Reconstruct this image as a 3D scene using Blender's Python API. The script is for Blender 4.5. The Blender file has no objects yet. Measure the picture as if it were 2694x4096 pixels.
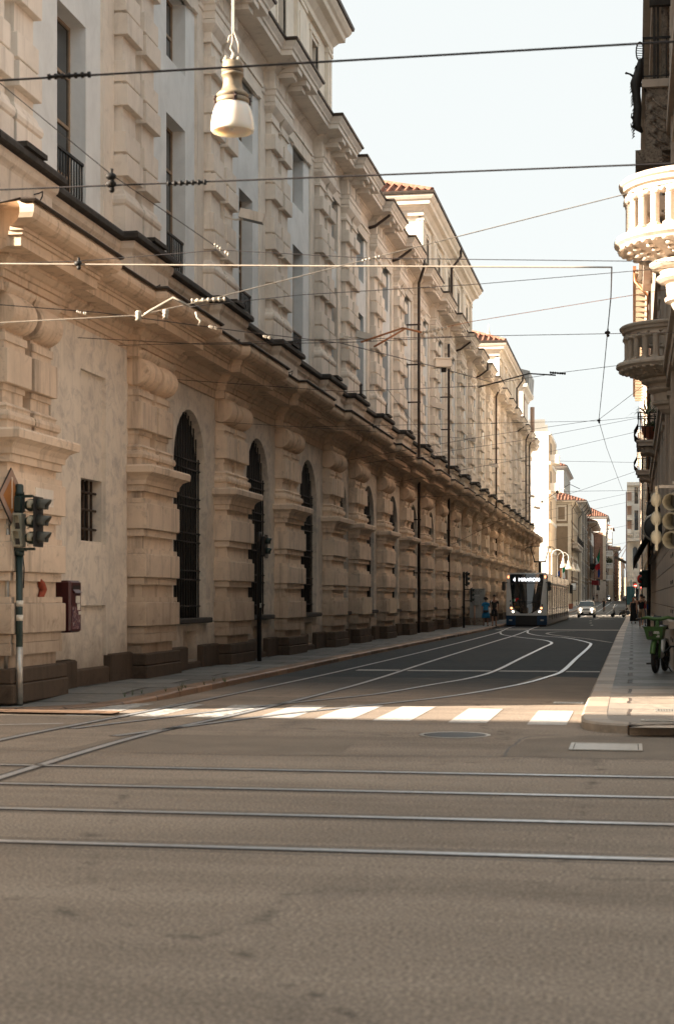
import bpy, bmesh, math, random
from mathutils import Vector, Matrix
R = math.radians
PI = math.pi
rnd = random.Random(7)
scene = bpy.context.scene
col = scene.collection

# ---------------------------------------------------------------- surveying
# photograph read as a survey: eye height, focal length (px) and street axis
F, PXC, HOR, EYE = 6511.0, 1347.0, 2393.0, 1.68
YAW = R(10.30)
SN, CS = math.sin(YAW), math.cos(YAW)

def at(px, d, py=None):
    """world point at distance d along the view axis, seen at photo column px (and row py)"""
    r = (px - PXC) / F * d
    x, y = r * CS - d * SN, d * CS + r * SN
    if py is None:
        return x, y
    return x, y, EYE + (HOR - py) / F * d

_GP = [(-400, 0), (135, 0), (170, -.28), (220, -.15), (310, .8), (350, .95), (2000, 1.0)]
def gz(y):
    for (a, za), (b, zb) in zip(_GP, _GP[1:]):
        if y <= b:
            t = (y - a) / (b - a)
            if b > 300 or a < 100: s = t
            else: s = t * t * (3 - 2 * t)
            return za + (zb - za) * s
    return _GP[-1][1]

# ---------------------------------------------------------------- objects
def tag(o, label=None, cat=None, group=None, kind=None):
    if label: o['label'] = label
    if cat: o['category'] = cat
    if group: o['group'] = group
    if kind: o['kind'] = kind
    return o

def empty(name, loc=(0, 0, 0), rz=0, label=None, cat=None, group=None, s=1):
    o = bpy.data.objects.new(name, None)
    col.objects.link(o)
    o.location = loc
    o.rotation_euler = (0, 0, rz)
    o.scale = (s, s, s)
    o.empty_display_size = .2
    tag(o, label, cat, group)
    return o

def dup(o, parent=None, loc=None):
    c = o.copy()
    col.objects.link(c)
    if parent is not None: c.parent = parent
    if loc is not None: c.location = loc
    for ch in list(o.children):
        dup(ch, c)
    return c

class MB:
    """collects boxes, prisms, sweeps, tubes and lathes; builds ONE mesh object"""
    def __init__(s):
        s.v, s.f, s.mi, s.sm = [], [], [], []
        s.m = 0
    def add(s, vs, fs, smooth=False):
        n = len(s.v)
        s.v.extend([tuple(p) for p in vs])
        for q in fs:
            s.f.append([n + i for i in q]); s.mi.append(s.m); s.sm.append(smooth)
        return s
    def box(s, x0, x1, y0, y1, z0, z1):
        if x0 > x1: x0, x1 = x1, x0
        if y0 > y1: y0, y1 = y1, y0
        if z0 > z1: z0, z1 = z1, z0
        vs = [(x, y, z) for z in (z0, z1) for y in (y0, y1) for x in (x0, x1)]
        return s.add(vs, [(0, 2, 3, 1), (4, 5, 7, 6), (0, 1, 5, 4), (2, 6, 7, 3), (0, 4, 6, 2), (1, 3, 7, 5)])
    def obox(s, c, half, M=None):
        vs = [(x * half[0], y * half[1], z * half[2]) for z in (-1, 1) for y in (-1, 1) for x in (-1, 1)]
        vs = [Vector(p) for p in vs]
        if M is not None: vs = [M @ p for p in vs]
        vs = [p + Vector(c) for p in vs]
        return s.add(vs, [(0, 2, 3, 1), (4, 5, 7, 6), (0, 1, 5, 4), (2, 6, 7, 3), (0, 4, 6, 2), (1, 3, 7, 5)])
    def rbox(s, x0, x1, y0, y1, z0, z1, r=.02):
        """box with chamfered vertical and top edges"""
        def ring(i, z):
            return [(x0 + i + r, y0 + i, z), (x1 - i - r, y0 + i, z), (x1 - i, y0 + i + r, z), (x1 - i, y1 - i - r, z),
                    (x1 - i - r, y1 - i, z), (x0 + i + r, y1 - i, z), (x0 + i, y1 - i - r, z), (x0 + i, y0 + i + r, z)]
        rs = [ring(r, z0), ring(0, z0 + r), ring(0, z1 - r), ring(r, z1)]
        return s.rings(rs)
    def rings(s, rs, caps=True, smooth=False, closed=False):
        n = len(rs[0]); vs = [p for r in rs for p in r]; fs = []
        m = len(rs)
        for i in range(m if closed else m - 1):
            a, b = i * n, ((i + 1) % m) * n
            for j in range(n):
                k = (j + 1) % n
                fs.append((a + j, a + k, b + k, b + j))
        if caps and not closed:
            fs.append(tuple(reversed(range(n))))
            fs.append(tuple((m - 1) * n + j for j in range(n)))
        return s.add(vs, fs, smooth)
    def prism(s, poly, a, b, axis='z', smooth=False):
        """polygon in the two other axes (x,y / x,z / y,z), extruded from a to b"""
        def P(u, w, t):
            return (u, w, t) if axis == 'z' else ((u, t, w) if axis == 'y' else (t, u, w))
        n = len(poly)
        vs = [P(u, w, a) for u, w in poly] + [P(u, w, b) for u, w in poly]
        fs = [tuple(range(n))[::-1], tuple(range(n, 2 * n))]
        s.add(vs, fs)
        k = len(s.v) - 2 * n
        for j in range(n):
            q = (j + 1) % n
            s.f.append([k + j, k + q, k + n + q, k + n + j]); s.mi.append(s.m); s.sm.append(smooth)
        return s
    def sweep(s, path, prof, close=True, caps=True):
        """profile of (outward, z) along a plan path of axis-aligned or oblique runs; outward is right of travel"""
        P = [Vector(p) for p in path]
        nrm = []
        for a, b in zip(P, P[1:]):
            d = (b - a).normalized(); nrm.append(Vector((d.y, -d.x)))
        rs = []
        for i, p in enumerate(P):
            if i == 0: m = nrm[0]
            elif i == len(P) - 1: m = nrm[-1]
            else:
                m = nrm[i - 1] + nrm[i]
                m = m / max(.2, (m.dot(nrm[i])))
            rs.append([(p.x + m.x * o, p.y + m.y * o, z) for o, z in prof])
        if close:
            return s.rings(rs, caps)
        n = len(prof); vs = [p for r in rs for p in r]; fs = []
        for i in range(len(rs) - 1):
            for j in range(n - 1):
                fs.append((i * n + j, i * n + j + 1, (i + 1) * n + j + 1, (i + 1) * n + j))
        return s.add(vs, fs)
    def tube(s, pts, r, n=8, caps=True, smooth=True):
        P = [Vector(p) for p in pts]
        rr = r if isinstance(r, (list, tuple)) else [r] * len(P)
        rs = []
        up = None
        for i, p in enumerate(P):
            if i == 0: d = P[1] - P[0]
            elif i == len(P) - 1: d = P[-1] - P[-2]
            else: d = (P[i + 1] - p).normalized() + (p - P[i - 1]).normalized()
            d.normalize()
            if up is None:
                up = Vector((0, 0, 1)) if abs(d.z) < .9 else Vector((1, 0, 0))
            u = d.cross(up)
            if u.length < 1e-5: u = d.cross(Vector((0, 1, 0)))
            u.normalize(); w = u.cross(d); up = w
            rs.append([tuple(p + (u * math.cos(2 * PI * k / n) + w * math.sin(2 * PI * k / n)) * rr[i]) for k in range(n)])
        return s.rings(rs, caps, smooth)
    def lathe(s, prof, n=20, c=(0, 0, 0), M=None, smooth=True, caps=True, a0=0, a1=2 * PI):
        full = abs(a1 - a0 - 2 * PI) < 1e-6
        rs = []
        m = n if full else n + 1
        for r, z in prof:
            ring = []
            for k in range(m):
                a = a0 + (a1 - a0) * k / n
                p = Vector((r * math.cos(a), r * math.sin(a), z))
                if M is not None: p = M @ p
                ring.append(tuple(p + Vector(c)))
            rs.append(ring)
        if full: return s.rings(rs, caps, smooth)
        vs = [p for r in rs for p in r]; fs = []
        for i in range(len(rs) - 1):
            for j in range(m - 1):
                fs.append((i * m + j, i * m + j + 1, (i + 1) * m + j + 1, (i + 1) * m + j))
        return s.add(vs, fs, smooth)
    def ball(s, c, r, n=12, sc=(1, 1, 1)):
        h = n // 2
        pr = [(max(1e-3, math.sin(PI * i / h)), -math.cos(PI * i / h)) for i in range(h + 1)]
        rs = [[(c[0] + r * sc[0] * q * math.cos(2 * PI * k / n), c[1] + r * sc[1] * q * math.sin(2 * PI * k / n), c[2] + r * sc[2] * z) for k in range(n)] for q, z in pr]
        return s.rings(rs, True, True)
    def build(s, name, mats, parent=None, loc=None, rz=None):
        me = bpy.data.meshes.new(name)
        me.from_pydata(s.v, [], s.f)
        if not isinstance(mats, (list, tuple)): mats = [mats]
        for m in mats: me.materials.append(m)
        me.polygons.foreach_set('material_index', s.mi)
        me.polygons.foreach_set('use_smooth', s.sm)
        me.update()
        bm = bmesh.new(); bm.from_mesh(me)
        bmesh.ops.recalc_face_normals(bm, faces=bm.faces)
        bm.to_mesh(me); bm.free()
        o = bpy.data.objects.new(name, me)
        col.objects.link(o)
        if parent is not None: o.parent = parent
        if loc is not None: o.location = loc
        if rz is not None: o.rotation_euler = (0, 0, rz)
        return o

def rotM(axis, a): return Matrix.Rotation(a, 3, axis)

def text_mb(txt, size, M, depth=.004, align='CENTER'):
    """lettering as a mesh builder, laid with matrix M (4x4): x = reading direction, y = up"""
    cu = bpy.data.curves.new('lettering', 'FONT')
    cu.body = txt; cu.size = size; cu.align_x = align; cu.extrude = depth
    o = bpy.data.objects.new('lettering', cu)
    col.objects.link(o)
    dg = bpy.context.evaluated_depsgraph_get()
    me = bpy.data.meshes.new_from_object(o.evaluated_get(dg))
    mb = MB()
    mb.add([M @ v.co for v in me.vertices], [tuple(p.vertices) for p in me.polygons])
    bpy.data.objects.remove(o); bpy.data.curves.remove(cu); bpy.data.meshes.remove(me)
    return mb

# ---------------------------------------------------------------- materials
class NT:
    def __init__(s, name, rough=.8, metal=0., spec=.5):
        s.mat = bpy.data.materials.new(name); s.mat.use_nodes = True
        s.t = s.mat.node_tree; s.n = s.t.nodes; s.l = s.t.links
        s.b = s.n['Principled BSDF']
        s.b.inputs['Roughness'].default_value = rough
        s.b.inputs['Metallic'].default_value = metal
        s.b.inputs['Specular IOR Level'].default_value = spec
    def pos(s, scale=(1, 1, 1), obj=False):
        if obj:
            g = s.n.new('ShaderNodeTexCoord').outputs['Object']
        else:
            g = s.n.new('ShaderNodeNewGeometry').outputs['Position']
        m = s.n.new('ShaderNodeMapping'); m.inputs['Scale'].default_value = scale
        s.l.new(g, m.inputs['Vector'])
        return m.outputs['Vector']
    def noise(s, vec, scale=1., detail=6., rough=.6, dist=0.):
        n = s.n.new('ShaderNodeTexNoise')
        n.inputs['Scale'].default_value = scale; n.inputs['Detail'].default_value = detail
        n.inputs['Roughness'].default_value = rough; n.inputs['Distortion'].default_value = dist
        s.l.new(vec, n.inputs['Vector'])
        return n.outputs['Fac']
    def ramp(s, fac, *stops):
        r = s.n.new('ShaderNodeValToRGB')
        e = r.color_ramp.elements
        while len(e) < len(stops): e.new(.5)
        for el, (p, c) in zip(e, stops):
            el.position = p
            el.color = (*c, 1) if isinstance(c, tuple) else (c, c, c, 1)
        s.l.new(fac, r.inputs['Fac'])
        return r.outputs['Color']
    def mix(s, fac, a, b, mode='MIX'):
        m = s.n.new('ShaderNodeMix'); m.data_type = 'RGBA'; m.blend_type = mode
        for sock, v in ((m.inputs['Factor'], fac), (m.inputs['A'], a), (m.inputs['B'], b)):
            if isinstance(v, (int, float)): sock.default_value = v
            elif isinstance(v, tuple): sock.default_value = (*v, 1)
            else: s.l.new(v, sock)
        return m.outputs['Result']
    def math(s, op, a, b=0., clamp=False):
        m = s.n.new('ShaderNodeMath'); m.operation = op; m.use_clamp = clamp
        for i, v in enumerate((a, b)):
            if isinstance(v, (int, float)): m.inputs[i].default_value = v
            else: s.l.new(v, m.inputs[i])
        return m.outputs[0]
    def sep(s, vec):
        m = s.n.new('ShaderNodeSeparateXYZ'); s.l.new(vec, m.inputs[0]); return m.outputs
    def color(s, c):
        if isinstance(c, tuple): s.b.inputs['Base Color'].default_value = (*c, 1)
        else: s.l.new(c, s.b.inputs['Base Color'])
        return s
    def rough(s, c): s.l.new(c, s.b.inputs['Roughness']); return s
    def bump(s, h, strength=.3, dist=.02):
        m = s.n.new('ShaderNodeBump'); m.inputs['Strength'].default_value = strength; m.inputs['Distance'].default_value = dist
        s.l.new(h, m.inputs['Height']); s.l.new(m.outputs['Normal'], s.b.inputs['Normal'])
        return s

def sc(c, k): return tuple(min(1, x * k) for x in c)

def m_plain(name, c, rough=.6, metal=0., var=.12, scale=6., spec=.5):
    k = NT(name, rough, metal, spec)
    f = k.noise(k.pos(), scale, 5)
    k.color(k.ramp(f, (.3, sc(c, 1 - var)), (.7, sc(c, 1 + var))))
    return k.mat

def m_plaster(name, c, stain=(.10, .08, .06), amt=.35, streak=.5, bump=.25, soot=None, thr=.54):
    """rendered wall: blotches, rain streaks, grain"""
    k = NT(name, .9, spec=.2)
    p = k.pos()
    f1 = k.noise(p, .9, 8, .65, .4)
    base = k.ramp(f1, (.3, sc(c, .86)), (.5, c), (.72, sc(c, 1.1)))
    f2 = k.noise(k.pos((3.2, 3.2, .28)), 1., 7, .7, .3)
    st = k.ramp(f2, (.52, 0.), (.74, 1.))
    f3 = k.noise(p, 2.7, 9, .75, .8)
    bl = k.ramp(f3, (thr, 0.), (thr + .17, 1.))
    oi = k.n.new('ShaderNodeObjectInfo')
    base = k.mix(1., base, k.ramp(oi.outputs['Random'], (0., .90), (.5, 1.0), (1., 1.07)), 'MULTIPLY')
    fac = k.math('MAXIMUM', k.math('MULTIPLY', st, streak), k.math('MULTIPLY', bl, amt))
    cl = k.mix(fac, base, stain)
    if soot:
        z = k.sep(p)[2]
        zz = k.math('ADD', z, k.math('MULTIPLY', k.noise(p, 1.6, 7, .7), 1.6))
        mr = k.n.new('ShaderNodeMapRange')
        mr.inputs['From Min'].default_value = soot[0]; mr.inputs['From Max'].default_value = soot[1]
        mr.inputs['To Min'].default_value = 1; mr.inputs['To Max'].default_value = 0
        k.l.new(zz, mr.inputs['Value'])
        cl = k.mix(k.math('MULTIPLY', mr.outputs[0], soot[2], True), cl, soot[3])
    k.color(cl)
    g = k.math('ADD', k.noise(p, 38, 5, .7), k.math('MULTIPLY', f3, 1.2))
    k.bump(g, bump, .012)
    return k.mat

WARM = (.50, .375, .255)
M = {}
M['pier'] = m_plaster('pier_plaster', (.74, .60, .465), (.15, .11, .085), .6, .7, .35, soot=(.9, 3.4, .8, (.13, .095, .068)))
M['cornice'] = m_plaster('cornice_plaster', (.70, .545, .405), (.12, .085, .06), .6, .75, .3)
M['parapet'] = m_plaster('parapet_plaster', (.73, .635, .53), (.10, .08, .06), .4, .6, .25)
M['pilaster'] = m_plaster('pilaster_plaster', (.79, .72, .635), (.20, .155, .11), .25, .4, .2)
M['panel'] = m_plaster('panel_plaster', (.82, .85, .85), (.50, .49, .46), .12, .22, .15)
M['trim'] = m_plaster('trim_plaster', (.79, .72, .63), (.20, .155, .11), .25, .4, .2)
M['lowwall'] = m_plaster('stained_wall_plaster', (.72, .645, .545), (.36, .33, .31), .6, .5, .5, soot=(1.0, 2.2, .8, (.20, .165, .13)), thr=.47)
M['attic'] = m_plaster('attic_plaster', (.78, .71, .61), (.3, .24, .17), .18, .3, .15)
M['cream'] = m_plaster('cream_plaster', (.60, .50, .38), (.25, .2, .15), .2, .3, .15)
M['white_wall'] = m_plaster('white_plaster', (.72, .69, .63), (.4, .36, .3), .12, .25, .12)
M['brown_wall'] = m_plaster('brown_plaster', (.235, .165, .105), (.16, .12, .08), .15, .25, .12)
M['pink_wall'] = m_plaster('ochre_plaster', (.52, .36, .245), (.2, .14, .1), .25, .4, .15)
M['grey_wall'] = m_plaster('grey_stone_wall', (.50, .43, .36), (.12, .1, .08), .4, .5, .3)
M['marble'] = m_plaster('balcony_stone', (.56, .49, .41), (.20, .155, .12), .5, .65, .3)
M['redstone'] = m_plaster('reddish_stone', (.38, .26, .20), (.09, .06, .05), .3, .4, .3)
M['coping'] = m_plain('coping_dark', (.035, .03, .025), .85, 0, .5, 5)
M['gutter'] = m_plain('gutter_metal', (.055, .04, .03), .55, .3, .3, 5)
M['pipe'] = m_plain('downpipe_metal', (.045, .030, .024), .5, .3, .3, 4)
M['iron'] = m_plain('wrought_iron', (.022, .02, .018), .6, .4, .3, 9)
M['rust_iron'] = m_plain('rusty_bars', (.05, .033, .022), .75, .3, .5, 12)
M['dark'] = m_plain('dark_interior', (.02, .018, .015), .8, 0, .3, 3)
M['frame_wood'] = m_plain('window_wood', (.30, .22, .15), .6, 0, .2, 5)
M['green_metal'] = m_plain('signal_green', (.016, .034, .03), .42, .1, .25, 9)
M['pale_metal'] = m_plain('pale_signal_shell', (.42, .40, .31), .5, 0, .08, 9)
M['visor'] = m_plain('visor_grey', (.10, .10, .085), .5, 0, .2, 9)
M['steel'] = m_plain('galvanised_steel', (.42, .40, .36), .42, .75, .18, 10)
M['rail'] = m_plain('rail_steel', (.50, .52, .54), .36, .55, .25, 14)
M['groove'] = m_plain('rail_groove', (.03, .026, .023), .9, 0, .3, 9)
M['black'] = m_plain('black_paint', (.015, .015, .015), .45, 0, .2, 9)
M['rubber'] = m_plain('tyre_rubber', (.018, .018, .018), .85, 0, .2, 20)
M['skin'] = m_plain('skin', (.42, .23, .15), .55, 0, .08, 8)
M['skin_dark'] = m_plain('tanned_skin', (.26, .135, .085), .55, 0, .08, 8)
M['hair'] = m_plain('dark_hair', (.016, .011, .008), .6, 0, .3, 30)
M['cloth_black'] = m_plain('black_cloth', (.014, .013, .014), .95, 0, .3, 12)
M['cloth_blue'] = m_plain('blue_cloth', (.02, .20, .40), .9, 0, .35, 14)
M['cloth_tan'] = m_plain('tan_cloth', (.30, .205, .13), .95, 0, .2, 12)
M['cloth_white'] = m_plain('white_cloth', (.68, .68, .66), .95, 0, .1, 12)
M['cloth_red'] = m_plain('red_cloth', (.27, .025, .03), .95, 0, .15, 12)
M['cloth_grey'] = m_plain('grey_cloth', (.13, .13, .135), .95, 0, .2, 12)
M['cloth_cream'] = m_plain('cream_cloth', (.5, .44, .33), .95, 0, .1, 12)
M['flag_green'] = m_plain('flag_green', (.0, .16, .065), .9, 0, .1, 6)
M['flag_white'] = m_plain('flag_white', (.72, .72, .70), .9, 0, .05, 6)
M['flag_red'] = m_plain('flag_red', (.48, .015, .02), .9, 0, .1, 6)
M['flag_blue'] = m_plain('flag_blue', (.01, .05, .22), .9, 0, .1, 6)
M['sign_red'] = m_plain('sign_red', (.55, .02, .015), .45, 0, .05, 6)
M['sign_white'] = m_plain('sign_white', (.74, .74, .72), .45, 0, .05, 6)
M['sign_grey'] = m_plain('sign_back_grey', (.26, .26, .25), .5, .4, .1, 6)
M['sign_dark'] = m_plain('sign_back_dark', (.03, .035, .036), .5, .2, .2, 6)
M['sign_yellow'] = m_plain('sign_amber', (.34, .13, .03), .5, 0, .12, 4)
M['red_paint'] = m_plain('dark_red_paint', (.055, .010, .010), .38, 0, .25, 10)
M['sticker'] = m_plain('paper_sticker', (.6, .57, .5), .8, 0, .2, 30)
M['cabinet'] = m_plain('cabinet_grey', (.25, .26, .25), .6, 0, .12, 5)
M['teal_awning'] = m_plain('teal_awning', (.018, .07, .08), .8, 0, .2, 5)
M['tram_blue'] = m_plain('tram_blue', (.006, .035, .085), .35, 0, .12, 4)
M['tram_silver'] = m_plain('tram_silver', (.56, .57, .555), .35, .15, .06, 4)
M['tram_black'] = m_plain('tram_black', (.012, .012, .012), .5, 0, .2, 6)
M['car_white'] = m_plain('car_white', (.80, .80, .77), .28, 0, .03, 3)
M['car_grey'] = m_plain('car_silver', (.45, .47, .48), .3, .3, .04, 3)
M['car_blue'] = m_plain('car_blue', (.03, .10, .19), .3, .1, .1, 3)
M['plastic_black'] = m_plain('black_plastic', (.02, .02, .02), .6, 0, .2, 12)
M['seat'] = m_plain('brown_seat', (.05, .025, .018), .55, 0, .2, 9)
M['bike_green'] = m_plain('bike_green', (.07, .155, .045), .4, 0, .08, 6)
M['bike_white'] = m_plain('bike_white', (.62, .62, .6), .4, 0, .08, 6)
M['lamp_metal'] = m_plain('lamp_brass', (.27, .21, .14), .5, .3, .22, 9)
M['lamp_white'] = m_plain('white_lamp_post', (.62, .60, .55), .5, 0, .1, 5)
M['porcelain'] = m_plain('porcelain_insulator', (.40, .35, .28), .35, 0, .12, 9)
M['wire'] = m_plain('dark_wire', (.035, .03, .03), .6, .3, .2, 3)
M['cable'] = m_plain('pale_cable', (.36, .31, .25), .6, 0, .15, 8)
M['copper'] = m_plain('copper_bracket', (.33, .15, .07), .5, .6, .25, 8)
M['pot'] = m_plain('terracotta_pot', (.25, .09, .05), .85, 0, .2, 8)

def m_glass(name, c=(.02, .024, .026), rough=.04, spec=.8):
    k = NT(name, rough, 0, spec)
    f = k.noise(k.pos(), .7, 3)
    k.color(k.ramp(f, (.35, sc(c, .6)), (.7, sc(c, 1.5))))
    k.bump(k.noise(k.pos(), .55, 2), .05, .05)
    return k.mat
M['glass'] = m_glass('window_glass')
M['tram_glass'] = m_glass('tram_glass', (.012, .016, .018), .03, 1.)
M['car_glass'] = m_glass('car_glass', (.02, .04, .045), .04, .9)
k = NT('tram_side_sheen', .16, .85); k.color((.42, .36, .28)); k.bump(k.noise(k.pos((.4, .4, 2.)), 1.3, 4), .22, .05); M['tram_side'] = k.mat

def m_emit(name, c, s):
    k = NT(name, .5); k.color(c)
    k.b.inputs['Emission Color'].default_value = (*c, 1); k.b.inputs['Emission Strength'].default_value = s
    return k.mat
M['led'] = m_emit('display_led', (.95, .97, 1.), 1.1)
M['lit'] = m_emit('lit_headlamp', (1., .85, .68), 2.5)
M['lit_red'] = m_emit('lit_amber', (1., .25, .08), 1.6)
M['cross_green'] = m_emit('pharmacy_green', (.25, 1., .55), 1.8)

# opal glass of the street lamps
k = NT('opal_glass', .25, 0, .5); k.color((.80, .755, .68)); k.b.inputs['Subsurface Weight'].default_value = 1.; k.b.inputs['Subsurface Scale'].default_value = .6
k.b.inputs['Subsurface Radius'].default_value = (.2, .17, .13); M['opal'] = k.mat

# asphalt: pale worn junction, darker newer surface up the street
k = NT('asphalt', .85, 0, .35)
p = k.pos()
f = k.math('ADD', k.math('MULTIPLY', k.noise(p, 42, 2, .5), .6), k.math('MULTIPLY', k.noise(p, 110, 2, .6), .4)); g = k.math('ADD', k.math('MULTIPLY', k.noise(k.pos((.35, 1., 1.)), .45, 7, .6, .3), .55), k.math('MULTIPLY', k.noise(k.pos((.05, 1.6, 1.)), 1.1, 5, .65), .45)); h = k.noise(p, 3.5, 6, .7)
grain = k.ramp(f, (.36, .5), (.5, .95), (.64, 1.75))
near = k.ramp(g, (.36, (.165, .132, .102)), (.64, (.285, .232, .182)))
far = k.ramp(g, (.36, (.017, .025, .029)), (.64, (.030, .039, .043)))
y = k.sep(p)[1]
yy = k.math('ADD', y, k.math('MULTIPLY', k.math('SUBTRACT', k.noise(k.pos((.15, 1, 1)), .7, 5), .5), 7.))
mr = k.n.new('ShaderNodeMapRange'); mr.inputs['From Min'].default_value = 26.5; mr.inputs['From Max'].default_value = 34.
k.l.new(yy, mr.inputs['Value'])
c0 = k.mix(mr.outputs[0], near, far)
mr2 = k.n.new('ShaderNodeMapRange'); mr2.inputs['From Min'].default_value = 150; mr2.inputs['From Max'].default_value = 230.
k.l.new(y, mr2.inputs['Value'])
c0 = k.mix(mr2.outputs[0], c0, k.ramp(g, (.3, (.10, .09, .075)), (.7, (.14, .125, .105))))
c1 = k.mix(1., c0, grain, 'MULTIPLY')
vo = k.n.new('ShaderNodeTexVoronoi'); vo.feature = 'DISTANCE_TO_EDGE'; vo.inputs['Scale'].default_value = .23
wv = k.n.new('ShaderNodeMixRGB'); 
k.l.new(p, wv.inputs[1]); 
nz = k.n.new('ShaderNodeTexNoise'); nz.inputs['Scale'].default_value = 1.1; k.l.new(p, nz.inputs['Vector']); k.l.new(nz.outputs['Color'], wv.inputs[2]); wv.inputs[0].default_value = .25
k.l.new(wv.outputs[0], vo.inputs['Vector'])
crack = k.math('MULTIPLY', k.ramp(vo.outputs['Distance'], (.0, 1.), (.012, 0.)), k.ramp(h, (.5, 0.), (.6, .6)))
c2 = k.mix(crack, c1, (.03, .027, .023))
stain = k.ramp(k.noise(k.pos((1.2, .5, 1)), .8, 6, .65), (.56, 0.), (.72, .35))
k.color(k.mix(stain, c2, (.06, .05, .043)))
k.rough(k.ramp(h, (.3, .72), (.7, .92)))
k.bump(f, .5, .01)
M['asphalt'] = k.mat

def m_paving(name, c, bw, bh, mortar=(.02, .018, .015), rot=0., msize=.012):
    k = NT(name, .75, 0, .4)
    g = k.n.new('ShaderNodeNewGeometry').outputs['Position']
    mp = k.n.new('ShaderNodeMapping'); mp.inputs['Rotation'].default_value = (0, 0, rot)
    k.l.new(g, mp.inputs['Vector'])
    br = k.n.new('ShaderNodeTexBrick')
    br.inputs['Scale'].default_value = 1.; br.inputs['Brick Width'].default_value = bw; br.inputs['Row Height'].default_value = bh
    br.inputs['Mortar Size'].default_value = msize; br.inputs['Mortar Smooth'].default_value = .3; br.inputs['Bias'].default_value = -.2
    br.offset = .37
    br.inputs['Color1'].default_value = (*sc(c, .6), 1); br.inputs['Color2'].default_value = (*sc(c, 1.35), 1)
    br.inputs['Mortar'].default_value = (*mortar, 1)
    wob = k.n.new('ShaderNodeTexNoise'); wob.inputs['Scale'].default_value = 1.7
    k.l.new(g, wob.inputs['Vector'])
    vm = k.n.new('ShaderNodeVectorMath'); vm.operation = 'MULTIPLY_ADD'
    k.l.new(wob.outputs['Color'], vm.inputs[0]); vm.inputs[1].default_value = (.10, .10, 0); k.l.new(mp.outputs['Vector'], vm.inputs[2])
    k.l.new(vm.outputs[0], br.inputs['Vector'])
    n = k.noise(k.pos(), 5, 8, .7)
    cc = k.mix(.7, br.outputs['Color'], k.ramp(n, (.3, .55), (.7, 1.4)), 'MULTIPLY')
    k.color(cc)
    hh = k.math('SUBTRACT', k.math('MULTIPLY', n, .6), br.outputs['Fac'])
    k.bump(hh, .6, .02)
    k.rough(k.ramp(n, (.3, .34), (.7, .72)))
    return k.mat
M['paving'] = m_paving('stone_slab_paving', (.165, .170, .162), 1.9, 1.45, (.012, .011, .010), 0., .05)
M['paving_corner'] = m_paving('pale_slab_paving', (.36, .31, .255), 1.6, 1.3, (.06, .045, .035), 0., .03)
M['kerb'] = m_paving('granite_kerb', (.38, .31, .24), 1.25, 1.5, (.1, .07, .05), PI / 2, .015)
M['kerb_red'] = m_paving('red_granite_kerb', (.27, .17, .11), 1.1, 1.5, (.05, .03, .02), PI / 2, .02)
def m_brick(name, c, mortar):
    k = NT(name, .9, 0, .2)
    g = k.pos()
    x, y, z = k.sep(g)
    cb = k.n.new('ShaderNodeCombineXYZ'); k.l.new(k.math('ADD', x, y), cb.inputs[0]); k.l.new(z, cb.inputs[1])
    br = k.n.new('ShaderNodeTexBrick'); br.inputs['Scale'].default_value = 1; br.inputs['Brick Width'].default_value = .5; br.inputs['Row Height'].default_value = .16
    br.inputs['Mortar Size'].default_value = .02
    br.inputs['Color1'].default_value = (*sc(c, .8), 1); br.inputs['Color2'].default_value = (*sc(c, 1.2), 1); br.inputs['Mortar'].default_value = (*mortar, 1)
    k.l.new(cb.outputs[0], br.inputs['Vector'])
    n = k.noise(g, 1.2, 6)
    k.color(k.mix(.6, br.outputs['Color'], k.ramp(n, (.3, .7), (.7, 1.25)), 'MULTIPLY'))
    return k.mat
M['brick'] = m_brick('red_brick', (.20, .09, .058), (.26, .19, .14))
k = NT('clay_tiles', .85, 0, .2)
f = k.noise(k.pos(), 3.2, 6, .7); f2 = k.noise(k.pos(), 11, 3)
k.color(k.mix(.5, k.ramp(f, (.3, (.11, .05, .035)), (.55, (.22, .105, .07)), (.75, (.34, .21, .145))), k.ramp(f2, (.3, .5), (.7, 1.5)), 'MULTIPLY'))
M['tile'] = k.mat
k = NT('road_paint', .75, 0, .3)
f = k.noise(k.pos(), 9, 9, .75); f2 = k.noise(k.pos(), 60, 4)
k.color(k.mix(k.ramp(f, (.50, 0.), (.66, .8)), k.ramp(f2, (.3, (.40, .385, .36)), (.7, (.53, .51, .48))), (.2, .17, .14)))
k.bump(f2, .3, .006)
M['paint'] = k.mat
k = NT('worn_paint', .8, 0, .3)
f = k.noise(k.pos(), 7, 9, .75)
k.color(k.mix(k.ramp(f, (.42, 0.), (.6, .9)), (.5, .49, .46), (.09, .085, .08)))
M['worn_paint'] = k.mat
k = NT('leaf', .6, 0, .3)
f = k.noise(k.pos(), 8, 3)
k.color(k.ramp(f, (.3, (.03, .055, .02)), (.7, (.09, .12, .045)))); M['leaf'] = k.mat
k = NT('carved_stone', .85, 0, .25)
f = k.noise(k.pos(), 9, 6, .7, 1.5)
k.color(k.ramp(f, (.35, (.07, .055, .045)), (.5, (.24, .2, .16)), (.7, (.36, .31, .25)))); k.bump(f, .8, .05)
M['carved'] = k.mat
# ================================================================ ground
M['plinth'] = m_plaster('dark_stone_plinth', (.080, .058, .042), (.022, .016, .012), .75, .6, .8)

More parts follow.
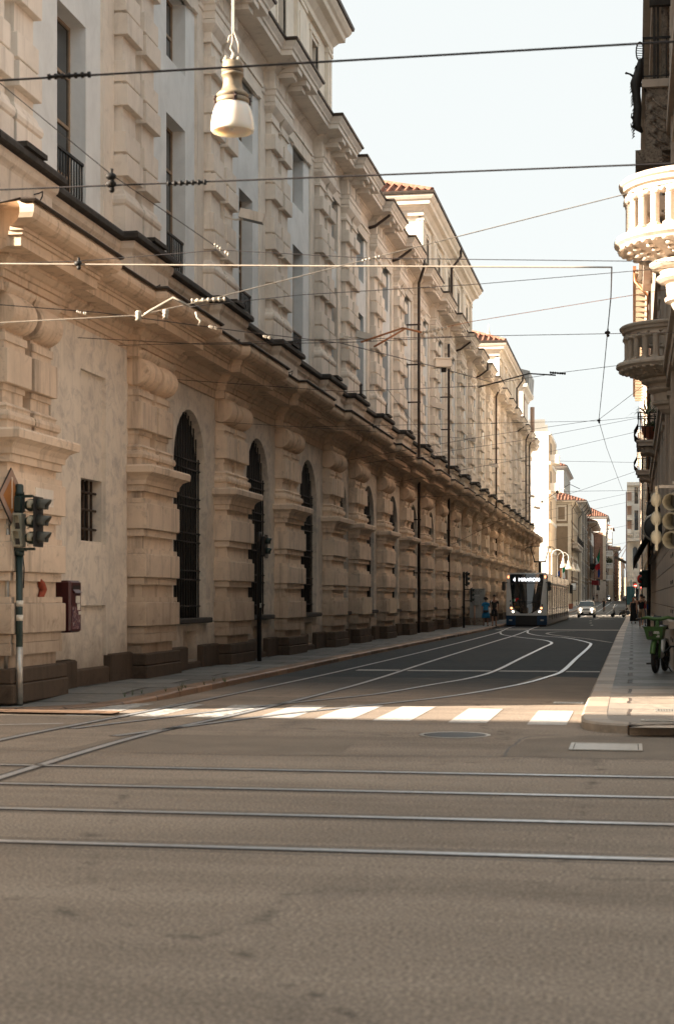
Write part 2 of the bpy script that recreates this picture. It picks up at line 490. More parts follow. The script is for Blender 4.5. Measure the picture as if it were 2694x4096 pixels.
def ribbon(name, pts, w, z, mat, parent=None, kind='structure', n=1):
    """flat strip of width w along plan points, z above the ground profile"""
    mb = MB(); strip(mb, pts, w, z); o = mb.build(name, mat, parent)
    if kind: o['kind'] = kind
    return o
def strip(mb, pts, w, z):
    P = [Vector(p) for p in pts]; L, Rr = [], []
    for i, p in enumerate(P):
        d = (P[min(i + 1, len(P) - 1)] - P[max(i - 1, 0)]).normalized()
        nn = Vector((-d.y, d.x)) * w / 2
        L.append(p + nn); Rr.append(p - nn)
    vs, fs = [], []
    for a, b in zip(L, Rr):
        vs += [(a.x, a.y, gz(a.y) + z), (b.x, b.y, gz(b.y) + z)]
    for i in range(len(P) - 1):
        fs.append((2 * i, 2 * i + 1, 2 * i + 3, 2 * i + 2))
    mb.add(vs, fs)
def dense(pts, n=8):
    """Catmull-Rom through plan points"""
    P = [Vector(p) for p in pts]; out = []
    for i in range(len(P) - 1):
        a, b, c, d = P[max(i - 1, 0)], P[i], P[i + 1], P[min(i + 2, len(P) - 1)]
        for k in range(n):
            t = k / n
            out.append(.5 * ((2 * b) + (c - a) * t + (2 * a - 5 * b + 4 * c - d) * t * t + (3 * b - a - 3 * c + d) * t ** 3))
    out.append(P[-1])
    return [tuple(p) for p in out]

ys = [-400, -60, 0, 20, 60, 100, 130] + list(range(136, 360, 6)) + [450, 700, 1200]
mb = MB()
vs, fs = [], []
for yv in ys: vs += [(-700, yv, gz(yv)), (700, yv, gz(yv))]
for i in range(len(ys) - 1): fs.append((2 * i, 2 * i + 1, 2 * i + 3, 2 * i + 2))
mb.add(vs, fs)
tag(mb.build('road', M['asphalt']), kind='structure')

def hf(y):
    return .035 if y < 24.3 else min(.12, .035 + (y - 24.3) / 2.7 * .085)
def pavement(name, kerbpts, matp, matk, kw=.32):
    """slab between a kerb line and an inner line, with a real step; kerb stones as their own object"""
    K = [Vector(p) for p in kerbpts]
    I = []
    for i, p in enumerate(K):
        d = (K[min(i + 1, len(K) - 1)] - K[max(i - 1, 0)]).normalized()
        I.append(p + Vector((-d.y, d.x)) * kw)
    mb = MB(); vs, fs = [], []
    for p, q in zip(K, I):
        g = gz(p.y); h = hf(p.y)
        vs += [(p.x, p.y, g - .05), (p.x, p.y, g + h - .025), (p.x + (q.x - p.x) * .1, p.y + (q.y - p.y) * .1, g + h), (q.x, q.y, g + h)]
    for i in range(len(K) - 1):
        for j in range(3):
            fs.append((4 * i + j, 4 * i + j + 1, 4 * i + j + 5, 4 * i + j + 4))
    mb.add(vs, fs)
    tag(mb.build(name + '_kerb', matk), kind='structure')
    near = [q for q in I if q.y < 24.2]; far = [Vector((near[-1].x, near[-1].y))] + [q for q in I if q.y >= 24.2]
    mb = MB()
    poly = [(q.x, q.y) for q in near] + [(-11.5, near[-1].y), (-60, near[-1].y)]
    mb.add([(a_, b_, hf(0) - .004) for a_, b_ in poly], [tuple(range(len(poly)))])
    vs, fs = [], []
    for q in far:
        g = gz(q.y); h = hf(q.y)
        vs += [(q.x, q.y, g + h - .004), (-11.5, q.y, g + h - .004)]
    for i in range(len(far) - 1): fs.append((2 * i, 2 * i + 1, 2 * i + 3, 2 * i + 2))
    mb.add(vs, fs)
    return tag(mb.build(name, matp), kind='structure')

kl = [(-60, 22.2), (-11, 22.5), (-9.6, 22.75), (-8.6, 23.4), (-7.95, 24.5), (-7.62, 26.3), (-7.60, 30), (-7.60, 36), (-7.65, 44), (-7.6, 60), (-7.5, 80), (-7.6, 100), (-7.6, 135), (-7.7, 170), (-7.9, 200), (-7.7, 235), (-7.7, 280), (-7.7, 320), (-7.7, 400), (-7.7, 700)]
kl = dense(kl, 4)
pavement('left_pavement', kl, M['paving'], M['kerb_red'])
kr = [(60, 20.3), (5, 20.32), (1.6, 20.35), (.5, 20.4), (-.2, 20.55), (-.55, 20.9), (-.67, 21.6), (-.70, 24), (-.70, 28), (-.69, 40), (-.69, 55), (-.69, 80), (-.60, 120), (-.6, 160), (-.6, 200), (-.6, 250), (-.6, 320), (-.6, 700)]
kr = dense(kr, 4)
# travel so that the kerb's inner side lies to the left of travel
def pavement_right():
    K = [Vector(p) for p in kr]; kw = .34; h = .12; I = []
    for i, p in enumerate(K):
        d = (K[min(i + 1, len(K) - 1)] - K[max(i - 1, 0)]).normalized()
        I.append(p + Vector((d.y, -d.x)) * kw)
    mb = MB(); vs, fs = [], []
    for p, q in zip(K, I):
        g = gz(p.y)
        vs += [(p.x, p.y, g - .05), (p.x, p.y, g + h - .025), (p.x + (q.x - p.x) * .1, p.y + (q.y - p.y) * .1, g + h), (q.x, q.y, g + h)]
    for i in range(len(K) - 1):
        for j in range(3): fs.append((4 * i + j, 4 * i + j + 1, 4 * i + j + 5, 4 * i + j + 4))
    mb.add(vs, fs); tag(mb.build('right_pavement_kerb', M['kerb']), kind='structure')
    row = [Vector((-.36, 29.5))] + [q for q in I if q.y > 29.5]
    mb = MB(); vs, fs = [], []
    for q in row:
        g = gz(q.y) + h - .004
        vs += [(q.x, q.y, g), (6., q.y, g)]
    for i in range(len(row) - 1): fs.append((2 * i, 2 * i + 1, 2 * i + 3, 2 * i + 2))
    mb.add(vs, fs); tag(mb.build('right_pavement', M['paving']), kind='structure')
    mb = MB(); row = [q for q in I if q.y <= 29.5 and q.x < 6] + [Vector((-.36, 29.5))]
    poly = [(q.x, q.y) for q in row] + [(6, 29.5), (6, 20.7)]
    g = h - .004
    n = len(poly)
    mb.add([(a, b, g) for a, b in poly], [tuple(range(n))])
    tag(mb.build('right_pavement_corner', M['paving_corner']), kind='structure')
pavement_right()

# tram rails: head flush with the road, dark groove beside it
def rail(pts, z=.004):
    P = dense(pts, 8) if len(pts) > 2 else pts
    ribbon('tram_rail', P, .10, z + .004, M['rail'])
    off = []
    for i, p in enumerate(P):
        a, b = Vector(P[max(i - 1, 0)]), Vector(P[min(i + 1, len(P) - 1)])
        d = (b - a).normalized(); off.append((p[0] - d.y * .0, p[1]))
    ribbon('tram_rail_groove', P, .19, z, M['groove'])
for yv in (10.64, 12.30, 13.95, 15.52):
    rail([(-60, yv), (60, yv)])
LT = [(-6.9, 5), (-7.2, 12), (-7.36, 18.2), (-7.08, 23.3), (-6.7, 33), (-6.55, 41.6), (-6.46, 53), (-6.43, 69.7), (-6.5, 80), (-6.9, 92), (-6.97, 100), (-6.97, 140), (-6.6, 180), (-6.0, 240), (-5.6, 330), (-5.6, 500)]
rail(LT)
rail([(-5.4, 5), (-5.72, 12), (-5.91, 18.7), (-5.66, 22.3), (-5.36, 28), (-5.24, 33.3), (-5.28, 43.4), (-5.28, 62.8), (-5.25, 74), (-5.4, 86), (-5.53, 97), (-5.53, 140), (-5.16, 180), (-4.56, 240), (-4.16, 330), (-4.16, 500)])
rail([(-7.1, 20.0), (-6.2, 23.0), (-5.4, 25.5), (-4.43, 28.13), (-3.83, 31.43), (-3.36, 34.2), (-3.13, 37.7), (-3.08, 45.9), (-3.01, 55.8), (-2.98, 61.0), (-3.33, 64.55), (-3.84, 66.9), (-4.75, 70.0), (-5.9, 75), (-6.4, 80)])
rail([(-6.2, 19.0), (-5.1, 22.7), (-4.0, 25.36), (-3.06, 27.81), (-2.21, 31.58), (-1.8, 34.9), (-1.6, 37.89), (-1.56, 45.45), (-1.5, 58.34), (-1.72, 62.6), (-2.78, 69.34), (-4.12, 73.36), (-4.95, 78.45), (-5.3, 84)])

# tar seams along the tracks and old repair patches
k = NT('tar_seam', .6, 0, .4); f = k.noise(k.pos(), 5, 7, .7); k.color(k.ramp(f, (.35, (.04, .035, .03)), (.65, (.10, .085, .07)))); M['tar'] = k.mat
k = NT('road_patch', .85, 0, .3); f = k.noise(k.pos(), 60, 3, .7); f2 = k.noise(k.pos(), 1.2, 5); k.color(k.mix(.6, k.ramp(f2, (.3, (.15, .122, .096)), (.7, (.20, .165, .13))), k.ramp(f, (.36, .5), (.64, 1.7)), 'MULTIPLY')); k.bump(f, .5, .01); M['patch'] = k.mat
def wob(pts, amp):
    return [(p[0] + rnd.uniform(-amp, amp), p[1] + rnd.uniform(-amp, amp)) for p in dense(pts, 10)]
for yv in (10.64, 12.30, 13.95, 15.52):
    for dy in (-.17, .19): ribbon('tar_seam', wob([(-14, yv + dy), (-6, yv + dy), (0, yv + dy), (6, yv + dy), (14, yv + dy)], .012), .028, .0012, M['tar'])
ribbon('tar_seam', wob([(-9, 17.2), (-4, 17.0), (-1.2, 17.3), (3, 17.1)], .02), .03, .0016, M['tar'])
ribbon('tar_seam', wob([(-1.35, 17.3), (-1.3, 19.6), (-.9, 20.2)], .02), .03, .0016, M['tar'])
def patch(pts):
    m = MB(); m.add([(x, y, gz(y) + .0008) for x, y in pts], [tuple(range(len(pts)))]); tag(m.build('road_patch', M['patch']), kind='structure')
patch([(-1.4, 17.35), (1.6, 17.15), (1.7, 20.1), (-.5, 20.15), (-1.25, 19.5)])
patch([(-6.2, 17.3), (-3.1, 17.1), (-3.2, 19.2), (-6.1, 19.4)])
patch([(-2.6, 27.5), (-.72, 27.2), (-.72, 34.8), (-2.0, 35.2)])
# painted markings
mb = MB()
def quad(mb, pts, z=.004): mb.add([(x, y, gz(y) + z) for x, y in pts], [(0, 1, 2, 3)])
mo = MB()
for cx in (-7.75, -6.9, -5.9, -4.95, -4.1, -3.26, -2.2, -1.13):
    yo = 24.95 if cx < -4.5 else 25.25 - (cx + 4.1) * .27
    yb = 22.25 if cx < -4.5 else 22.2 - (cx + 4.1) * .16
    quad(mo if cx < -5 else mb, [(cx - .26, yb), (cx + .26, yb), (cx + .26, yo), (cx - .26, yo)])
tag(mb.build('crosswalk_markings', M['paint']), kind='structure')
tag(mo.build('worn_crosswalk_markings', M['worn_paint']), kind='structure')
mb = MB()
quad(mb, [(-6.35, 37.25), (-.75, 37.4), (-.75, 37.9), (-6.35, 37.85)], .003)
quad(mb, [(-7.2, 86.2), (-.75, 86.2), (-.75, 87.6), (-7.2, 87.6)], .003)
quad(mb, [(-8.4, 20.35), (-7.5, 20.75), (-7.5, 20.87), (-8.4, 20.47)], .003)
quad(mb, [(-7.3, 90.5), (-5.6, 90.5), (-5.6, 91.2), (-7.3, 91.2)], .003)
tag(mb.build('stop_line_markings', M['paint']), kind='structure')
mb = MB()
strip(mb, dense([(-.8, 62.3), (-1.86, 67.9), (-2.87, 71.8), (-3.71, 75.4), (-4.05, 78.6), (-3.7, 82), (-2.9, 83.6)], 6), .16, .0075)
for yv, x0, x1 in [(101, -2.6, -2.45), (110, -2.9, -2.75), (121, -3.2, -3.05)]:
    quad(mb, [(x0, yv), (x1, yv), (x1, yv + 2.5), (x0, yv + 2.5)], .0075)
quad(mb, [(-3.1, 131), (-1.5, 131), (-1.5, 131.6), (-3.1, 131.6)], .0075)
quad(mb, [(-3.1, 131.6), (-2.9, 131.6), (-2.75, 141), (-2.95, 141)], .0075)
strip(mb, [(-4.9, 128), (-4.8, 150), (-5.0, 172), (-5.4, 200)], .17, .0075)
for cx in (-6.6, -5.8, -5.0, -3.4, -2.7, -2.0, -1.3):
    quad(mb, [(cx - .25, 171), (cx + .25, 171), (cx + .25, 175), (cx - .25, 175)], .0075)
    quad(mb, [(cx - .1, 184), (cx + .4, 184), (cx + .4, 188), (cx - .1, 188)], .0075)
strip(mb, [(-3.2, 200), (-3.0, 230), (-2.7, 290)], .14, .0075)
tag(mb.build('lane_markings', M['worn_paint']), kind='structure')

# drain grates, manhole covers
def grate(x0, x1, y0, y1, z, label, n=14):
    t = empty('drain_grate', ((x0 + x1) / 2, (y0 + y1) / 2, z), label=label, cat='grate')
    w, d = (x1 - x0) / 2, (y1 - y0) / 2
    mb = MB()
    mb.box(-w, w, -d, -d + .05, 0, .012).box(-w, w, d - .05, d, 0, .012).box(-w, -w + .04, -d + .05, d - .05, 0, .012).box(w - .04, w, -d + .05, d - .05, 0, .012)
    mb.build('frame', M['steel'], t)
    mb = MB()
    for i in range(n):
        x = -w + .05 + (2 * w - .1) * (i + .5) / n
        mb.box(x - .012, x + .012, -d + .05, d - .05, .001, .009)
    mb.build('bars', M['steel'], t)
    MB().box(-w + .04, w - .04, -d + .05, d - .05, -.02, .0012).build('pit', M['dark'], t)
grate(-.70, .10, 18.1, 18.95, .006, 'wide steel drain grate set in the road before the paved corner', 30)
grate(-1.25, -.78, 26.0, 26.35, .006, 'small kerbside drain grate beyond the zebra stripes', 10)
grate(.30, 1.2, 22.8, 23.3, .118, 'slotted grate in the paved corner slabs', 22)
grate(.1, .8, 21.0, 21.25, .118, 'narrow grate along the outer edge of the paved corner', 18)
t = empty('manhole_cover', (-2.15, 19.9, .004), label='round dark manhole cover in the road near the zebra stripes', cat='manhole cover')
MB().lathe([(.001, .006), (.36, .006), (.38, .004)], 28).build('lid', M['sign_dark'], t)
MB().lathe([(.385, .003), (.43, .006), (.44, .001)], 28, caps=False).build('rim', M['steel'], t)

# ================================================================ the long palace
PIER = [23.57, 30.52, 37.33, 43.89, 50.93, 55.75, 62.06, 68.33] + [74.75 + 6.25 * i for i in range(14)]
PW = 2.4
XB = -9.32
palace = empty('palace', (XB, 95, .1), label='long ornate palace with rusticated piers, arched grilles and deep cornices', cat='building')
def P(mb, name, mats, loc=(0, 0, 0), parent=None):
    """part of the palace, built in world coordinates"""
    o = mb.build(name, mats, parent or palace)
    if parent is None: o.location = Vector(loc) - Vector(palace.location)
    return o
YEND = 164.0
# ---- lower wall with true openings: horizontal bands, piers hide the joints
XW = -9.74
def wall_with_holes(mb, x0, x1, y0, y1, z0, z1, holes):
    """wall slab pierced by rectangular or arched openings (ya, yb, za, zb, arch)"""
    ysr = sorted(set([y0, y1] + [h[0] for h in holes] + [h[1] for h in holes]))
    for a, b in zip(ysr, ysr[1:]):
        hs = sorted([h for h in holes if h[0] <= a + 1e-6 and h[1] >= b - 1e-6], key=lambda h: h[2])
        z = z0
        for h in hs:
            if h[2] > z: mb.box(x0, x1, a, b, z, h[2])
            z = h[3]
            if h[4] and abs(a - h[0]) < 1e-6:
                cy, r = (h[0] + h[1]) / 2, (h[1] - h[0]) / 2
                n = 14
                pts = [(cy - r * math.cos(PI * i / n), h[3] - r + r * math.sin(PI * i / n)) for i in range(n + 1)]
                for (ya, za), (yb, zb) in zip(pts, pts[1:]):
                    vs = [(x, yy, zz) for x in (x0, x1) for yy, zz in ((ya, za), (yb, zb), (yb, h[3] + .01), (ya, h[3] + .01))]
                    mb.add(vs, [(0, 1, 2, 3), (7, 6, 5, 4), (0, 4, 5, 1)])
            if h[4]: z = h[3] + .01
        if z < z1: mb.box(x0, x1, a, b, z, z1)
holes, arches = [], []
for i in range(len(PIER) - 1):
    a, b = PIER[i] + PW, PIER[i + 1]
    c = (a + b) / 2 + .1
    if i == 0:
        holes += [(27.72, 29.1, 2.72, 3.85, False)]
    else:
        w = min(1.32, (b - a) / 2 - .35)
        arches.append((c - w, c + w))
        holes.append((c - w, c + w, 1.24, 5.9 if w > 1.1 else 5.6, True))
        holes.append((c - .55, c + .55, .3, .95, False))
mb = MB(); wall_with_holes(mb, XW - .45, XW, 23.3, YEND, .1, 6.6, holes)
lw = P(mb, 'ground_storey_wall', M['lowwall'])
# blind niche and blocked door in the first bay (proud surrounds leave them sunk)
mb = MB()
mb.box(XW, XW + .07, 26.2, 27.72, 3.95, 6.5).box(XW, XW + .07, 29.12, 30.4, 3.95, 6.5).box(XW, XW + .07, 27.72, 29.12, 5.78, 6.5)
mb.box(XW, XW + .07, 26.2, 27.72, 1.55, 3.95).box(XW, XW + .07, 29.12, 30.4, .62, 3.95).box(XW, XW + .07, 27.72, 29.12, 1.55, 2.68)
mb.box(XW, XW + .07, 26.2, 27.4, .62, 1.55)
P(mb, 'wall_render', M['lowwall'])
# dark interiors behind openings + grilles
for k, (a, b) in enumerate(arches):
    top = 5.9 if b - a > 2.2 else 5.6
    r = (b - a) / 2; cy = (a + b) / 2
    mb = MB(); nb = 12
    for j in range(nb + 1):
        yb = a + .04 + (b - a - .08) * j / nb
        zt = top - r + math.sqrt(max(0, r * r - (yb - cy) ** 2)) - .02
        mb.tube([(XW - .15, yb, 1.24), (XW - .15, yb, zt)], .016, 6)
    for z in (1.5, 2.1, 2.3, 2.95, 3.15, 3.75, 3.95, 4.6, 4.8):
        rr = r if z < top - r else math.sqrt(max(.01, r * r - (z - top + r) ** 2))
        mb.tube([(XW - .125, cy - rr, z), (XW - .125, cy + rr + .02, z)], .018, 6)
    g = P(mb, 'arched_grille', M['iron'])
    mb = MB().box(XW - .26, XW - .22, a - .05, b + .05, 1.2, top + .05)
    P(mb, 'dark_pane', M['dark'])
    mb = MB().rbox(XW - .3, XW + .16, a - .06, b + .1, 1.12, 1.24, .02)
    P(mb, 'window_sill', M['coping'])
for i in range(1, len(PIER) - 1):
    c = (PIER[i] + PW + PIER[i + 1]) / 2 + .1
    P(MB().box(XW - .3, XW - .22, c - .6, c + .6, .25, 1.0), 'blocked_cellar_opening', M['lowwall'])
# barred square window of the first bay
mb = MB()
for j in range(6): mb.tube([(XW - .16, 27.8 + .23 * j, 2.72), (XW - .16, 27.8 + .23 * j, 3.85)], .026, 6)
for z in (2.95, 3.3, 3.62): mb.tube([(XW - .125, 27.72, z), (XW - .125, 29.12, z)], .024, 6)
P(mb, 'barred_grille', M['rust_iron'])
P(MB().box(XW - .32, XW - .28, 27.7, 29.12, 2.7, 3.87), 'dark_pane', M['dark'])
P(MB().box(XW - .115, XW - .105, 27.86, 28.06, 2.98, 3.24), 'paper_notice', M['sign_white'])
P(MB().box(XW - .105, XW - .102, 27.88, 27.98, 3.10, 3.2), 'notice_print', M['flag_blue'])
# plinth between piers
for i in range(len(PIER) - 1):
    a, b = PIER[i] + PW, PIER[i + 1]
    c = (a + b) / 2 + .1
    for ya, yb, x, z in (((a, 27.3, .16, .60), (29.2, b, .16, .64), (27.3, 29.2, .12, .42)) if i == 0 else ((a, c - .62, .14, .62), (c + .62, b, .14, .62), (c - .62, c + .62, .10, .26))):
        P(MB().rbox(XW - .1, XW + x, ya, yb, .03, z, .03), 'wall_plinth', M['plinth'])

# ---- pier prototype: local y from 0 to PW, local x = 0 at block face
def rsw(mb, bk, fx, y0, y1, prof):
    # path travelling so that outward lies to the right: back->front along y0 side has right = -y (outward)
    mb.sweep([(bk, y0), (fx, y0), (fx, y1), (bk, y1)], prof)

def make_pier(y):
    BK = -.55
    sh = MB()
    sh.box(BK, -.13, .13, PW - .13, .5, 4.0)
    for z0, z1 in ((1.13, 1.60), (2.09, 2.55), (3.04, 3.54)):
        sh.rbox(BK, 0, 0, PW, z0, z1, .012)
        sh.box(BK, -.045, .05, PW - .05, z1 + .006, z1 + .10)
        sh.box(BK, -.06, .055, PW - .055, z0 - .14, z0 - .006)
    sh.box(BK, -.05, .05, PW - .05, .80, .984)
    rsw(sh, BK, -.07, .07, PW - .07, [(-.3, 3.78), (.02, 3.78), (.02, 3.9), (.06, 3.905), (.07, 3.99), (.12, 4.07), (.21, 4.12), (.25, 4.13), (.26, 4.245), (.235, 4.28), (-.3, 4.28)])
    pr = P(sh, 'pier', M['pier'], (XB, y, 0))
    pl = MB().rbox(BK, .03, -.06, PW + .06, .06, .36, .02).rbox(BK, .01, -.04, PW + .04, .365, .60, .02)
    q = pl.build('plinth', M['plinth'], pr)
    # coupled pilasters over the pedestal
    up = MB()
    for y0 in (.14, 1.32):
        y1 = y0 + .94
        fx = -.17
        rsw(up, BK, fx, y0, y1, [(-.2, 4.28), (.05, 4.28), (.05, 4.42), (.09, 4.44), (.10, 4.50), (.08, 4.56), (.03, 4.58), (.03, 4.62), (.05, 4.65), (.0, 4.70), (-.2, 4.72)])
        up.box(BK, fx - .06, y0 + .05, y1 - .05, 4.6, 5.9)
        up.rbox(BK, fx + .06, y0 - .05, y1 + .05, 5.0, 5.53, .01)
        up.box(BK, fx - .03, y0 + .02, y1 - .02, 4.9, 4.994)
        up.box(BK, fx - .03, y0 + .02, y1 - .02, 5.536, 5.66)
        up.box(BK, fx, y0, y1, 5.66, 5.78)
        rsw(up, BK, fx, y0, y1, [(-.2, 6.38), (.04, 6.38), (.10, 6.46), (.11, 6.52), (-.2, 6.52)])
    up.box(BK, -.16, .16, PW - .16, 6.52, 7.0)
    up.build('coupled_pilasters', M['pier'], pr)
    # gadrooned rolls
    for y0 in (.14, 1.32):
        sc_ = MB()
        prof = [(.001, y0 - .045), (.265, y0 - .025), (.275, y0 - .012)]
        nl = 6; L = .99
        for i in range(nl):
            k0 = .262 + .022 * math.sin(PI * (i + .5) / nl)
            for t in (.04, .2, .5, .8, .96):
                rr = k0 + .04 * math.sin(PI * t) - .012
                prof.append((rr, y0 - .03 + L * (i + t) / nl))
        prof += [(.25, y0 - .03 + L + .02), (.001, y0 - .03 + L + .02)]
        Mx = Matrix(((1, 0, 0), (0, 0, 1), (0, 1, 0)))
        sc_.lathe(prof, 26, (-.27, 0, 6.13), Mx, smooth=False)
        sc_.build('gadrooned_scroll', M['cornice'], pr)
    return pr
proto = make_pier(PIER[0])
piers = [proto]
for y in PIER[1:]:
    c = dup(proto, palace, Vector((XB, y, 0)) - Vector(palace.location))
    piers.append(c)

# ---- lower entablature and cornice, breaking forward over every pier
def broken_path(base_x, step, ext=0.06, y_from=23.3, y_to=YEND, lst=PIER):
    pts = [(base_x, y_from)]
    for y in lst:
        a, b = y - ext, y + PW + ext
        if a > y_from + .05: pts += [(base_x, a), (base_x + step, a)]
        else: pts = [(base_x + step, y_from)]
        pts += [(base_x + step, b), (base_x, b)]
    pts.append((base_x, y_to))
    return [(p[0], p[1]) for p in pts]
def sweep_street(mb, pts, prof):
    mb.sweep(pts, prof)   # travelling +y: outward (right of travel) is +x, the street
mb = MB()
path = broken_path(XW, .22, .0)
sweep_street(mb, path, [(-.4, 6.40), (.05, 6.40), (.05, 6.58), (.09, 6.59), (.09, 6.70), (.13, 6.71), (.13, 6.78), (.17, 6.80), (.23, 6.87), (.25, 6.875), (.25, 6.92), (.56, 6.935), (.56, 7.09), (.60, 7.095), (.60, 7.15), (.635, 7.155), (.635, 7.21), (.69, 7.215), (.78, 7.235), (.85, 7.28), (.885, 7.35), (.89, 7.42), (.87, 7.48), (.83, 7.52), (.83, 7.535), (-.4, 7.56)])
P(mb, 'lower_cornice', M['cornice'])
mb = MB()
sweep_street(mb, path, [(.0, 7.57), (.87, 7.535), (.905, 7.50), (.93, 7.535), (.90, 7.565), (.0, 7.60)])
P(mb, 'cornice_flashing', M['gutter'])
# ---- parapet with pedestals and dark coping
mb = MB()
path = broken_path(-9.90, .28, .05)
sweep_street(mb, path, [(-.4, 7.5), (.10, 7.5), (.10, 7.78), (.07, 7.80), (.03, 7.84), (.03, 8.38), (.05, 8.42), (.10, 8.48), (.12, 8.55), (.12, 8.62), (-.4, 8.63)])
for i in range(len(PIER) - 1):
    a, b = PIER[i] + PW, PIER[i + 1]
    if b - a > 1:
        for yy in (a + (b - a) * .32, a + (b - a) * .68):
            mb.box(-9.92, -9.83, yy - .22, yy + .22, 7.82, 8.36)
P(mb, 'parapet', M['parapet'])
mb = MB(); sweep_street(mb, path, [(-.42, 8.635), (.20, 8.635), (.23, 8.66), (.23, 8.74), (.20, 8.79), (-.42, 8.86)])
for y in PIER:
    mb.box(-9.9, -9.36, y + .75, y + 1.65, 8.80, 8.88)
P(mb, 'parapet_coping', M['coping'])

# ---- upper storey
XU = -10.06
uh = []
bays = []
for i in range(len(PIER) - 1):
    a, b = PIER[i] + PW, PIER[i + 1]
    c = (a + b) / 2 + .1; w = .77 if b - a > 3 else .6
    bays.append((a, b, c, w))
    uh += [(c - w, c + w, 8.5, 12.35, False), (c - w, c + w, 13.6, 15.25, False)]
mb = MB(); wall_with_holes(mb, XU - .5, XU, 23.3, YEND, 8.3, 16.3, uh)
P(mb, 'upper_storey_wall', M['panel'])
for a, b, c, w in bays:
    for yy, q in ((a - .1, .35), (b - .55, .65)):
        P(MB().box(XU - .1, XU + .06, yy, yy + q, 8.6, 15.45), 'lesene', M['trim'])
    # raised architrave over the mezzanine window with returned ends
    mb = MB()
    mb.box(XU - .1, XU + .10, a + .25, b - .55, 15.30, 15.62)
    mb.box(XU - .1, XU + .14, a + .25, b - .5, 15.62, 15.74)
    mb.box(XU - .05, XU + .1, c - w - .28, c + w + .28, 15.25, 15.30)
    P(mb, 'window_architrave', M['trim'])
def win_proto(name, w, h, rows, z0, balcony):
    f = MB(); x = XU - .36
    for yy in (-w, -.03, w - .06): f.box(x, x + .06, yy, yy + .06, z0, z0 + h)
    for j in range(rows + 1):
        zz = z0 + (h - .06) * j / rows
        f.box(x + .002, x + .058, -w, w, zz, zz + .06)
    o = f.build(name, M['frame_wood'], palace)
    MB().box(x + .02, x + .03, -w + .02, w - .02, z0, z0 + h).build('pane', M['glass'], o)
    if balcony:
        g = MB()
        for j in range(11):
            yy = -w + .04 + (2 * w - .08) * j / 10
            g.tube([(XU - .06, yy, 8.84), (XU - .06, yy, 9.75)], .014, 6)
        g.box(XU - .085, XU - .035, -w, w, 9.75, 9.80).box(XU - .08, XU - .04, -w, w, 8.92, 8.95)
        g.build('window_railing', M['iron'], o)
    return o
tall = {}; mezz = {}
for a, b, c, w in bays:
    for dct, nm, h, rows, z0, bal in ((tall, 'tall_window', 3.8, 4, 8.55, True), (mezz, 'mezzanine_window', 1.65, 2, 13.6, False)):
        loc = Vector((0, c, 0)) - Vector(palace.location)
        if w not in dct:
            o = win_proto(nm, w, h, rows, z0, bal); o.location = loc; dct[w] = o
        else: dup(dct[w], palace, loc)
def make_pilasters(y):
    """pair of rusticated giant pilasters with bases and capitals; local origin at XU+.0"""
    u = MB(); BK = -.2
    for y0 in (.10, 1.36):
        y1 = y0 + .94
        fx = .22
        u.box(BK, fx + .10, y0 - .10, y1 + .10, 8.6, 9.35)
        rsw(u, BK, fx, y0, y1, [(-.2, 9.35), (.06, 9.35), (.11, 9.40), (.125, 9.47), (.11, 9.54), (.06, 9.59), (.05, 9.64), (.02, 9.70), (-.2, 9.72)])
        u.box(BK, fx, y0 + .05, y1 - .05, 9.6, 15.0)
        z = 9.95
        while z < 14.6:
            u.rbox(BK, fx + .13, y0 - .04, y1 + .04, z, min(z + .41, 14.75), .008)
            if z + .48 < 14.5: u.rbox(BK, fx + .085, y0 - .005, y1 + .005, z + .48, min(z + .89, 14.8), .01)
            z += 1.385
        rsw(u, BK, fx, y0, y1, [(-.2, 14.86), (.05, 14.86), (.05, 14.93), (.02, 14.95), (.02, 15.10), (.05, 15.13), (.10, 15.19), (.14, 15.25), (.155, 15.27), (.155, 15.36), (-.2, 15.38)])
    o = u.build('giant_pilasters', M['pilaster'], palace)
    o.location = Vector((XU, y, 0)) - Vector(palace.location)
    return o
gp = make_pilasters(PIER[0])
for y in PIER[1:]: dup(gp, palace, Vector((XU, y, 0)) - Vector(palace.location))
# ---- main entablature
mb = MB()
path = broken_path(XU, .30, -.06)
sweep_street(mb, path, [(-.4, 15.40), (.05, 15.40), (.05, 15.56), (.08, 15.58), (.08, 15.70), (.12, 15.74), (.02, 15.76), (.02, 16.24), (.06, 16.27), (.10, 16.31), (.16, 16.36), (.20, 16.37), (.20, 16.42), (.66, 16.45), (.66, 16.58), (.70, 16.60), (.72, 16.66), (.78, 16.74), (.80, 16.80), (-.4, 16.82)])
P(mb, 'main_entablature', M['pilaster'])
br = None
for y in PIER:
    for y0 in (.25, 1.45):
        if br is None:
            # grooved frieze block under a stepped bracket
            mb = MB()
            mb.box(XU + .18, XU + .315, .04, .76, 15.765, 16.25)
            for g in range(4): mb.box(XU + .31, XU + .36, .10 + .17 * g, .20 + .17 * g, 15.80, 16.2)
            mb.box(XU + .2, XU + .35, .06, .74, 15.765, 15.80)
            mb.box(XU + .3, XU + .92, .12, .68, 16.30, 16.449)
            mb.box(XU + .3, XU + .78, .17, .63, 16.16, 16.30)
            br = P(mb, 'cornice_bracket', M['pilaster'], (0, y + y0, 0))
        else: dup(br, palace, Vector((0, y + y0, 0)) - Vector(palace.location))
mb = MB(); sweep_street(mb, path, [(.0, 16.83), (.80, 16.812), (.84, 16.80), (.86, 16.85), (.83, 16.89), (.0, 16.90)])
P(mb, 'roof_gutter', M['gutter'])
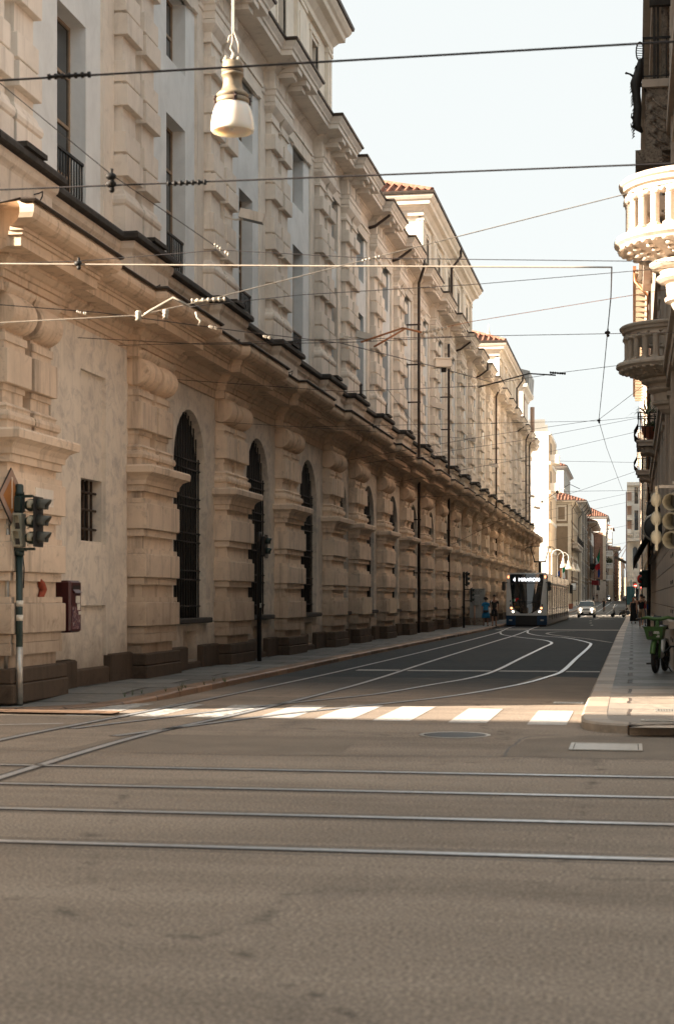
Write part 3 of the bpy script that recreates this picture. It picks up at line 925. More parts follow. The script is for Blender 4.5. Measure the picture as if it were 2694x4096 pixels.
# end face toward the cross street and the hidden body behind
mb = MB()
mb.box(-30, XW - .46, 23.3, YEND, .1, 7.6).box(-30, XU - .51, 23.3, YEND, 7.6, 16.8)
for x0 in (-12.6, -17, -22, -27): mb.box(x0, x0 + 2.4, 22.95, 23.31, .1, 16.7)  # unseen end piers, set proud to keep the corner pier shaded
mb.box(-12.6, -10.2, 22.6, 22.951, .1, 9.5)  # low unseen slab added to keep sun off the cornice end
P(mb, 'end_walls_and_shade_slab', M['pier'])
# low roofs of the sections between pavilions
def hip_roof(mb, x0, x1, y0, y1, z0, pitch, hip=True):
    w = (x1 - x0) / 2
    h = w * pitch; k = w if hip else 0
    vs = [(x0, y0, z0), (x1, y0, z0), (x1, y1, z0), (x0, y1, z0), (x0 + w, y0 + k, z0 + h), (x0 + w, y1 - k, z0 + h)]
    mb.add(vs, [(0, 1, 4), (1, 2, 5, 4), (2, 3, 5), (3, 0, 4, 5), (3, 2, 1, 0)])
    # rows of tiles running down both slopes and the near hip
    n = int((y1 - y0) / .42)
    for i in range(n + 1):
        y = y0 + (y1 - y0) * i / n
        t = min(1, (y - y0) / k, (y1 - y) / k) if hip and k else 1
        if t <= .02: continue
        mb.tube([(x1, y, z0 + .03), (x1 - w * t, y, z0 + h * t + .03)], .10, 5, smooth=False)
    if hip:
        n = int((x1 - x0) / .42)
        for i in range(n + 1):
            x = x0 + (x1 - x0) * i / n
            t = 1 - abs(x - x0 - w) / w
            if t <= .02: continue
            mb.tube([(x, y0, z0 + .03), (x, y0 + k * t, z0 + h * t + .03)], .10, 5, smooth=False)
        for sx in (x0, x1):
            mb.tube([(sx, y0, z0 + .05), (x0 + w, y0 + k, z0 + h + .06)], .14, 6, smooth=False)
mb = MB()
for y0, y1 in ((53.0, 76.6), (100.7, 121.3), (142.3, YEND)):
    hip_roof(mb, -26, XU - .3, y0, y1, 16.84, .22, False)
P(mb, 'section_roof', M['tile'])
# ---- attic pavilions
def pavilion(y0, y1, xf, zt, ridge):
    mb = MB()
    nb = max(3, round((y1 - y0) / 4.6)); bw = (y1 - y0) / nb
    hl = [(y0 + bw * (i + .5) - .55, y0 + bw * (i + .5) + .55, 17.5, 19.3, False) for i in range(nb)]
    wall_with_holes(mb, xf - .5, xf, y0, y1, 16.7, zt, hl)
    mb.box(-24, xf - .5, y0, y0 + .5, 16.7, zt).box(-24, xf - .5, y1 - .5, y1, 16.7, zt).box(-24, -23.6, y0, y1, 16.7, zt)
    w = P(mb, 'attic_wall', M['attic'])
    for i in range(nb + 1):
        yy = y0 + bw * i
        a = max(y0 - .0, yy - .65); b = min(y1 + .0, yy + .65)
        mb = MB()
        mb.box(xf - .1, xf + .12, a, b, 16.8, zt)
        mb.box(xf - .1, xf + .16, a - .03, b + .03, zt - .42, zt - .3)
        mb.box(xf + .11, xf + .15, a + .2, b - .2, 17.4, zt - .7)
        P(mb, 'attic_pilaster', M['attic'])
    for i in range(nb):
        c = y0 + bw * (i + .5)
        mb = MB()
        mb.box(xf - .05, xf + .05, c - .8, c + .8, 19.42, 19.6)
        mb.box(xf - .05, xf + .04, c - .7, c - .55, 17.5, 19.42).box(xf - .05, xf + .04, c + .55, c + .7, 17.5, 19.42)
        P(mb, 'attic_window_surround', M['attic'])
    P(MB().box(-14, xf + .12, y0 - .12, y0, zt - .75, zt - .5), 'side_string_course', M['attic'])
    P(MB().box(xf - .7, xf + .12, y0 - .10, y0, 16.8, zt - .755), 'side_pilaster', M['attic'])
    P(MB().box(xf - 5, xf - 1.2, y0 - .06, y0, 18.6, 18.75), 'side_ledge', M['attic'])
    for i in range(nb):
        c = y0 + bw * (i + .5)
        f = MB()
        for yy in (c - .55, c - .03, c + .49): f.box(xf - .3, xf - .25, yy, yy + .06, 17.5, 19.3)
        f.box(xf - .298, xf - .252, c - .55, c + .55, 18.6, 18.66)
        o = P(f, 'attic_window', M['frame_wood'])
        MB().box(xf - .29, xf - .28, c - .54, c + .54, 17.5, 19.3).build('pane', M['glass'], o)
    ring = [(-24, y0), (xf, y0), (xf, y1), (-24, y1)]
    mb = MB(); mb.sweep(ring, [(-.3, zt - .2), (.14, zt - .2), (.14, zt), (.2, zt + .06), (.3, zt + .18), (.45, zt + .24), (.48, zt + .26), (.50, zt + .42), (.58, zt + .48), (.66, zt + .60), (.68, zt + .68), (-.3, zt + .72)])
    P(mb, 'attic_cornice', M['attic'])
    mb = MB(); mb.sweep(ring, [(.3, zt + .725), (.68, zt + .70), (.74, zt + .70), (.76, zt + .80), (.70, zt + .84), (.3, zt + .86)])
    P(mb, 'attic_gutter', M['gutter'])
    mb = MB(); hip_roof(mb, -24.5, xf + .62, y0 - .62, y1 + .62, zt + .80, .42)
    P(mb, 'attic_roof', M['tile'])
    # ladder-like snow guard on the near hip
    mb = MB()
    x = xf - 2.2
    for zz, yy in ((.95, .5), (1.3, 1.3)):
        mb.box(x - .9, x + .5, y0 + yy - .03, y0 + yy + .03, zt + zz, zt + zz + .07)
    mb.box(x + .42, x + .5, y0 + .5, y0 + 1.3, zt + 1.0, zt + 1.3)
    P(mb, 'roof_rail', M['lamp_white'])
    # downpipe on the near side wall
    mb = MB(); px_ = xf - 2.1
    mb.tube([(px_, y0 - .62, zt + .7), (px_, y0 - .62, zt + .2), (px_ + .15, y0 - .14, zt - .35), (px_ + .15, y0 - .14, 16.9)], .06, 8)
    P(mb, 'downpipe', M['pipe'])
pavilion(23.6, 53.0, -9.92, 19.95, 1)
pavilion(76.79, 100.6, -9.92, 20.05, 1)
pavilion(121.45, 142.25, -9.92, 19.95, 1)
# ---- downpipes down the front
def downpipe(y, z_lo, z_hi, jog=True, lower=True):
    mb = MB(); x = -9.5
    top = [(XU + .86, y - .5, z_hi), (XU + .84, y - .5, z_hi - .45)] if jog else [(x, y, z_hi)]
    mb.tube(top + [(x, y, z_hi - 1.0), (x, y, z_hi - 1.3), (x, y, 9.0), (x, y, z_lo if lower else 8.7)], .065, 8)
    for z in (10.5, 12.2, 14.0): mb.box(XU, x + .08, y - .08, y + .08, z, z + .05)
    if lower:
        for z in (1.5, 2.8, 5.2): mb.box(XW, x + .09, y - .09, y + .09, z, z + .05)
    P(mb, 'downpipe', M['pipe'])
downpipe(72.9, .1, 16.9); downpipe(85.0, .1, 15.0, False); downpipe(115.0, .1, 16.9); downpipe(147.3, .1, 16.9, True, False); downpipe(152.3, .1, 16.9, True, False)
for y, z in ((62.0, 16.85), (68.2, 16.85), (93.5, 16.85), (105.0, 16.85), (140.3, 16.85)):
    mb = MB().tube([(XU + .84, y, z), (XU + .83, y, z - .45), (XU + .3, y - .1, z - .85), (XU + .1, y - .3, z - .95)], .06, 8)
    P(mb, 'gutter_spout', M['pipe'])
for y0, y1 in ((76.79, 100.6),):
    mb = MB().tube([(-9.92 + .7, 88.5, 20.8), (-9.92 + .68, 88.5, 20.3), (-9.92 + .2, 88.3, 19.6), (-9.92 + .2, 88.3, 17.0)], .07, 8)
    P(mb, 'downpipe', M['pipe'])
mb = MB().tube([(-9.22, 139.0, 20.7), (-9.24, 139.0, 20.2), (-9.72, 138.8, 19.5), (-9.72, 138.8, 16.9)], .07, 8)
P(mb, 'downpipe', M['pipe'])
# pale repair panels on three piers, small graffiti and the carved street name
for i, (za, zb) in ((5, (1.12, 1.72)), (6, (1.10, 1.66)), (7, (1.12, 1.64))):
    y = PIER[i]
    mb = MB().box(XB - .02, XB + .03, y + .55, y + PW + .04, za, zb)
    tag(P(mb, 'repair_panel', M['cream']), 'smooth pale patch on the pier block')
def street_text(txt, size, y, z, x, mat, name, par=None):
    Mx = Matrix(((0, 0, 1, x), (1, 0, 0, y), (0, 1, 0, z), (0, 0, 0, 1)))
    return P(text_mb(txt, size, Mx, .003), name, mat)
P(MB().box(XB - .01, XB + .012, 24.55, 25.35, 3.16, 3.44), 'street_name_tablet', M['trim'])
street_text('VIA  PI', .15, 25.12, 3.2, XB + .014, M['pilaster'], 'street_name_lettering')
mb = MB(); mb.tube([(XB - .08, 24.95, 1.98), (XB - .08, 25.05, 1.9), (XB - .08, 25.12, 1.82), (XB - .08, 25.05, 1.74), (XB - .08, 24.9, 1.66)], [.03, .07, .07, .06, .01], 6)
P(mb, 'red_graffiti', m_plain('red_spray', (.28, .06, .03), .9))
# black eye-hooks left in the wall
for y, z in ((25.2, 8.25), (31.9, 8.0), (38.7, 7.95), (45.0, 8.05)):
    mb = MB().tube([(-9.6, y, z), (-9.5, y, z + .02), (-9.46, y + .05, z + .06), (-9.48, y + .1, z), (-9.5, y + .06, z - .08)], .012, 5)
    P(mb, 'wall_hook', M['iron'])
# ================================================================ right-hand house with bow balconies
XR = .95
house = empty('corner_house', (XR, 55, .1), label='tall ornate house with bow balconies of twisted stone columns along the right pavement', cat='building')
def H(mb, name, mats, loc=(0, 0, 0), parent=None):
    o = mb.build(name, mats, parent or house)
    if parent is None: o.location = Vector(loc) - Vector(house.location)
    return o
mb = MB()
rh = []
for yc in (27.2, 33.6, 40.4, 47.2, 53.9, 60.6, 67.4, 74.2):
    rh += [(yc - .75, yc + .75, 8.0, 10.9, False), (yc - .75, yc + .75, 13.4, 16.2, False), (yc - .6, yc + .6, 4.9, 6.6, False) if yc > 50 else (yc - .7, yc + .7, 3.5, 6.2, False)]
wall_with_holes(mb, XR, XR + .5, 24.6, 80, .1, 17.2, rh)
H(mb, 'wall', M['redstone'])
H(MB().box(XR + .51, 12, 24.7, 80, .1, 17.1), 'inner_body', M['dark'])
# ashlar base with joints, string courses and pilaster strips
mb = MB()
for y0 in [24.6 + 1.15 * i for i in range(48)]:
    for j in range(7):
        z0 = .1 + .46 * j
        if any(h[0] - .2 < y0 + .5 < h[1] + .2 and h[2] < z0 + .4 for h in rh[2::3]) and j > 1: continue
        mb.box(XR - .10, XR + .05, y0 + (.0 if j % 2 else -.3) + .015, y0 + (.0 if j % 2 else -.3) + 1.135, z0 + .012, z0 + .448)
H(mb, 'stone_base', M['grey_wall'])
H(MB().box(XR - .085, XR + .04, 24.3, 80, .1, 3.3), 'base_joints', M['carved'])
mb = MB()
for z0, z1, p in ((3.32, 3.6, .2), (6.75, 7.05, .18), (7.05, 7.2, .26), (12.4, 12.7, .2), (16.5, 17.0, .5), (17.0, 17.3, .7)):
    mb.box(XR - p, XR + .05, 24.3, 80, z0, z1)
for y in (30.2, 37.2, 43.9, 50.6, 57.3, 64.0, 70.8, 77.6):
    mb.box(XR - .12, XR + .05, y - .35, y + .35, 3.6, 6.75).box(XR - .12, XR + .05, y - .3, y + .3, 7.2, 12.4).box(XR - .12, XR + .05, y - .3, y + .3, 12.7, 16.5)
    mb.box(XR - .06, XR + .05, y - .75, y - .45, 3.6, 6.75).box(XR - .06, XR + .05, y + .45, y + .75, 3.6, 6.75)
H(mb, 'stone_bands', M['grey_wall'])
for y0, y1, z0, z1, _ in rh:
    mb = MB()
    for a, b in ((y0 - .22, y0), (y1, y1 + .22)): mb.box(XR - .09, XR + .1, a, b, z0 - .05, z1 + .05)
    mb.box(XR - .10, XR + .1, y0 - .22, y1 + .22, z1 + .05, z1 + .3).box(XR - .16, XR + .1, y0 - .3, y1 + .3, z1 + .3, z1 + .4).box(XR - .14, XR + .1, y0 - .26, y1 + .26, z0 - .15, z0 - .05)
    H(mb, 'window_surround', M['marble'])
hw = None
for y0, y1, z0, z1, _ in rh:
    key = (round(y1 - y0, 2), round(z1 - z0, 2))
    f = MB(); x = XR + .26; w = (y1 - y0) / 2; h = z1 - z0
    for a in (-w, -.03, w - .06): f.box(x, x + .06, a, a + .06, 0, h)
    for zz in (0, h * .62, h - .06): f.box(x + .002, x + .058, -w, w, zz, zz + .06)
    o = H(f, 'window', M['frame_wood'], (0, (y0 + y1) / 2, z0))
    MB().box(x + .02, x + .03, -w, w, 0, h).build('pane', M['glass'], o)
# bow balcony
def half(mb, prof, n=36): mb.lathe(prof, n, smooth=False, caps=False, a0=PI / 2, a1=1.5 * PI)
def bow_balcony(yc, z):
    s = MB()
    half(s, [(.0, 0.12), (1.06, .12), (1.10, .10), (1.20, .08), (1.22, .03), (1.22, -.03), (1.16, -.08), (1.14, -.12), (1.10, -.13), (.98, -.18), (.72, -.30), (.60, -.36)])
    half(s, [(.60, -.36), (.66, -.38), (.67, -.46), (.62, -.50), (.52, -.53), (.50, -.60), (.56, -.64), (.57, -.70), (.50, -.75), (.42, -.78), (.40, -1.0), (.44, -1.04), (.43, -1.1), (.34, -1.14), (.30, -1.24), (.2, -1.34), (.08, -1.40), (.0, -1.42)])
    o = H(s, 'bow_balcony', M['marble'], (XR, yc, z))
    r = MB()
    half(r, [(.92, .86), (1.02, .86), (1.03, .93), (1.09, .95), (1.10, 1.02), (1.14, 1.05), (1.15, 1.10), (1.12, 1.14), (.90, 1.14), (.90, .86)])
    r.build('handrail', M['marble'], o)
    e = MB()
    for i in range(19):
        a = PI / 2 + PI * (i + .5) / 19
        e.ball((1.12 * math.cos(a), 1.12 * math.sin(a), -.135), .05, 8, (1, 1, .8))
        if i % 2 == 0:
            for rr, zz in ((.98, -.20), (.86, -.255), (.75, -.30)):
                e.ball((rr * math.cos(a), rr * math.sin(a), zz), .07, 6, (1, 1, .5))
    for i in range(10):
        a = PI / 2 + PI * (i + .5) / 10
        Mx = rotM('Z', a)
        e.obox((.655 * math.cos(a), .655 * math.sin(a), -.42), (.02, .06, .035), Mx)
    e.build('carved_soffit', M['marble'], o)
    b0 = None
    nb = 12
    for i in range(nb):
        a = PI / 2 + PI * (i + .5) / nb
        if b0 is None:
            m = MB(); rs = []
            for q in range(29):
                zz = .20 + .52 * q / 28; tw = q * .42
                rs.append([((.062 + .011 * math.cos(5 * (2 * PI * k / 20 + tw))) * math.cos(2 * PI * k / 20), (.062 + .011 * math.cos(5 * (2 * PI * k / 20 + tw))) * math.sin(2 * PI * k / 20), zz) for k in range(20)])
            m.rings(rs, True, True)
            m.box(-.085, .085, -.085, .085, .12, .17).box(-.08, .08, -.10, .10, .80, .86)
            m.lathe([(.085, .17), (.09, .185), (.075, .2)], 14)
            m.lathe([(.065, .71), (.08, .73), (.075, .76)], 14)
            for sy in (-1, 1):
                m.tube([(-.09, sy * .095, .775), (.09, sy * .095, .775)], .042, 10)
            m.box(-.075, .075, -.09, .09, .765, .80)
            b0 = m.build('twisted_baluster', M['marble'], o); bb = b0
        else: bb = dup(b0, o)
        bb.location = (.98 * math.cos(a), .98 * math.sin(a), 0); bb.rotation_euler = (0, 0, a)
    return o
bow_balcony(26.8, 7.40).scale = (1.03, 1.03, .86)
bow_balcony(40.4, 7.31).scale = (1.12, 1.12, .85)
# iron balconies further along
def iron_balcony(yc, z, plants):
    s = MB()
    s.box(XR - .78, XR + .05, -1.1, 1.1, -.14, 0).box(XR - .84, XR + .05, -1.16, 1.16, 0, .07)
    for sy in (-.85, .75):
        pr = [(XR, -.16), (XR - .62, -.16), (XR - .70, -.22), (XR - .68, -.34), (XR - .55, -.38), (XR - .42, -.34), (XR - .2, -.42), (XR, -.62)]
        s.prism(pr, sy, sy + .16, 'y')
        s.tube([(XR - .6, sy - .01, -.26), (XR - .6, sy + .17, -.26)], .09, 12)
    o = H(s, 'iron_balcony', M['grey_wall'], (0, yc, z))
    g = MB()
    pts = lambda y: [(XR - .74, y, .07), (XR - .90, y, .25), (XR - .92, y, .42), (XR - .78, y, .66), (XR - .76, y, 1.05)]
    for i in range(12): g.tube(pts(-1.05 + 2.1 * i / 11), .016, 5)
    for i in range(5):
        for y in (-1.06, 1.06): g.tube([(XR - .02 - .17 * i, y, .07), (XR - .02 - .17 * i, y, 1.05)], .014, 5)
    g.box(XR - .80, XR, -1.08, -1.04, 1.04, 1.08).box(XR - .80, XR, 1.04, 1.08, 1.04, 1.08).box(XR - .80, XR - .74, -1.08, 1.08, 1.04, 1.08)
    for zz in (.55, .9):
        g.box(XR - .78, XR, -1.07, -1.05, zz, zz + .03)
    g.build('railing', M['iron'], o)
    return o
iron_balcony(60.6, 7.3, True); iron_balcony(74.4, 7.3, False)
# stone balcony of the second floor with carved console and its iron rail
s = MB()
s.box(XR - .75, XR + .05, -1.3, 1.3, 0, .18)
o = H(s, 'upper_balcony', M['grey_wall'], (0, 39.6, 13.5))
for y in (-1.2, .8):
    s = MB()
    s.box(XR - .66, XR + .02, y, y + .4, -1.45, 0)
    for j in range(5):
        zz = -.22 - .27 * j
        s.tube([(XR - .58 + .03 * j, y - .02, zz), (XR - .58 + .03 * j, y + .42, zz)], .10, 12)
        s.tube([(XR - .58 + .03 * j, y - .045, zz), (XR - .58 + .03 * j, y - .015, zz)], .055, 10)
        s.tube([(XR - .52, y - .01, zz - .02), (XR - .36, y - .02, zz - .2), (XR - .16, y - .02, zz - .3)], .03, 6)
    if y < 0: s.box(XR - .9, XR - .3, -1.3, -.4, -1.75, -1.45)
    s.build('carved_console', M['carved'], o)
g = MB()
g.box(XR - .74, XR, -1.26, -1.22, 1.12, 1.17).box(XR - .74, XR, -1.25, -1.23, .25, .28).box(XR - .74, XR - .70, -1.26, 1.26, 1.12, 1.17)
for x in (XR - .72, XR - .45, XR - .2): g.box(x - .012, x + .012, -1.25, -1.23, .18, 1.12)
for i in range(9): g.box(XR - .73, XR - .71, -1.2 + .3 * i, -1.18 + .3 * i, .18, 1.12)
g.build('railing', M['iron'], o)
# scaly wrought ornament hanging on the balcony corner
g = MB()
loop = [(XR - .80 + .085 * math.cos(2 * PI * i / 16), -1.2, .86 + .22 * math.sin(2 * PI * i / 16)) for i in range(17)]
g.tube(loop, .018, 6)
for i in range(6): g.tube([(XR - .885, -1.2, .72 + .055 * i), (XR - .715, -1.2, .70 + .055 * i)], .009, 5)
pts = [(XR - .78, -1.2, .68), (XR - .80, -1.2, .52), (XR - .84, -1.2, .30), (XR - .90, -1.2, .12), (XR - .88, -1.2, -.12), (XR - .85, -1.2, -.42), (XR - .87, -1.2, -.72), (XR - .85, -1.2, -.90), (XR - .74, -1.2, -1.02)]
g.tube(pts, [.05, .09, .12, .13, .10, .10, .105, .09, .03], 10)
for i in range(30):
    q = pts[1 + i * 7 // 30]; z = q[2] - .2 * ((i * 7 / 30) % 1); sy = (i % 3 - 1) * .07
    x0 = q[0] - .09
    g.add([(x0, -1.2 + sy - .03, z), (x0, -1.2 + sy + .03, z), (x0 - .045, -1.2 + sy + .01, z - .09), (x0 - .045, -1.2 + sy - .01, z - .09), (x0 + .03, -1.2 + sy, z - .03)], [(0, 1, 2, 3), (0, 4, 1), (1, 4, 2), (2, 4, 3), (3, 4, 0)])
g.tube([(XR - .90, -1.2, .26), (XR - 1.02, -1.22, .34), (XR - 1.10, -1.22, .37)], [.04, .022, .02], 6).ball((XR - 1.11, -1.22, .37), .03, 8)
g.tube([(XR - .92, -1.2, -.72), (XR - .99, -1.22, -.66), (XR - .99, -1.22, -.56)], [.04, .02, .006], 6).tube([(XR - .9, -1.2, -.9), (XR - .99, -1.22, -.88), (XR - 1.01, -1.22, -.8)], [.04, .02, .006], 6).tube([(XR - .80, -1.2, .1), (XR - .70, -1.2, .02), (XR - .66, -1.2, -.08)], [.05, .03, .02], 6)
g.build('wrought_ornament', M['iron'], o)
# twisted column and jambs of the second-floor bay
g = MB(); rs = []
for q in range(80):
    zz = .2 + 4.6 * q / 79
    rs.append([(XR - .22 + (.085 + .02 * math.cos(4 * (2 * PI * k / 16 + q * .5))) * math.cos(2 * PI * k / 16), -.98 + (.085 + .02 * math.cos(4 * (2 * PI * k / 16 + q * .5))) * math.sin(2 * PI * k / 16), zz) for k in range(16)])
g.rings(rs, True, True)
g.build('twisted_column', M['carved'], o)
g = MB().box(XR - .50, XR - .44, -1.15, -1.05, .2, 4.8).box(XR - .42, XR - .36, -1.16, -1.06, .2, 4.8).box(XR - .58, XR + .02, -1.25, -1.1, 1.9, 5.2)
g.build('bay_jamb', M['coping'], o)
# lantern bracket, rain hood and dark doorway furniture on the ground floor
mb = MB()
mb.box(XR - .42, XR, 47.2, 47.7, 3.72, 3.9).box(XR - .36, XR, 47.25, 47.65, 3.5, 3.7).box(XR - .40, XR, 47.2, 47.7, 3.35, 3.5)
mb.ball((XR - .38, 47.4, 4.15), .2, 10, (1, 1, 1.3)); mb.tube([(XR - .38, 47.4, 3.9), (XR - .55, 47.4, 4.1), (XR - .52, 47.4, 4.4), (XR - .3, 47.4, 4.45), (XR, 47.4, 4.5)], .05, 8)
H(mb, 'carved_bracket', M['coping'])
mb = MB()
mb.add([(XR, 62, 5.0), (XR, 84, 5.0), (XR - .95, 84, 3.2), (XR - .95, 62, 3.2), (XR, 62, 4.9), (XR, 84, 4.9), (XR - .95, 84, 3.1), (XR - .95, 62, 3.1)], [(0, 1, 2, 3), (7, 6, 5, 4), (0, 3, 7, 4), (1, 5, 6, 2), (3, 2, 6, 7)])
H(mb, 'shop_awning', M['black'])
# round bay with a moulded sill close to the corner
mb = MB(); mb.box(XR - .22, XR + .05, 34.0, 39.2, 1.05, 1.2)
half_s = MB(); half_s.lathe([(.02, 2.45), (.18, 2.55), (.22, 2.62), (.2, 2.72), (.05, 2.8)], 14, (XR + .02, 36.2, 0), smooth=True)
H(mb, 'base_ledge', M['grey_wall'])
for yy in (36.0, 37.6):
    for zz in (.72, 1.35, 2.0, 2.6):
        for q in range(2): H(MB().box(XR - .112, XR - .06, yy + .28 * q, yy + .2 + .28 * q, zz, zz + .08), 'vent_slot', M['dark'])

# ================================================================ buildings further up the street
def block(name, label, xf, y0, y1, depth, h, floors, wallm, trimm, roofm=None, side=1, gf=4.2, winw=1.1, pitch=.35, over=.5, bays=None, endwin=False, shutters=None, roofh=None, z0=None, band=True, pipes=True, sill=True, hipr=True):
    """side=1: facade looks to +x (left of the street); side=-1: looks to -x"""
    zb = gz((y0 + y1) / 2) if z0 is None else z0
    b = empty(name, (xf, y0, zb), label=label, cat='building')
    s = side
    def X(o): return s * o
    L = y1 - y0
    mb = MB()
    nb = bays or max(1, int(L / 3.0)); bw = L / nb
    fh = (h - gf - .6) / max(1, floors - 1)
    def bx(m, a, c, ya, yb, za, zc): m.box(min(X(a), X(c)), max(X(a), X(c)), ya, yb, za, zc)
    hl = []
    for i in range(nb):
        c = bw * (i + .5)
        for j in range(floors):
            if j == 0: hl.append((c - winw * .62, c + winw * .62, .3, gf - .9, False))
            else:
                zz = gf + fh * (j - 1) + fh * .22
                hl.append((c - winw / 2, c + winw / 2, zz, zz + fh * .62, False))
    if s > 0: wall_with_holes(mb, -.4, 0, 0, L, -1.2, h, hl)
    else: wall_with_holes(mb, 0, .4, 0, L, -1.2, h, hl)
    bx(mb, -depth, -.41, 0, L, -1.2, h)
    mb.build('wall', wallm, b)
    t = MB()
    if band:
        for zz in [gf] + [gf + fh * j for j in range(1, floors - 1)]: bx(t, -.1, .12, -.02, L + .02, zz - .2, zz)
        bx(t, -.1, .1, -.02, L + .02, 0, .8)
    for ya, yb, za, zc, _ in hl:
        bx(t, -.1, .07, ya - .16, ya, za, zc); bx(t, -.1, .07, yb, yb + .16, za, zc)
        bx(t, -.1, .11, ya - .22, yb + .22, zc, zc + .22)
        if sill: bx(t, -.1, .14, ya - .2, yb + .2, za - .12, za)
    t.sweep([(X(-depth), 0), (0, 0), (0, L), (X(-depth), L)] if s > 0 else [(X(-depth), L), (0, L), (0, 0), (X(-depth), 0)], [(-.1, h - .55), (.1, h - .55), (.14, h - .4), (.3, h - .3), (over, h - .2), (over + .06, h), (-.1, h + .02)])
    t.build('trim', trimm, b)
    wins = {}
    for ya, yb, za, zc, _ in hl:
        key = (round(yb - ya, 2), round(zc - za, 2)); w = (yb - ya) / 2
        if key not in wins:
            f = MB()
            for a in (-w, -.03, w - .06): bx(f, -.28, -.22, a, a + .06, 0, zc - za)
            for zz in (0, (zc - za) * .6, zc - za - .06): bx(f, -.279, -.221, -w, w, zz, zz + .06)
            o = f.build('window', M['frame_wood'], b)
            m2 = MB(); bx(m2, -.27, -.26, -w, w, 0, zc - za); m2.build('pane', M['glass'], o)
            if shutters and zc - za < gf - 1.3:
                m2 = MB(); bx(m2, .075, .115, -2 * w, -w - .02, 0, zc - za); bx(m2, .075, .115, w + .02, 2 * w, 0, zc - za); m2.build('shutters', shutters, o)
            wins[key] = o
        else: o = dup(wins[key], b)
        o.location = (0, (ya + yb) / 2, za)
    if roofm:
        r = MB(); w = (depth + 2 * over) / 2
        hh = roofh or w * pitch
        xa, xb = X(-depth - over), X(over)
        x0_, x1_ = min(xa, xb), max(xa, xb)
        k = min(w, L / 2 - .1) if hipr else 0.01
        vs = [(x0_, -over, h + .03), (x1_, -over, h + .03), (x1_, L + over, h + .03), (x0_, L + over, h + .03), (x0_ + w, -over + k, h + hh), (x0_ + w, L + over - k, h + hh)]
        r.add(vs, [(0, 1, 4), (1, 2, 5, 4), (2, 3, 5), (3, 0, 4, 5), (3, 2, 1, 0)])
        n = int(2 * w / .5)
        for i in range(1, n):
            x = x0_ + 2 * w * i / n; q = 1 - abs(x - x0_ - w) / w
            r.tube([(x, -over, h + .06), (x, -over + k * q, h + hh * q + .06)], .11, 4, smooth=False)
        n = int(L / .6)
        for i in range(n + 1):
            y = -over + (L + 2 * over) * i / max(1, n); q = min(1, (y + over) / k, (L + over - y) / k)
            if q > .03: r.tube([(x1_ if s > 0 else x0_, y, h + .06), ((x1_ - w * q) if s > 0 else (x0_ + w * q), y, h + hh * q + .06)], .11, 4, smooth=False)
        r.build('roof', roofm, b)
        g = MB(); bx(g, over - .02, over + .12, -over, L + over, h - .05, h + .06)
        g.box(x0_, x1_, -over - .12, -over + .02, h - .05, h + .06)
        g.build('gutter', M['gutter'], b)
    if pipes:
        for yy in (.35, L - .4):
            MB().tube([(X(over), yy, h - .05), (X(over), yy, h - .6), (X(.18), yy, h - 1.3), (X(.18), yy, .1)], .07, 6).build('downpipe', M['pipe'], b)
    return b, bx, h
# pale modern block: blank sunlit side wall, ribbed street face, box balconies
b = empty('modern_block', (-9.3, 184.9, 0), label='pale modern block with a blank side wall, ribbed front and box balconies', cat='building')
mb = MB().box(-30, -.1, 0, 15, -1, 20.5)
mb.build('wall', M['white_wall'], b)
mb = MB()
for i in range(18): mb.box(-.1, .08, .15 + .84 * i, .75 + .84 * i, 0, 20.4)
mb.build('front_ribs', M['cream'], b)
mb = MB()
for z in (3.6, 6.9, 10.2, 13.5, 16.8, 20.1): mb.box(-.1, .13, 0, 15, z, z + .35)
mb.build('floor_bands', M['white_wall'], b)
for z in (13.7, 16.9):
    m = MB(); m.box(0, 1.05, .25, 3.2, 0, .12).box(.97, 1.05, .25, 3.2, .12, 1.0).box(0, .97, .25, .33, .12, 1.0).box(0, .97, 3.12, 3.2, .12, 1.0)
    m.build('box_balcony', M['white_wall'], b, (0, 0, z))
mb = MB().box(-9, -.5, .3, .36, 20.5, 21.9).box(-9, -.5, 6, 6.06, 20.5, 21.9); mb.build('roof_screen', M['steel'], b)
mb = MB()
for z in (13.8, 17.0, 10.4): mb.box(.081, .10, .6, 2.8, z, z + 2.3)
mb.build('balcony_opening', M['dark'], b)

# low grey wall between the palace end and the modern block, with a pediment roof
b = empty('garden_wall', (-9.6, 170, 0), label='plain grey wall closing the gap after the palace', cat='wall')
MB().box(-16, 0, 0, .5, 0, 7.3).build('wall', M['cream'], b)

# brown block
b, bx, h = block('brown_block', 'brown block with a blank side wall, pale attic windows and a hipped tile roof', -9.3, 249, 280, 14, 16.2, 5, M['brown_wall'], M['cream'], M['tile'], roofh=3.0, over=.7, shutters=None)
mb = MB()
mb.box(-14, .0, -.08, 0, 12.3, 12.7)
for x in (-4.6, -1.9): mb.box(x - .25, x + 1.25, -.10, 0, 13.1, 15.5)
mb.box(-.45, .02, -.09, 0, 0, 16).box(-14, 0, -.11, 0, 15.6, 16)
mb.build('side_trim', M['cream'], b)
mb = MB()
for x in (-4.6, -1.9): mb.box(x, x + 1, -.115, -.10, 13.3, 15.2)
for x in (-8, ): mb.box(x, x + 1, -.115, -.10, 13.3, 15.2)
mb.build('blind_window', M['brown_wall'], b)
m = MB()
for z in (9.6,):
    bx(m, 0, 1.0, 1, 30, z, z + .25)
    for i in range(30): bx(m, .05, .9, 1.2 + i * .97, 1.6 + i * .97, z - .55, z)
m.build('bracketed_balcony', M['grey_wall'], b)
m = MB()
for i in range(60): m.box(.93, .97, 1.2 + .48 * i, 1.24 + .48 * i, 9.85, 10.8)
m.box(.92, .98, 1, 30, 10.8, 10.86); m.build('balcony_railing', M['iron'], b)
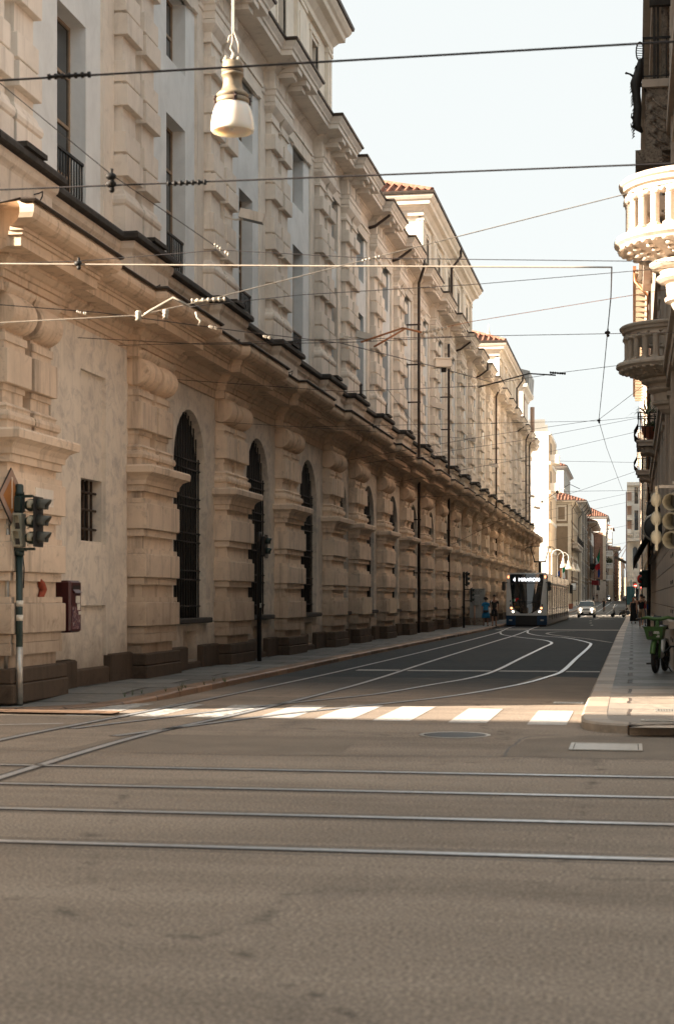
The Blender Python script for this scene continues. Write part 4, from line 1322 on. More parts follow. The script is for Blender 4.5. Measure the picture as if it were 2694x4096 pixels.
# cafe front with awning beam
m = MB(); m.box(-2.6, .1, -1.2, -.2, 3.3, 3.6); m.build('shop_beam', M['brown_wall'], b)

# pilastered cream block, projecting, its near end lit
b, bx, h = block('cream_block', 'cream block with tall pilasters and many drainpipes beside the brown block', -8.75, 281, 318, 16, 17.6, 5, M['cream'], M['trim'], M['tile'], over=.9, roofh=3.2, shutters=None)
for y in (8, 17, 27): MB().tube([(.9, y, 17.5), (.9, y, 16.9), (.2, y, 16.1), (.2, y, .1)], .09, 6).build('downpipe', M['pipe'], b)
# taller white house behind with tile roof
b, bx, h = block('white_house', 'tall white house with clay roof rising behind the brown block', -12.5, 300, 330, 22, 25.0, 7, M['white_wall'], M['white_wall'], M['tile'], roofh=5.0, over=.6, pipes=False)
m = MB()
for x in (-6.5, -2.8): m.box(x, x + 1.3, -.05, 0, 21.0, 23.4)
m.build('side_shutter', M['cream'], b)
for q in ((-5, -4, 2, 3, 25.5, 29.5), (-9, -8, 6, 7, 25.5, 30.5), (-2.5, -1.5, 8, 9, 25.3, 28.6)): MB().box(*q).build('chimney', M['cream'], b)
# dark-balconied palazzo
b, bx, h = block('balcony_house', 'ochre house with a deep bracketed eave and dark shuttered balconies', -8.4, 318.5, 352, 14, 15.6, 5, M['pink_wall'], M['trim'], M['tile'], over=1.5, roofh=2.6, shutters=M['frame_wood'])
for i in range(16):
    m = MB(); bx(m, 0, 1.45, .4 + 2.1 * i, .8 + 2.1 * i, 15.0, 15.38); m.build('eave_bracket', M['cornice'], b)
m = MB(); bx(m, 0, 1.1, 2, 22, 7.3, 7.55)
for i in range(7): m.prism([(0, 6.4), (1.0, 7.1), (1.0, 7.3), (0, 7.3)], 2.5 + 3 * i, 2.9 + 3 * i, 'y')
m.build('long_balcony', M['coping'], b)
m = MB()
for i in range(50): m.box(1.02, 1.06, 2.1 + .4 * i, 2.14 + .4 * i, 7.55, 8.6)
m.box(1.0, 1.08, 2, 22, 8.6, 8.66)
m.build('balcony_railing', M['iron'], b)
m = MB(); bx(m, .12, .2, 2, 22, 7.6, 11.2); m.build('dark_awning', M['coping'], b)
m = MB(); m.box(.12, .16, 12, 30, 11.6, 14.0); m.build('hoarding_panel', M['white_wall'], b)
for i in range(3):
    m = MB(); bx(m, .1, 1.4, 14 + 5 * i, 17.5 + 5 * i, 3.5, 4.4); m.build('red_awning', M['cloth_red'], b)
# tall brick tower block
zb = 0.95
def at_x(px, y):
    t = (px - PXC) / F
    return y * (t * CS - SN) / (CS + t * SN)
xt = at_x(2421, 372)
b, bx, h = block('brick_tower', 'tall red brick tower with pale top storeys and small corner balconies', xt, 372, 392, 12, 19.2, 7, M['brick'], M['white_wall'], M['tile'], over=.5, roofh=3.4, z0=.95)
m = MB().box(-12.1, .06, -.1, .4, 15.6, 19.0).box(.0, .06, 0, 20, 15.6, 19.0); m.build('pale_upper_storeys', M['white_wall'], b)
m = MB().box(-12.1, .08, -.12, .3, -.5, 4.6); m.build('stone_ground_storey', M['grey_wall'], b)
m = MB().box(-.7, .0, -.14, 0, 4.6, 15.6).box(-12.1, .02, -.14, 0, 4.6, 4.9); m.build('corner_strip', M['cream'], b)
for xx in (-6.6, .75):
    o0 = None
    for j in range(5):
        z = 4.9 + 2.75 * j
        m = MB(); m.box(-.75, .75, -.95, 0, -.15, 0).box(-.75, .75, -.95, -.87, .85, 1.02).box(-.75, .75, -.95, -.87, 0, .12)
        for q in (-.75, -.35, -.06, .25, .6): m.box(q, q + .14, -.94, -.88, .12, .85)
        m.box(-.75, -.67, -.87, 0, 0, 1.0).box(.67, .75, -.87, 0, 0, 1.0)
        m.build('corner_balcony', M['white_wall'], b, (xx, .0 if xx < 0 else 1.0, z))
# small end house
xq = at_x(2452, 420)
b, bx, h = block('stucco_house', 'ornate stucco house with a striped tile roof below the brick tower', xq, 404, 424, 9, 12.6, 4, M['cream'], M['trim'], M['tile'], over=.9, roofh=2.3, z0=1.0)
b, bx, h = block('brick_house', 'brick house with pale bands at the far end of the street', at_x(2468, 440), 430, 460, 10, 14.2, 5, M['brick'], M['cream'], None, over=.7, z0=1.0)
m = MB().box(-9, -1.5, 2, 20, 14.2, 19.0); m.build('roof_storey', M['white_wall'], b)
m = MB(); m.add([(-9.8, 1, 19), (-.8, 1, 19), (-.8, 21, 19), (-9.8, 21, 19), (-5.3, 6, 22.0), (-5.3, 16, 22.0)], [(0, 1, 4), (1, 2, 5, 4), (2, 3, 5), (3, 0, 4, 5), (3, 2, 1, 0)]); m.build('roof', M['tile'], b)
b, bx, h = block('distant_row', 'pale row of houses closing the street in the distance', at_x(2484, 520), 480, 640, 12, 12.5, 4, M['cream'], M['trim'], None, over=.6, z0=1.0, bays=24)
b, bx, h = block('street_end_house', 'house front facing down the street at its far end', -6, 700, 715, 10, 11, 4, M['cream'], M['trim'], M['tile'], z0=1.0)
mb = MB().box(0, 14, 0, 6, -1, 9.5); mb.build('cross_wing', M['cream'], b)

# right side beyond the corner house
b, bx, h = block('eaved_house', 'tall cream house with a deep timber eave beyond the corner house', .95, 80.2, 150, 12, 18.6, 5, M['cream'], M['trim'], None, side=-1, over=.3, z0=.05)
m = MB(); bx(m, -.2, .85, 6, 60, 18.55, 18.75)
for i in range(30): bx(m, .05, .8, 6.5 + 1.8 * i, 6.8 + 1.8 * i, 18.2, 18.55)
m.build('timber_eave', M['frame_wood'], b)
m = MB(); bx(m, .8, .97, 5.8, 60, 18.7, 18.9); m.tube([(-.88, 6.5, 18.7), (-.85, 6.4, 18.2), (-.2, 6.2, 17.4), (-.15, 6.2, 1)], .08, 6); m.build('gutter', M['copper'], b)
b, bx, h = block('plain_house', 'narrow beige house next to the eaved house', .95, 150.2, 188, 12, 17.0, 5, M['cream'], M['trim'], None, side=-1, over=.5, z0=-.1)
# ornate white house whose near end faces down the street
b = empty('white_ornate_house', (-.76, 200, -.1), label='white ornate house with stacked stone balconies and a pointed-arch window', cat='building')
mb = MB(); wall_with_holes(mb, 0, .4, 0, 60, 0, 15.8, [])
mb.build('street_wall', M['white_wall'], b)
def front(mb, xa, xb, y, yd, z0, z1, holes):
    """wall facing -y pierced by openings (xa, xb, za, zb, arch)"""
    t = MB(); wall_with_holes(t, y, y + yd, xa, xb, z0, z1, holes)
    mb.add([(p[1], p[0], p[2]) for p in t.v], t.f)
mb = MB(); front(mb, .4, 2.6, 0, .4, 0, 15.8, [(.70, 1.25, 5.4, 8.0, True), (.55, 1.4, 1.0, 3.4, False), (.9, 1.35, 10.0, 12.4, False), (.9, 1.35, 13.2, 15.2, False)])
mb.box(.5, 10, .41, 60, 0, 15.7)
mb.build('end_wall', M['white_wall'], b)
mb = MB()
mb.box(.55, 1.45, .3, .34, .9, 15.3); mb.build('pane', M['glass'], b)
mb = MB()
for z in (4.0, 8.9): mb.box(-.05, 1.9, -.9, 0, z - .25, z).box(-.05, 1.9, -.9, -.78, z + .85, z + 1.0).box(-.05, 1.9, -.9, -.78, z, z + .12)
for z in (4.0, 8.9):
    for i in range(9): mb.tube([(.02 + .22 * i, -.84, z + .12), (.02 + .22 * i, -.84, z + .45), (.02 + .22 * i, -.84, z + .85)], [.04, .075, .04], 8)
    for x in (-.05, .85, 1.72): mb.box(x, x + .18, -.92, -.76, z, z + 1.0)
mb.build('stone_balcony', M['white_wall'], b)
mb = MB()
for x in (.46, .58, 1.28, 1.42): mb.box(x, x + .09, -.08, 0, 5.2, 7.7)
for i in range(13):
    a = PI * i / 12
    mb.obox((.975 - .42 * math.cos(a), -.04, 7.72 + .42 * math.sin(a)), (.09, .05, .06))
for x in (.5, 1.4): mb.prism([(x - .2, 2.9), (x + .2, 2.9), (x + .25, 3.7), (x - .25, 3.7)], -.8, 0, 'y')
mb.box(.0, 2.6, -.1, 0, 4.9, 5.1).box(.0, 2.6, -.16, 0, 9.7, 9.85).box(0, 2.6, -.4, 0, 15.4, 15.8)
mb.build('carved_trim', M['white_wall'], b)
# loggia of curtained balconies at the house's outer edge
mb = MB()
for z in (9.4, 11.2, 12.9): mb.box(-.0, .62, -1.2, -.0, z, z + .14).box(-.0, .62, -1.22, -1.18, z + .5, z + .55).box(-.0, .62, -1.22, -1.18, z + .25, z + .3)
mb.build('curtained_balcony', M['white_wall'], b)
mb = MB()
for z, m_ in ((9.55, 0), (11.35, 0), (13.05, 0)): mb.box(.04, .56, -.35, -.3, z + .5, z + 1.55)
mb.build('balcony_curtain', M['redstone'], b)
mb = MB().box(.06, .5, -1.26, -1.23, 9.6, 10.1); mb.build('white_panel', M['sign_white'], b)
mb = MB().tube([(-.06, -1.2, 0), (-.06, -1.2, 14.6)], .06, 6); mb.build('corner_pipe', m_plain('corner_pipe_red', (.10, .03, .02), .6), b)
mb = MB(); mb.obox((-.75, -1.2, 6.4), (.75, .5, .16), rotM('Y', R(28))); mb.build('hanging_canopy', M['coping'], b)
mb = MB().tube([(-1.2, -1.2, 6.8), (-.06, -1.2, 8.2)], .03, 5).tube([(-.7, -1.2, 6.6), (-.06, -1.2, 7.8)], .03, 5); mb.build('canopy_stay', M['copper'], b)
mb = MB(); mb.box(-.02, 1.1, -1.6, -.2, 1.0, 3.2); mb.build('teal_shop_blind', M['teal_awning'], b)
mb = MB(); mb.box(1.55, 2.3, -1.0, -.9, 3.0, 3.7); mb.build('shop_sign', M['black'], b)
mb = text_mb('2m', .5, Matrix(((1, 0, 0, 1.9), (0, 0, -1, -1.01), (0, 1, 0, 3.15), (0, 0, 0, 1))), .01); mb.build('shop_sign_lettering', M['sign_white'], b)
b, bx, h = block('far_right_house', 'far pale house on the right before the street end', -.3, 300, 420, 12, 11.5, 4, M['cream'], M['trim'], M['tile'], side=-1, z0=.95, bays=16)
b, bx, h = block('last_right_house', 'last low house on the right with arched ground floor', -.3, 425, 640, 12, 9.5, 3, M['white_wall'], M['trim'], M['tile'], side=-1, z0=1.0, bays=24)

# domed corner tower with ball finials on the palace's far end
b = empty('domed_tower', (-12.4, 150.5, 16.4), label='white baroque tower with a curved gable and ball finials on the palace roof', cat='tower')
mb = MB(); mb.box(-6, 2.3, 0, 9, 0, 5.0)
n = 16
poly = [(-6, 5.0)] + [(-1.85 - 4.15 * math.cos(PI * i / n), 5.0 + 2.3 * math.sin(PI * i / n)) for i in range(n + 1)] + [(2.3, 5.0)]
mb.prism(poly, 0, 1.2, 'y'); mb.build('wall', M['white_wall'], b)
mb = MB(); mb.sweep([(-6, 0), (2.3, 0), (2.3, 9), (-6, 9)], [(-.1, 4.2), (.1, 4.2), (.2, 4.5), (.5, 4.7), (.55, 5.0), (-.1, 5.02)])
for i in range(n):
    a = PI * (i + .5) / n
    mb.obox((-1.85 - 4.2 * math.cos(a), .2, 5.0 + 2.35 * math.sin(a)), (.45, .45, .14), rotM('Y', -(PI / 2 - a)) )
mb.box(1.2, 2.45, -.15, 0, 0, 4.2).box(-6, -4.8, -.15, 0, 0, 4.2); mb.build('cornice', M['white_wall'], b)
for y in (2.5, 5, 7.5):
    MB().prism([(2.85, 4.9), (2.95, 6.4), (1.0, 6.9), (1.0, 4.9)], y - 1.1, y + .9, 'y').build('roof', M['sign_grey'], b)
for x, z, s_ in ((-3.2, 7.2, 1.1), (-.8, 7.1, 1.1), (.4, 6.0, .95)):
    mb = MB()
    mb.box(x - .55, x + .55, .2, 1.3, z - 1.6, z).lathe([(.45, z), (.30, z + .3), (.26, z + .9), (.34, z + 1.0)], 14, (x, .75, 0))
    mb.ball((x, .75, z + 1.0 + .62 * s_), .64 * s_, 16)
    mb.lathe([(.14, z + 1 + 1.2 * s_), (.2, z + 1.6 + s_), (.08, z + 2 + s_), (.01, z + 2.6 + s_)], 8, (x, .75, 0))
    mb.build('ball_finial', M['attic'], b)
mb = MB().tube([(2.35, .4, 0), (2.4, .4, 4.1)], .16, 8).tube([(3.1, 3, 0), (3.1, 3, 3.2)], .2, 8); mb.build('red_carved_ornament', M['redstone'], b)

# unseen blocks added to shade crossing and far walls and mirror in glass
def behind(name, label, x0, x1, y0, y1, h, mat):
    b = empty(name, ((x0 + x1) / 2, (y0 + y1) / 2, 0), label=label, cat='building')
    w, d = (x1 - x0) / 2, (y1 - y0) / 2
    MB().box(-w, w, -d, d, 0, h).build('wall', mat, b)
    m = MB(); m.box(-w - .5, w + .5, -d - .5, d + .5, h, h + .5); m.build('eave', M['coping'], b)
    m = MB()
    for j in range(4): m.box(-w - .08, w + .08, -d - .08, d + .08, 4.2 + 3.6 * j, 4.5 + 3.6 * j)
    m.build('string_course', M['trim'], b)
behind('opposite_shade_block', 'unseen plain block across the cross street, sized to shade the crossing', -120, -7.5, -60, 5.0, 16.65, M['cream'])
behind('city_shade_block', 'unseen tall block added behind the modern block to shade the brown wall', -95, -30.5, 186, 246, 23, M['cream'])
behind('city_shade_block', 'second unseen block added farther up to shade the left house ends', -95, -30.5, 250, 455, 24, M['pink_wall'])
behind('rear_reflection_block', 'unseen plain block added behind the viewpoint for glass reflections', 5.0, 40, -60, 1.5, 9.0, M['pink_wall'])
# ================================================================ tram
def build_tram(x, y):
    t = empty('tram', (x, y, 0), label='articulated tram with a blue skirt and dark curved windscreen, line 4', cat='tram')
    W = 1.2
    def FY(xx, z): return .36 * max(0, (z - .7) / 2.5) ** 1.5 + .16 * (xx / W) ** 2
    def sheet(name, mat, z0, z1, hw, off, nz=18, nx=14, par=None, xc=lambda z: 0):
        m = MB(); vs, fs = [], []
        for i in range(nz + 1):
            z = z0 + (z1 - z0) * i / nz
            for j in range(nx + 1):
                xx = xc(z) + hw(z) * (-1 + 2 * j / nx)
                vs.append((xx, FY(xx, z) + off, z))
        for i in range(nz):
            for j in range(nx):
                a = i * (nx + 1) + j
                fs.append((a, a + 1, a + nx + 2, a + nx + 1))
        m.add(vs, fs, True)
        return m.build(name, mat, par or t)
    body = MB()
    # shell of the cab and the articulated cars
    body.rings([[(-W, .5, z0), (W, .5, z0), (W, 33.6, z0), (-W, 33.6, z0)] for z0 in (.30, 3.0)] + [[(-W + .12, .55, 3.18), (W - .12, .55, 3.18), (W - .12, 33.5, 3.18), (-W + .12, 33.5, 3.18)]])
    o = body.build('body', M['tram_silver'], t)
    sheet('front_shell', M['tram_silver'], .66, 3.2, lambda z: W * (1 if z < 3.05 else .97), 0, 20, 16)
    m = MB()
    for s in (-1, 1): m.add([(s * W, FY(W, z), z) for z in (.66, 1.5, 2.4, 3.0, 3.2)] + [(s * W, .56, z) for z in (.66, 1.5, 2.4, 3.0, 3.2)], [(i, i + 1, i + 6, i + 5) for i in range(4)])
    m.add([(-W, FY(W, 3.2), 3.2), (0, FY(0, 3.2), 3.2), (W, FY(W, 3.2), 3.2), (W, .6, 3.2), (-W, .6, 3.2)], [(0, 1, 2, 3, 4)])
    m.build('cab_cheek', M['tram_silver'], t)
    def hw(z):
        if z > 1.5: return .855 + .135 * min(1, (z - 1.5) / 1.2)
        u = (1.5 - z) / .73
        return .855 * math.sqrt(max(.0, 1 - u ** 2.6)) * (1) + .0 if u < 1 else .0
    def hw2(z): return max(.34, hw(z))
    ws = sheet('windscreen', M['tram_glass'], .775, 3.12, hw2, -.014, 30, 14)
    sheet('display_band', M['tram_black'], 2.55, 2.575, lambda z: .95, -.02, 1, 10, ws)
    # wipers and dash line
    m = MB().tube([(-.5, FY(0, 1.5) - .04, 1.52), (.1, FY(0, 1.5) - .04, 1.47), (.6, FY(.6, 1.5) - .05, 1.42)], .014, 5).tube([(.7, FY(.7, 1.5) - .05, 1.45), (.1, FY(0, 1.4) - .04, 1.36)], .012, 5)
    m.build('wiper', M['black'], t)
    m = MB()
    for s in (-1, 1):
        vs = []
        sheet('skirt', M['tram_blue'], .10, .655, lambda z: .28, .0, 3, 4, None, (lambda s_: lambda z: s_ * .915)(s))
    sheet('skirt_centre', M['tram_black'], .08, .65, lambda z: .635, -.004, 3, 6)
    m = MB().box(-W + .03, W - .03, .25, 33.4, .02, .31); m.build('underframe', M['tram_black'], t)
    for s in (-1, 1):
        m = MB().box(s * W - .012, s * W + .012, .3, 33.4, .12, .64); m.build('side_skirt', M['tram_blue'], t)
    def lamp(xx, z, r, mat, nm):
        yy = FY(xx, z)
        Mx = Matrix(((1, 0, 0), (0, 0, 1), (0, -1, 0)))
        m = MB().lathe([(r * 1.25, -.01), (r * 1.25, .03), (r, .035), (r, .01)], 16, (xx, yy - .0, z), Matrix(((1, 0, 0), (0, 0, -1), (0, 1, 0))), caps=False)
        q = m.build(nm, M['sign_grey'], t)
        MB().lathe([(r, .012), (r * .6, .03), (.001, .036)], 16, (xx, yy, z), Matrix(((1, 0, 0), (0, 0, -1), (0, 1, 0)))).build('lens', mat, q)
    for s in (-1, 1):
        lamp(s * .93, 1.27, .048, M['black'], 'marker_lamp'); lamp(s * .885, 1.09, .055, M['lit_red'], 'indicator_lamp'); lamp(s * .79, .885, .062, M['lit'], 'headlight')
        yy = FY(1.1, 2.95); MB().box(s * 1.09 - .03, s * 1.09 + .03, yy - .02, yy + .02, 2.88, 3.02).build('roof_marker', M['lit_red'], t)
        MB().box(s * .93 - .09, s * .93 + .09, -.01, .12, .33, .42).build('fog_lamp', M['steel'], t)
        # mirrors on arms
        m = MB().rbox(s * 1.34 - .11, s * 1.34 + .11, .05, .22, 2.12, 2.68, .05); q = m.build('mirror', M['plastic_black'], t)
        MB().tube([(s * 1.15, .3, 2.62), (s * 1.28, .14, 2.6)], .03, 6).build('arm', M['plastic_black'], q)
    m = MB()
    for s in (-1, 1): m.box(s * W - .02, s * W + .02, .55, 1.25, .9, 2.35)
    m.build('cab_door_glass', M['tram_glass'], t)
    # sides: upper cover panels, waist rail, doors and windows per car
    y0 = 1.3
    cars = [(1.3, 6.4), (6.9, 12.6), (13.1, 18.8), (19.3, 25.0), (25.5, 32.6)]
    for a, b in cars:
        for s in (-1, 1):
            xs, xo = s * W, s * (W + .02)
            m = MB()
            n = max(2, round((b - a) / 1.35)); w = (b - a) / n
            for i in range(n):
                m.rbox(min(xs, xo), max(xs, xo), a + w * i + .03, a + w * (i + 1) - .03, 2.62, 3.1, .006)
            m.build('roof_cover', M['tram_side'], t)
            wn = MB(); fr = MB(); lo = MB()
            for i in range(n):
                ya, yb = a + w * i, a + w * (i + 1)
                wn.box(min(xs, xo), max(xs, xo), ya + .07, yb - .07, 1.05, 2.5)
                lo.box(min(xs, xo), max(xs, xo), ya + .04, yb - .04, .66, 1.0)
                fr.box(min(xs, s * (W + .03)), max(xs, s * (W + .03)), ya - .035, ya + .035, .5, 2.55)
                if i % 2: fr.box(min(xs, s * (W + .035)), max(xs, s * (W + .035)), (ya + yb) / 2 - .03, (ya + yb) / 2 + .03, .35, 2.5)
            wn.build('side_window', M['tram_side'], t); lo.build('lower_panel', M['tram_side'], t); fr.build('window_post', M['tram_black'], t)
    for s in (-1, 1):
        MB().box(s * W - .05, s * (W + .05), 1.2, 33, 2.55, 2.6).build('waist_rail', M['tram_silver'], t)
        m = MB().rbox(s * 1.42 - .12, s * 1.42 + .12, 33.0, 33.25, 2.05, 2.75, .05); m.build('rear_mirror', M['plastic_black'], t)
    m = MB()
    for (a, b), (c, d) in zip(cars, cars[1:]):
        for k in range(4): m.box(-W - .025, W + .025, b + .06 + .1 * k, b + .12 + .1 * k, .35, 3.12)
        m.box(-W - .01, W + .01, b + .05, c - .05, .3, 3.17)
    m.build('bellows', M['tram_black'], t)
    m = MB()
    for a, b in cars: m.box(-.9, .9, a + .8, b - .6, 3.17, 3.23)
    m.build('roof_equipment', M['tram_silver'], t)
    # pantograph
    q = empty('pantograph', (0, 0, 0)); q.parent = t
    yp = 14.5
    m = MB().tube([(0, yp, 3.2), (0, yp, 4.2)], .10, 8).box(-.42, .42, yp - .05, yp + .05, 4.12, 4.22)
    for s in (-1, 1): m.tube([(s * .2, yp, 4.05), (s * .28, yp, 3.98), (s * .3, yp, 3.9), (s * .24, yp, 3.85), (s * .17, yp, 3.9)], .022, 6)
    m.build('mast', M['black'], q)
    m = MB()
    for s in (-1, 1): m.tube([(s * .36, yp, 4.2), (s * .62, yp - .3, 5.12)], .04, 6).box(s * .62 - .14, s * .62 + .14, yp - .36, yp - .24, 5.08, 5.14)
    m.build('frame', M['black'], q)
    m = MB()
    for dy in (-.42, -.18): m.tube([(-1.02, yp + dy, 4.98), (-.85, yp + dy, 5.16), (-.5, yp + dy, 5.22), (.5, yp + dy, 5.22), (.85, yp + dy, 5.16), (1.02, yp + dy, 4.98)], .022, 6)
    m.build('collector', M['black'], q)
    # lettering
    def fm(xx, z, k=1): return Matrix(((1, 0, 0, xx), (0, 0, -1, FY(xx, z) - .035), (0, 1, 0, z), (0, 0, 0, 1)))
    text_mb('4', .30, fm(-.73, 2.70)).build('line_number', M['led'], t)
    text_mb('MIRAFIORI', .27, fm(.16, 2.70)).build('destination_display', M['led'], t)
    text_mb('6023', .145, fm(-.53, 1.10)).build('fleet_number', m_plain('fleet_ochre', (.33, .20, .05), .6), t)
    m = MB().lathe([(.035, .002), (.052, .004), (.054, .0)], 14, (-.70, FY(.7, 1.33) - .025, 1.34), Matrix(((1, 0, 0), (0, 0, -1), (0, 1, 0))), caps=False); m.build('round_emblem', M['sign_yellow'], t)
    m = MB().box(-.78, -.71, FY(.75, 1.6) - .03, FY(.75, 1.6) - .022, 1.48, 1.64); m.build('green_stripe', M['flag_green'], t)
    m = MB().box(-.71, -.64, FY(.7, 1.6) - .03, FY(.7, 1.6) - .022, 1.48, 1.64); m.build('white_stripe', M['flag_white'], t)
    m = MB().box(-.64, -.56, FY(.6, 1.6) - .03, FY(.6, 1.6) - .022, 1.48, 1.68).box(-.56, -.46, FY(.5, 1.6) - .03, FY(.5, 1.6) - .022, 1.60, 1.70); m.build('red_stripe', M['flag_red'], t)
    MB().box(-.99, -.90, FY(.95, 1.55) - .012, FY(.95, 1.55) - .004, 1.46, 1.56).build('wheelchair_sticker', M['teal_awning'], t)
    return t
build_tram(-6.25, 97.2)

# ================================================================ cars
def wheel(par, x, y, r, w, sgn):
    Mx = rotM('Y', PI / 2)
    m = MB().lathe([(r * .62, -w / 2), (r * .93, -w / 2), (r, -w * .35), (r, w * .35), (r * .93, w / 2), (r * .62, w / 2)], 24, (x, y, r), Mx)
    o = m.build('wheel', M['rubber'], par)
    MB().lathe([(.001, sgn * w * .38), (r * .25, sgn * w * .42), (r * .6, sgn * w * .36), (r * .63, sgn * w * .5)], 16, (x, y, r), Mx, caps=False).build('rim', M['steel'], o)
def car(name, label, loc, rz, s, paint, boxy, L=4.2, W=1.76, Ht=1.66, taxi=False):
    t = empty(name, loc, rz, label, 'car', None, s)
    w = W / 2
    # lower body: stations along the length, front at y=0
    st = [(0, .74, .42, .80), (.12, .84, .30, .98), (.5, .96, .24, 1.04), (1.1, 1., .22, 1.08), (2.4, 1., .22, 1.06), (3.4, 1., .24, 1.08), (4.0, .95, .34, 1.08), (L, .86, .46, 1.0)] if boxy else \
         [(0, .66, .34, .62), (.15, .82, .26, .74), (.6, .95, .22, .88), (1.2, 1., .20, .98), (2.4, 1., .20, .96), (3.4, 1., .22, .98), (4.0, .93, .34, .98), (L, .82, .44, .86)]
    def ring(y, k, zb, zt):
        a = w * k; mid = zb + (zt - zb) * .55
        return [(-a + .10, y, zb), (a - .10, y, zb), (a, y, zb + .10), (a, y, mid), (a - .06, y, zt - .06), (a - .16, y, zt), (-a + .16, y, zt), (-a + .06, y, zt - .06), (-a, y, mid), (-a, y, zb + .10)]
    body = MB().rings([ring(*q) for q in st], True, True)
    o = body.build('body', paint, t)
    # cabin
    cs = [(1.05, .86, .06), (1.45, .80, Ht - 1.03 if boxy else .42), (1.75, .78, Ht - 1.0 if boxy else .5), (3.3, .78, Ht - 1.0 if boxy else .5), (3.85, .80, Ht - 1.06 if boxy else .36), (4.1, .84, .05)] if boxy else \
         [(1.0, .9, .03), (1.7, .80, .42), (2.0, .78, .5), (3.1, .78, .5), (3.8, .8, .28), (4.1, .82, .03)]
    zb = 1.03 if boxy else .95
    def cr(y, k, h): return [(-w * .96, y, zb - .02), (w * .96, y, zb - .02), (w * (k + .06), y, zb + h * .6), (w * k - .03, y, zb + h), (-w * k + .03, y, zb + h), (-w * (k + .06), y, zb + h * .6)]
    MB().rings([cr(*q) for q in cs], True, True).build('roof', paint, t)
    # windscreen and side glass set just proud of the cabin
    y1, k1, h1 = cs[0]; y2, k2, h2 = cs[1]
    def wl(t_): return (y1 + (y2 - y1) * t_ - .02, k1 + (k2 - k1) * t_, h1 + (h2 - h1) * t_)
    m = MB(); a, b = wl(.12), wl(.96)
    m.add([(-w * .90, a[0] - .01, zb + a[2] + .01), (w * .90, a[0] - .01, zb + a[2] + .01), (w * (b[1] - .04), b[0] - .03, zb + b[2]), (-w * (b[1] - .04), b[0] - .03, zb + b[2])], [(0, 1, 2, 3)])
    m.build('windscreen', M['car_glass'], t)
    m = MB()
    for sx in (-1, 1):
        m.add([(sx * (w * .965), 1.5, zb + .04), (sx * (w * .965), 3.7, zb + .04), (sx * (w * .86), 3.5, zb + h2 * .9), (sx * (w * .86), 1.8, zb + h2 * .9)], [(0, 1, 2, 3)])
    m.build('side_window', M['car_glass'], t)
    for sx in (-1, 1):
        for yy in (.78, 3.32): wheel(t, sx * (w - .10), yy, .34, .22, sx)
        q = MB().rbox(sx * (w + .12) - .09, sx * (w + .12) + .09, 1.2, 1.36, zb + .0, zb + .16, .03).build('wing_mirror', paint, t)
        hz = .88 if boxy else .70
        r = .10
        fy = -.02 if boxy else .02
        MB().lathe([(r, 0), (r, .06), (r * .5, .085), (.001, .09)], 18, (sx * (w - .30), fy + .04, hz), Matrix(((1, 0, 0), (0, 0, -1), (0, 1, 0)))).build('headlight', M['lit'], t)
        MB().lathe([(.045, 0), (.045, .05), (.001, .06)], 12, (sx * (w - .30), .0, .55), Matrix(((1, 0, 0), (0, 0, -1), (0, 1, 0)))).build('fog_lamp', M['lit'], t)
    m = MB().rbox(-w + .14, w - .14, -.06, .16, .22, .56, .05); m.build('bumper', M['plastic_black'], t)
    g = MB()
    if boxy:
        for i in range(7): g.rbox(-.40 + i * .125, -.40 + i * .125 + .075, -.055, .02, .78, .96, .015)
    else: g.rbox(-.45, .45, -.03, .04, .60, .70, .02)
    g.build('grille', M['black'], t)
    q = MB().box(-.26, .26, -.075, -.06, .42, .53).build('number_plate', M['sign_white'], t)
    if boxy:
        m = MB()
        for sx in (-1, 1): m.tube([(sx * (w * .74), 1.7, zb + .62), (sx * (w * .74), 1.8, zb + .67), (sx * (w * .74), 3.4, zb + .67)], .025, 6)
        m.build('roof_bar', M['plastic_black'], t)
    if taxi:
        q = MB().rbox(-.05, .5, 1.95, 2.2, zb + .62, zb + .78, .03).build('roof_sign', M['sign_white'], t)
        text_mb('TAXI', .13, Matrix(((1, 0, 0, .22), (0, 0, -1, 1.94), (0, 1, 0, zb + .66), (0, 0, 0, 1))), .003).build('roof_sign_lettering', M['black'], q)
    return t
def gat(px, d, dz=0):
    x, y = at(px, d); return (x, y, gz(y) + dz)
car('small_suv', 'white boxy car with round lit headlights and a roof sign coming up the street', gat(2342, 160), R(0), .97, M['car_white'], True, taxi=True)
car('parked_car', 'silver hatchback with lit headlights further along the street', gat(2424, 380), 0, 1.0, M['car_grey'], False)
car('parked_car', 'small blue car half hidden beyond the silver hatchback', gat(2453, 440), 0, 1.0, M['car_blue'], False)
car('parked_car', 'pale car by the far right kerb beside the triangular sign', gat(2504, 430), PI, .95, M['car_grey'], False)

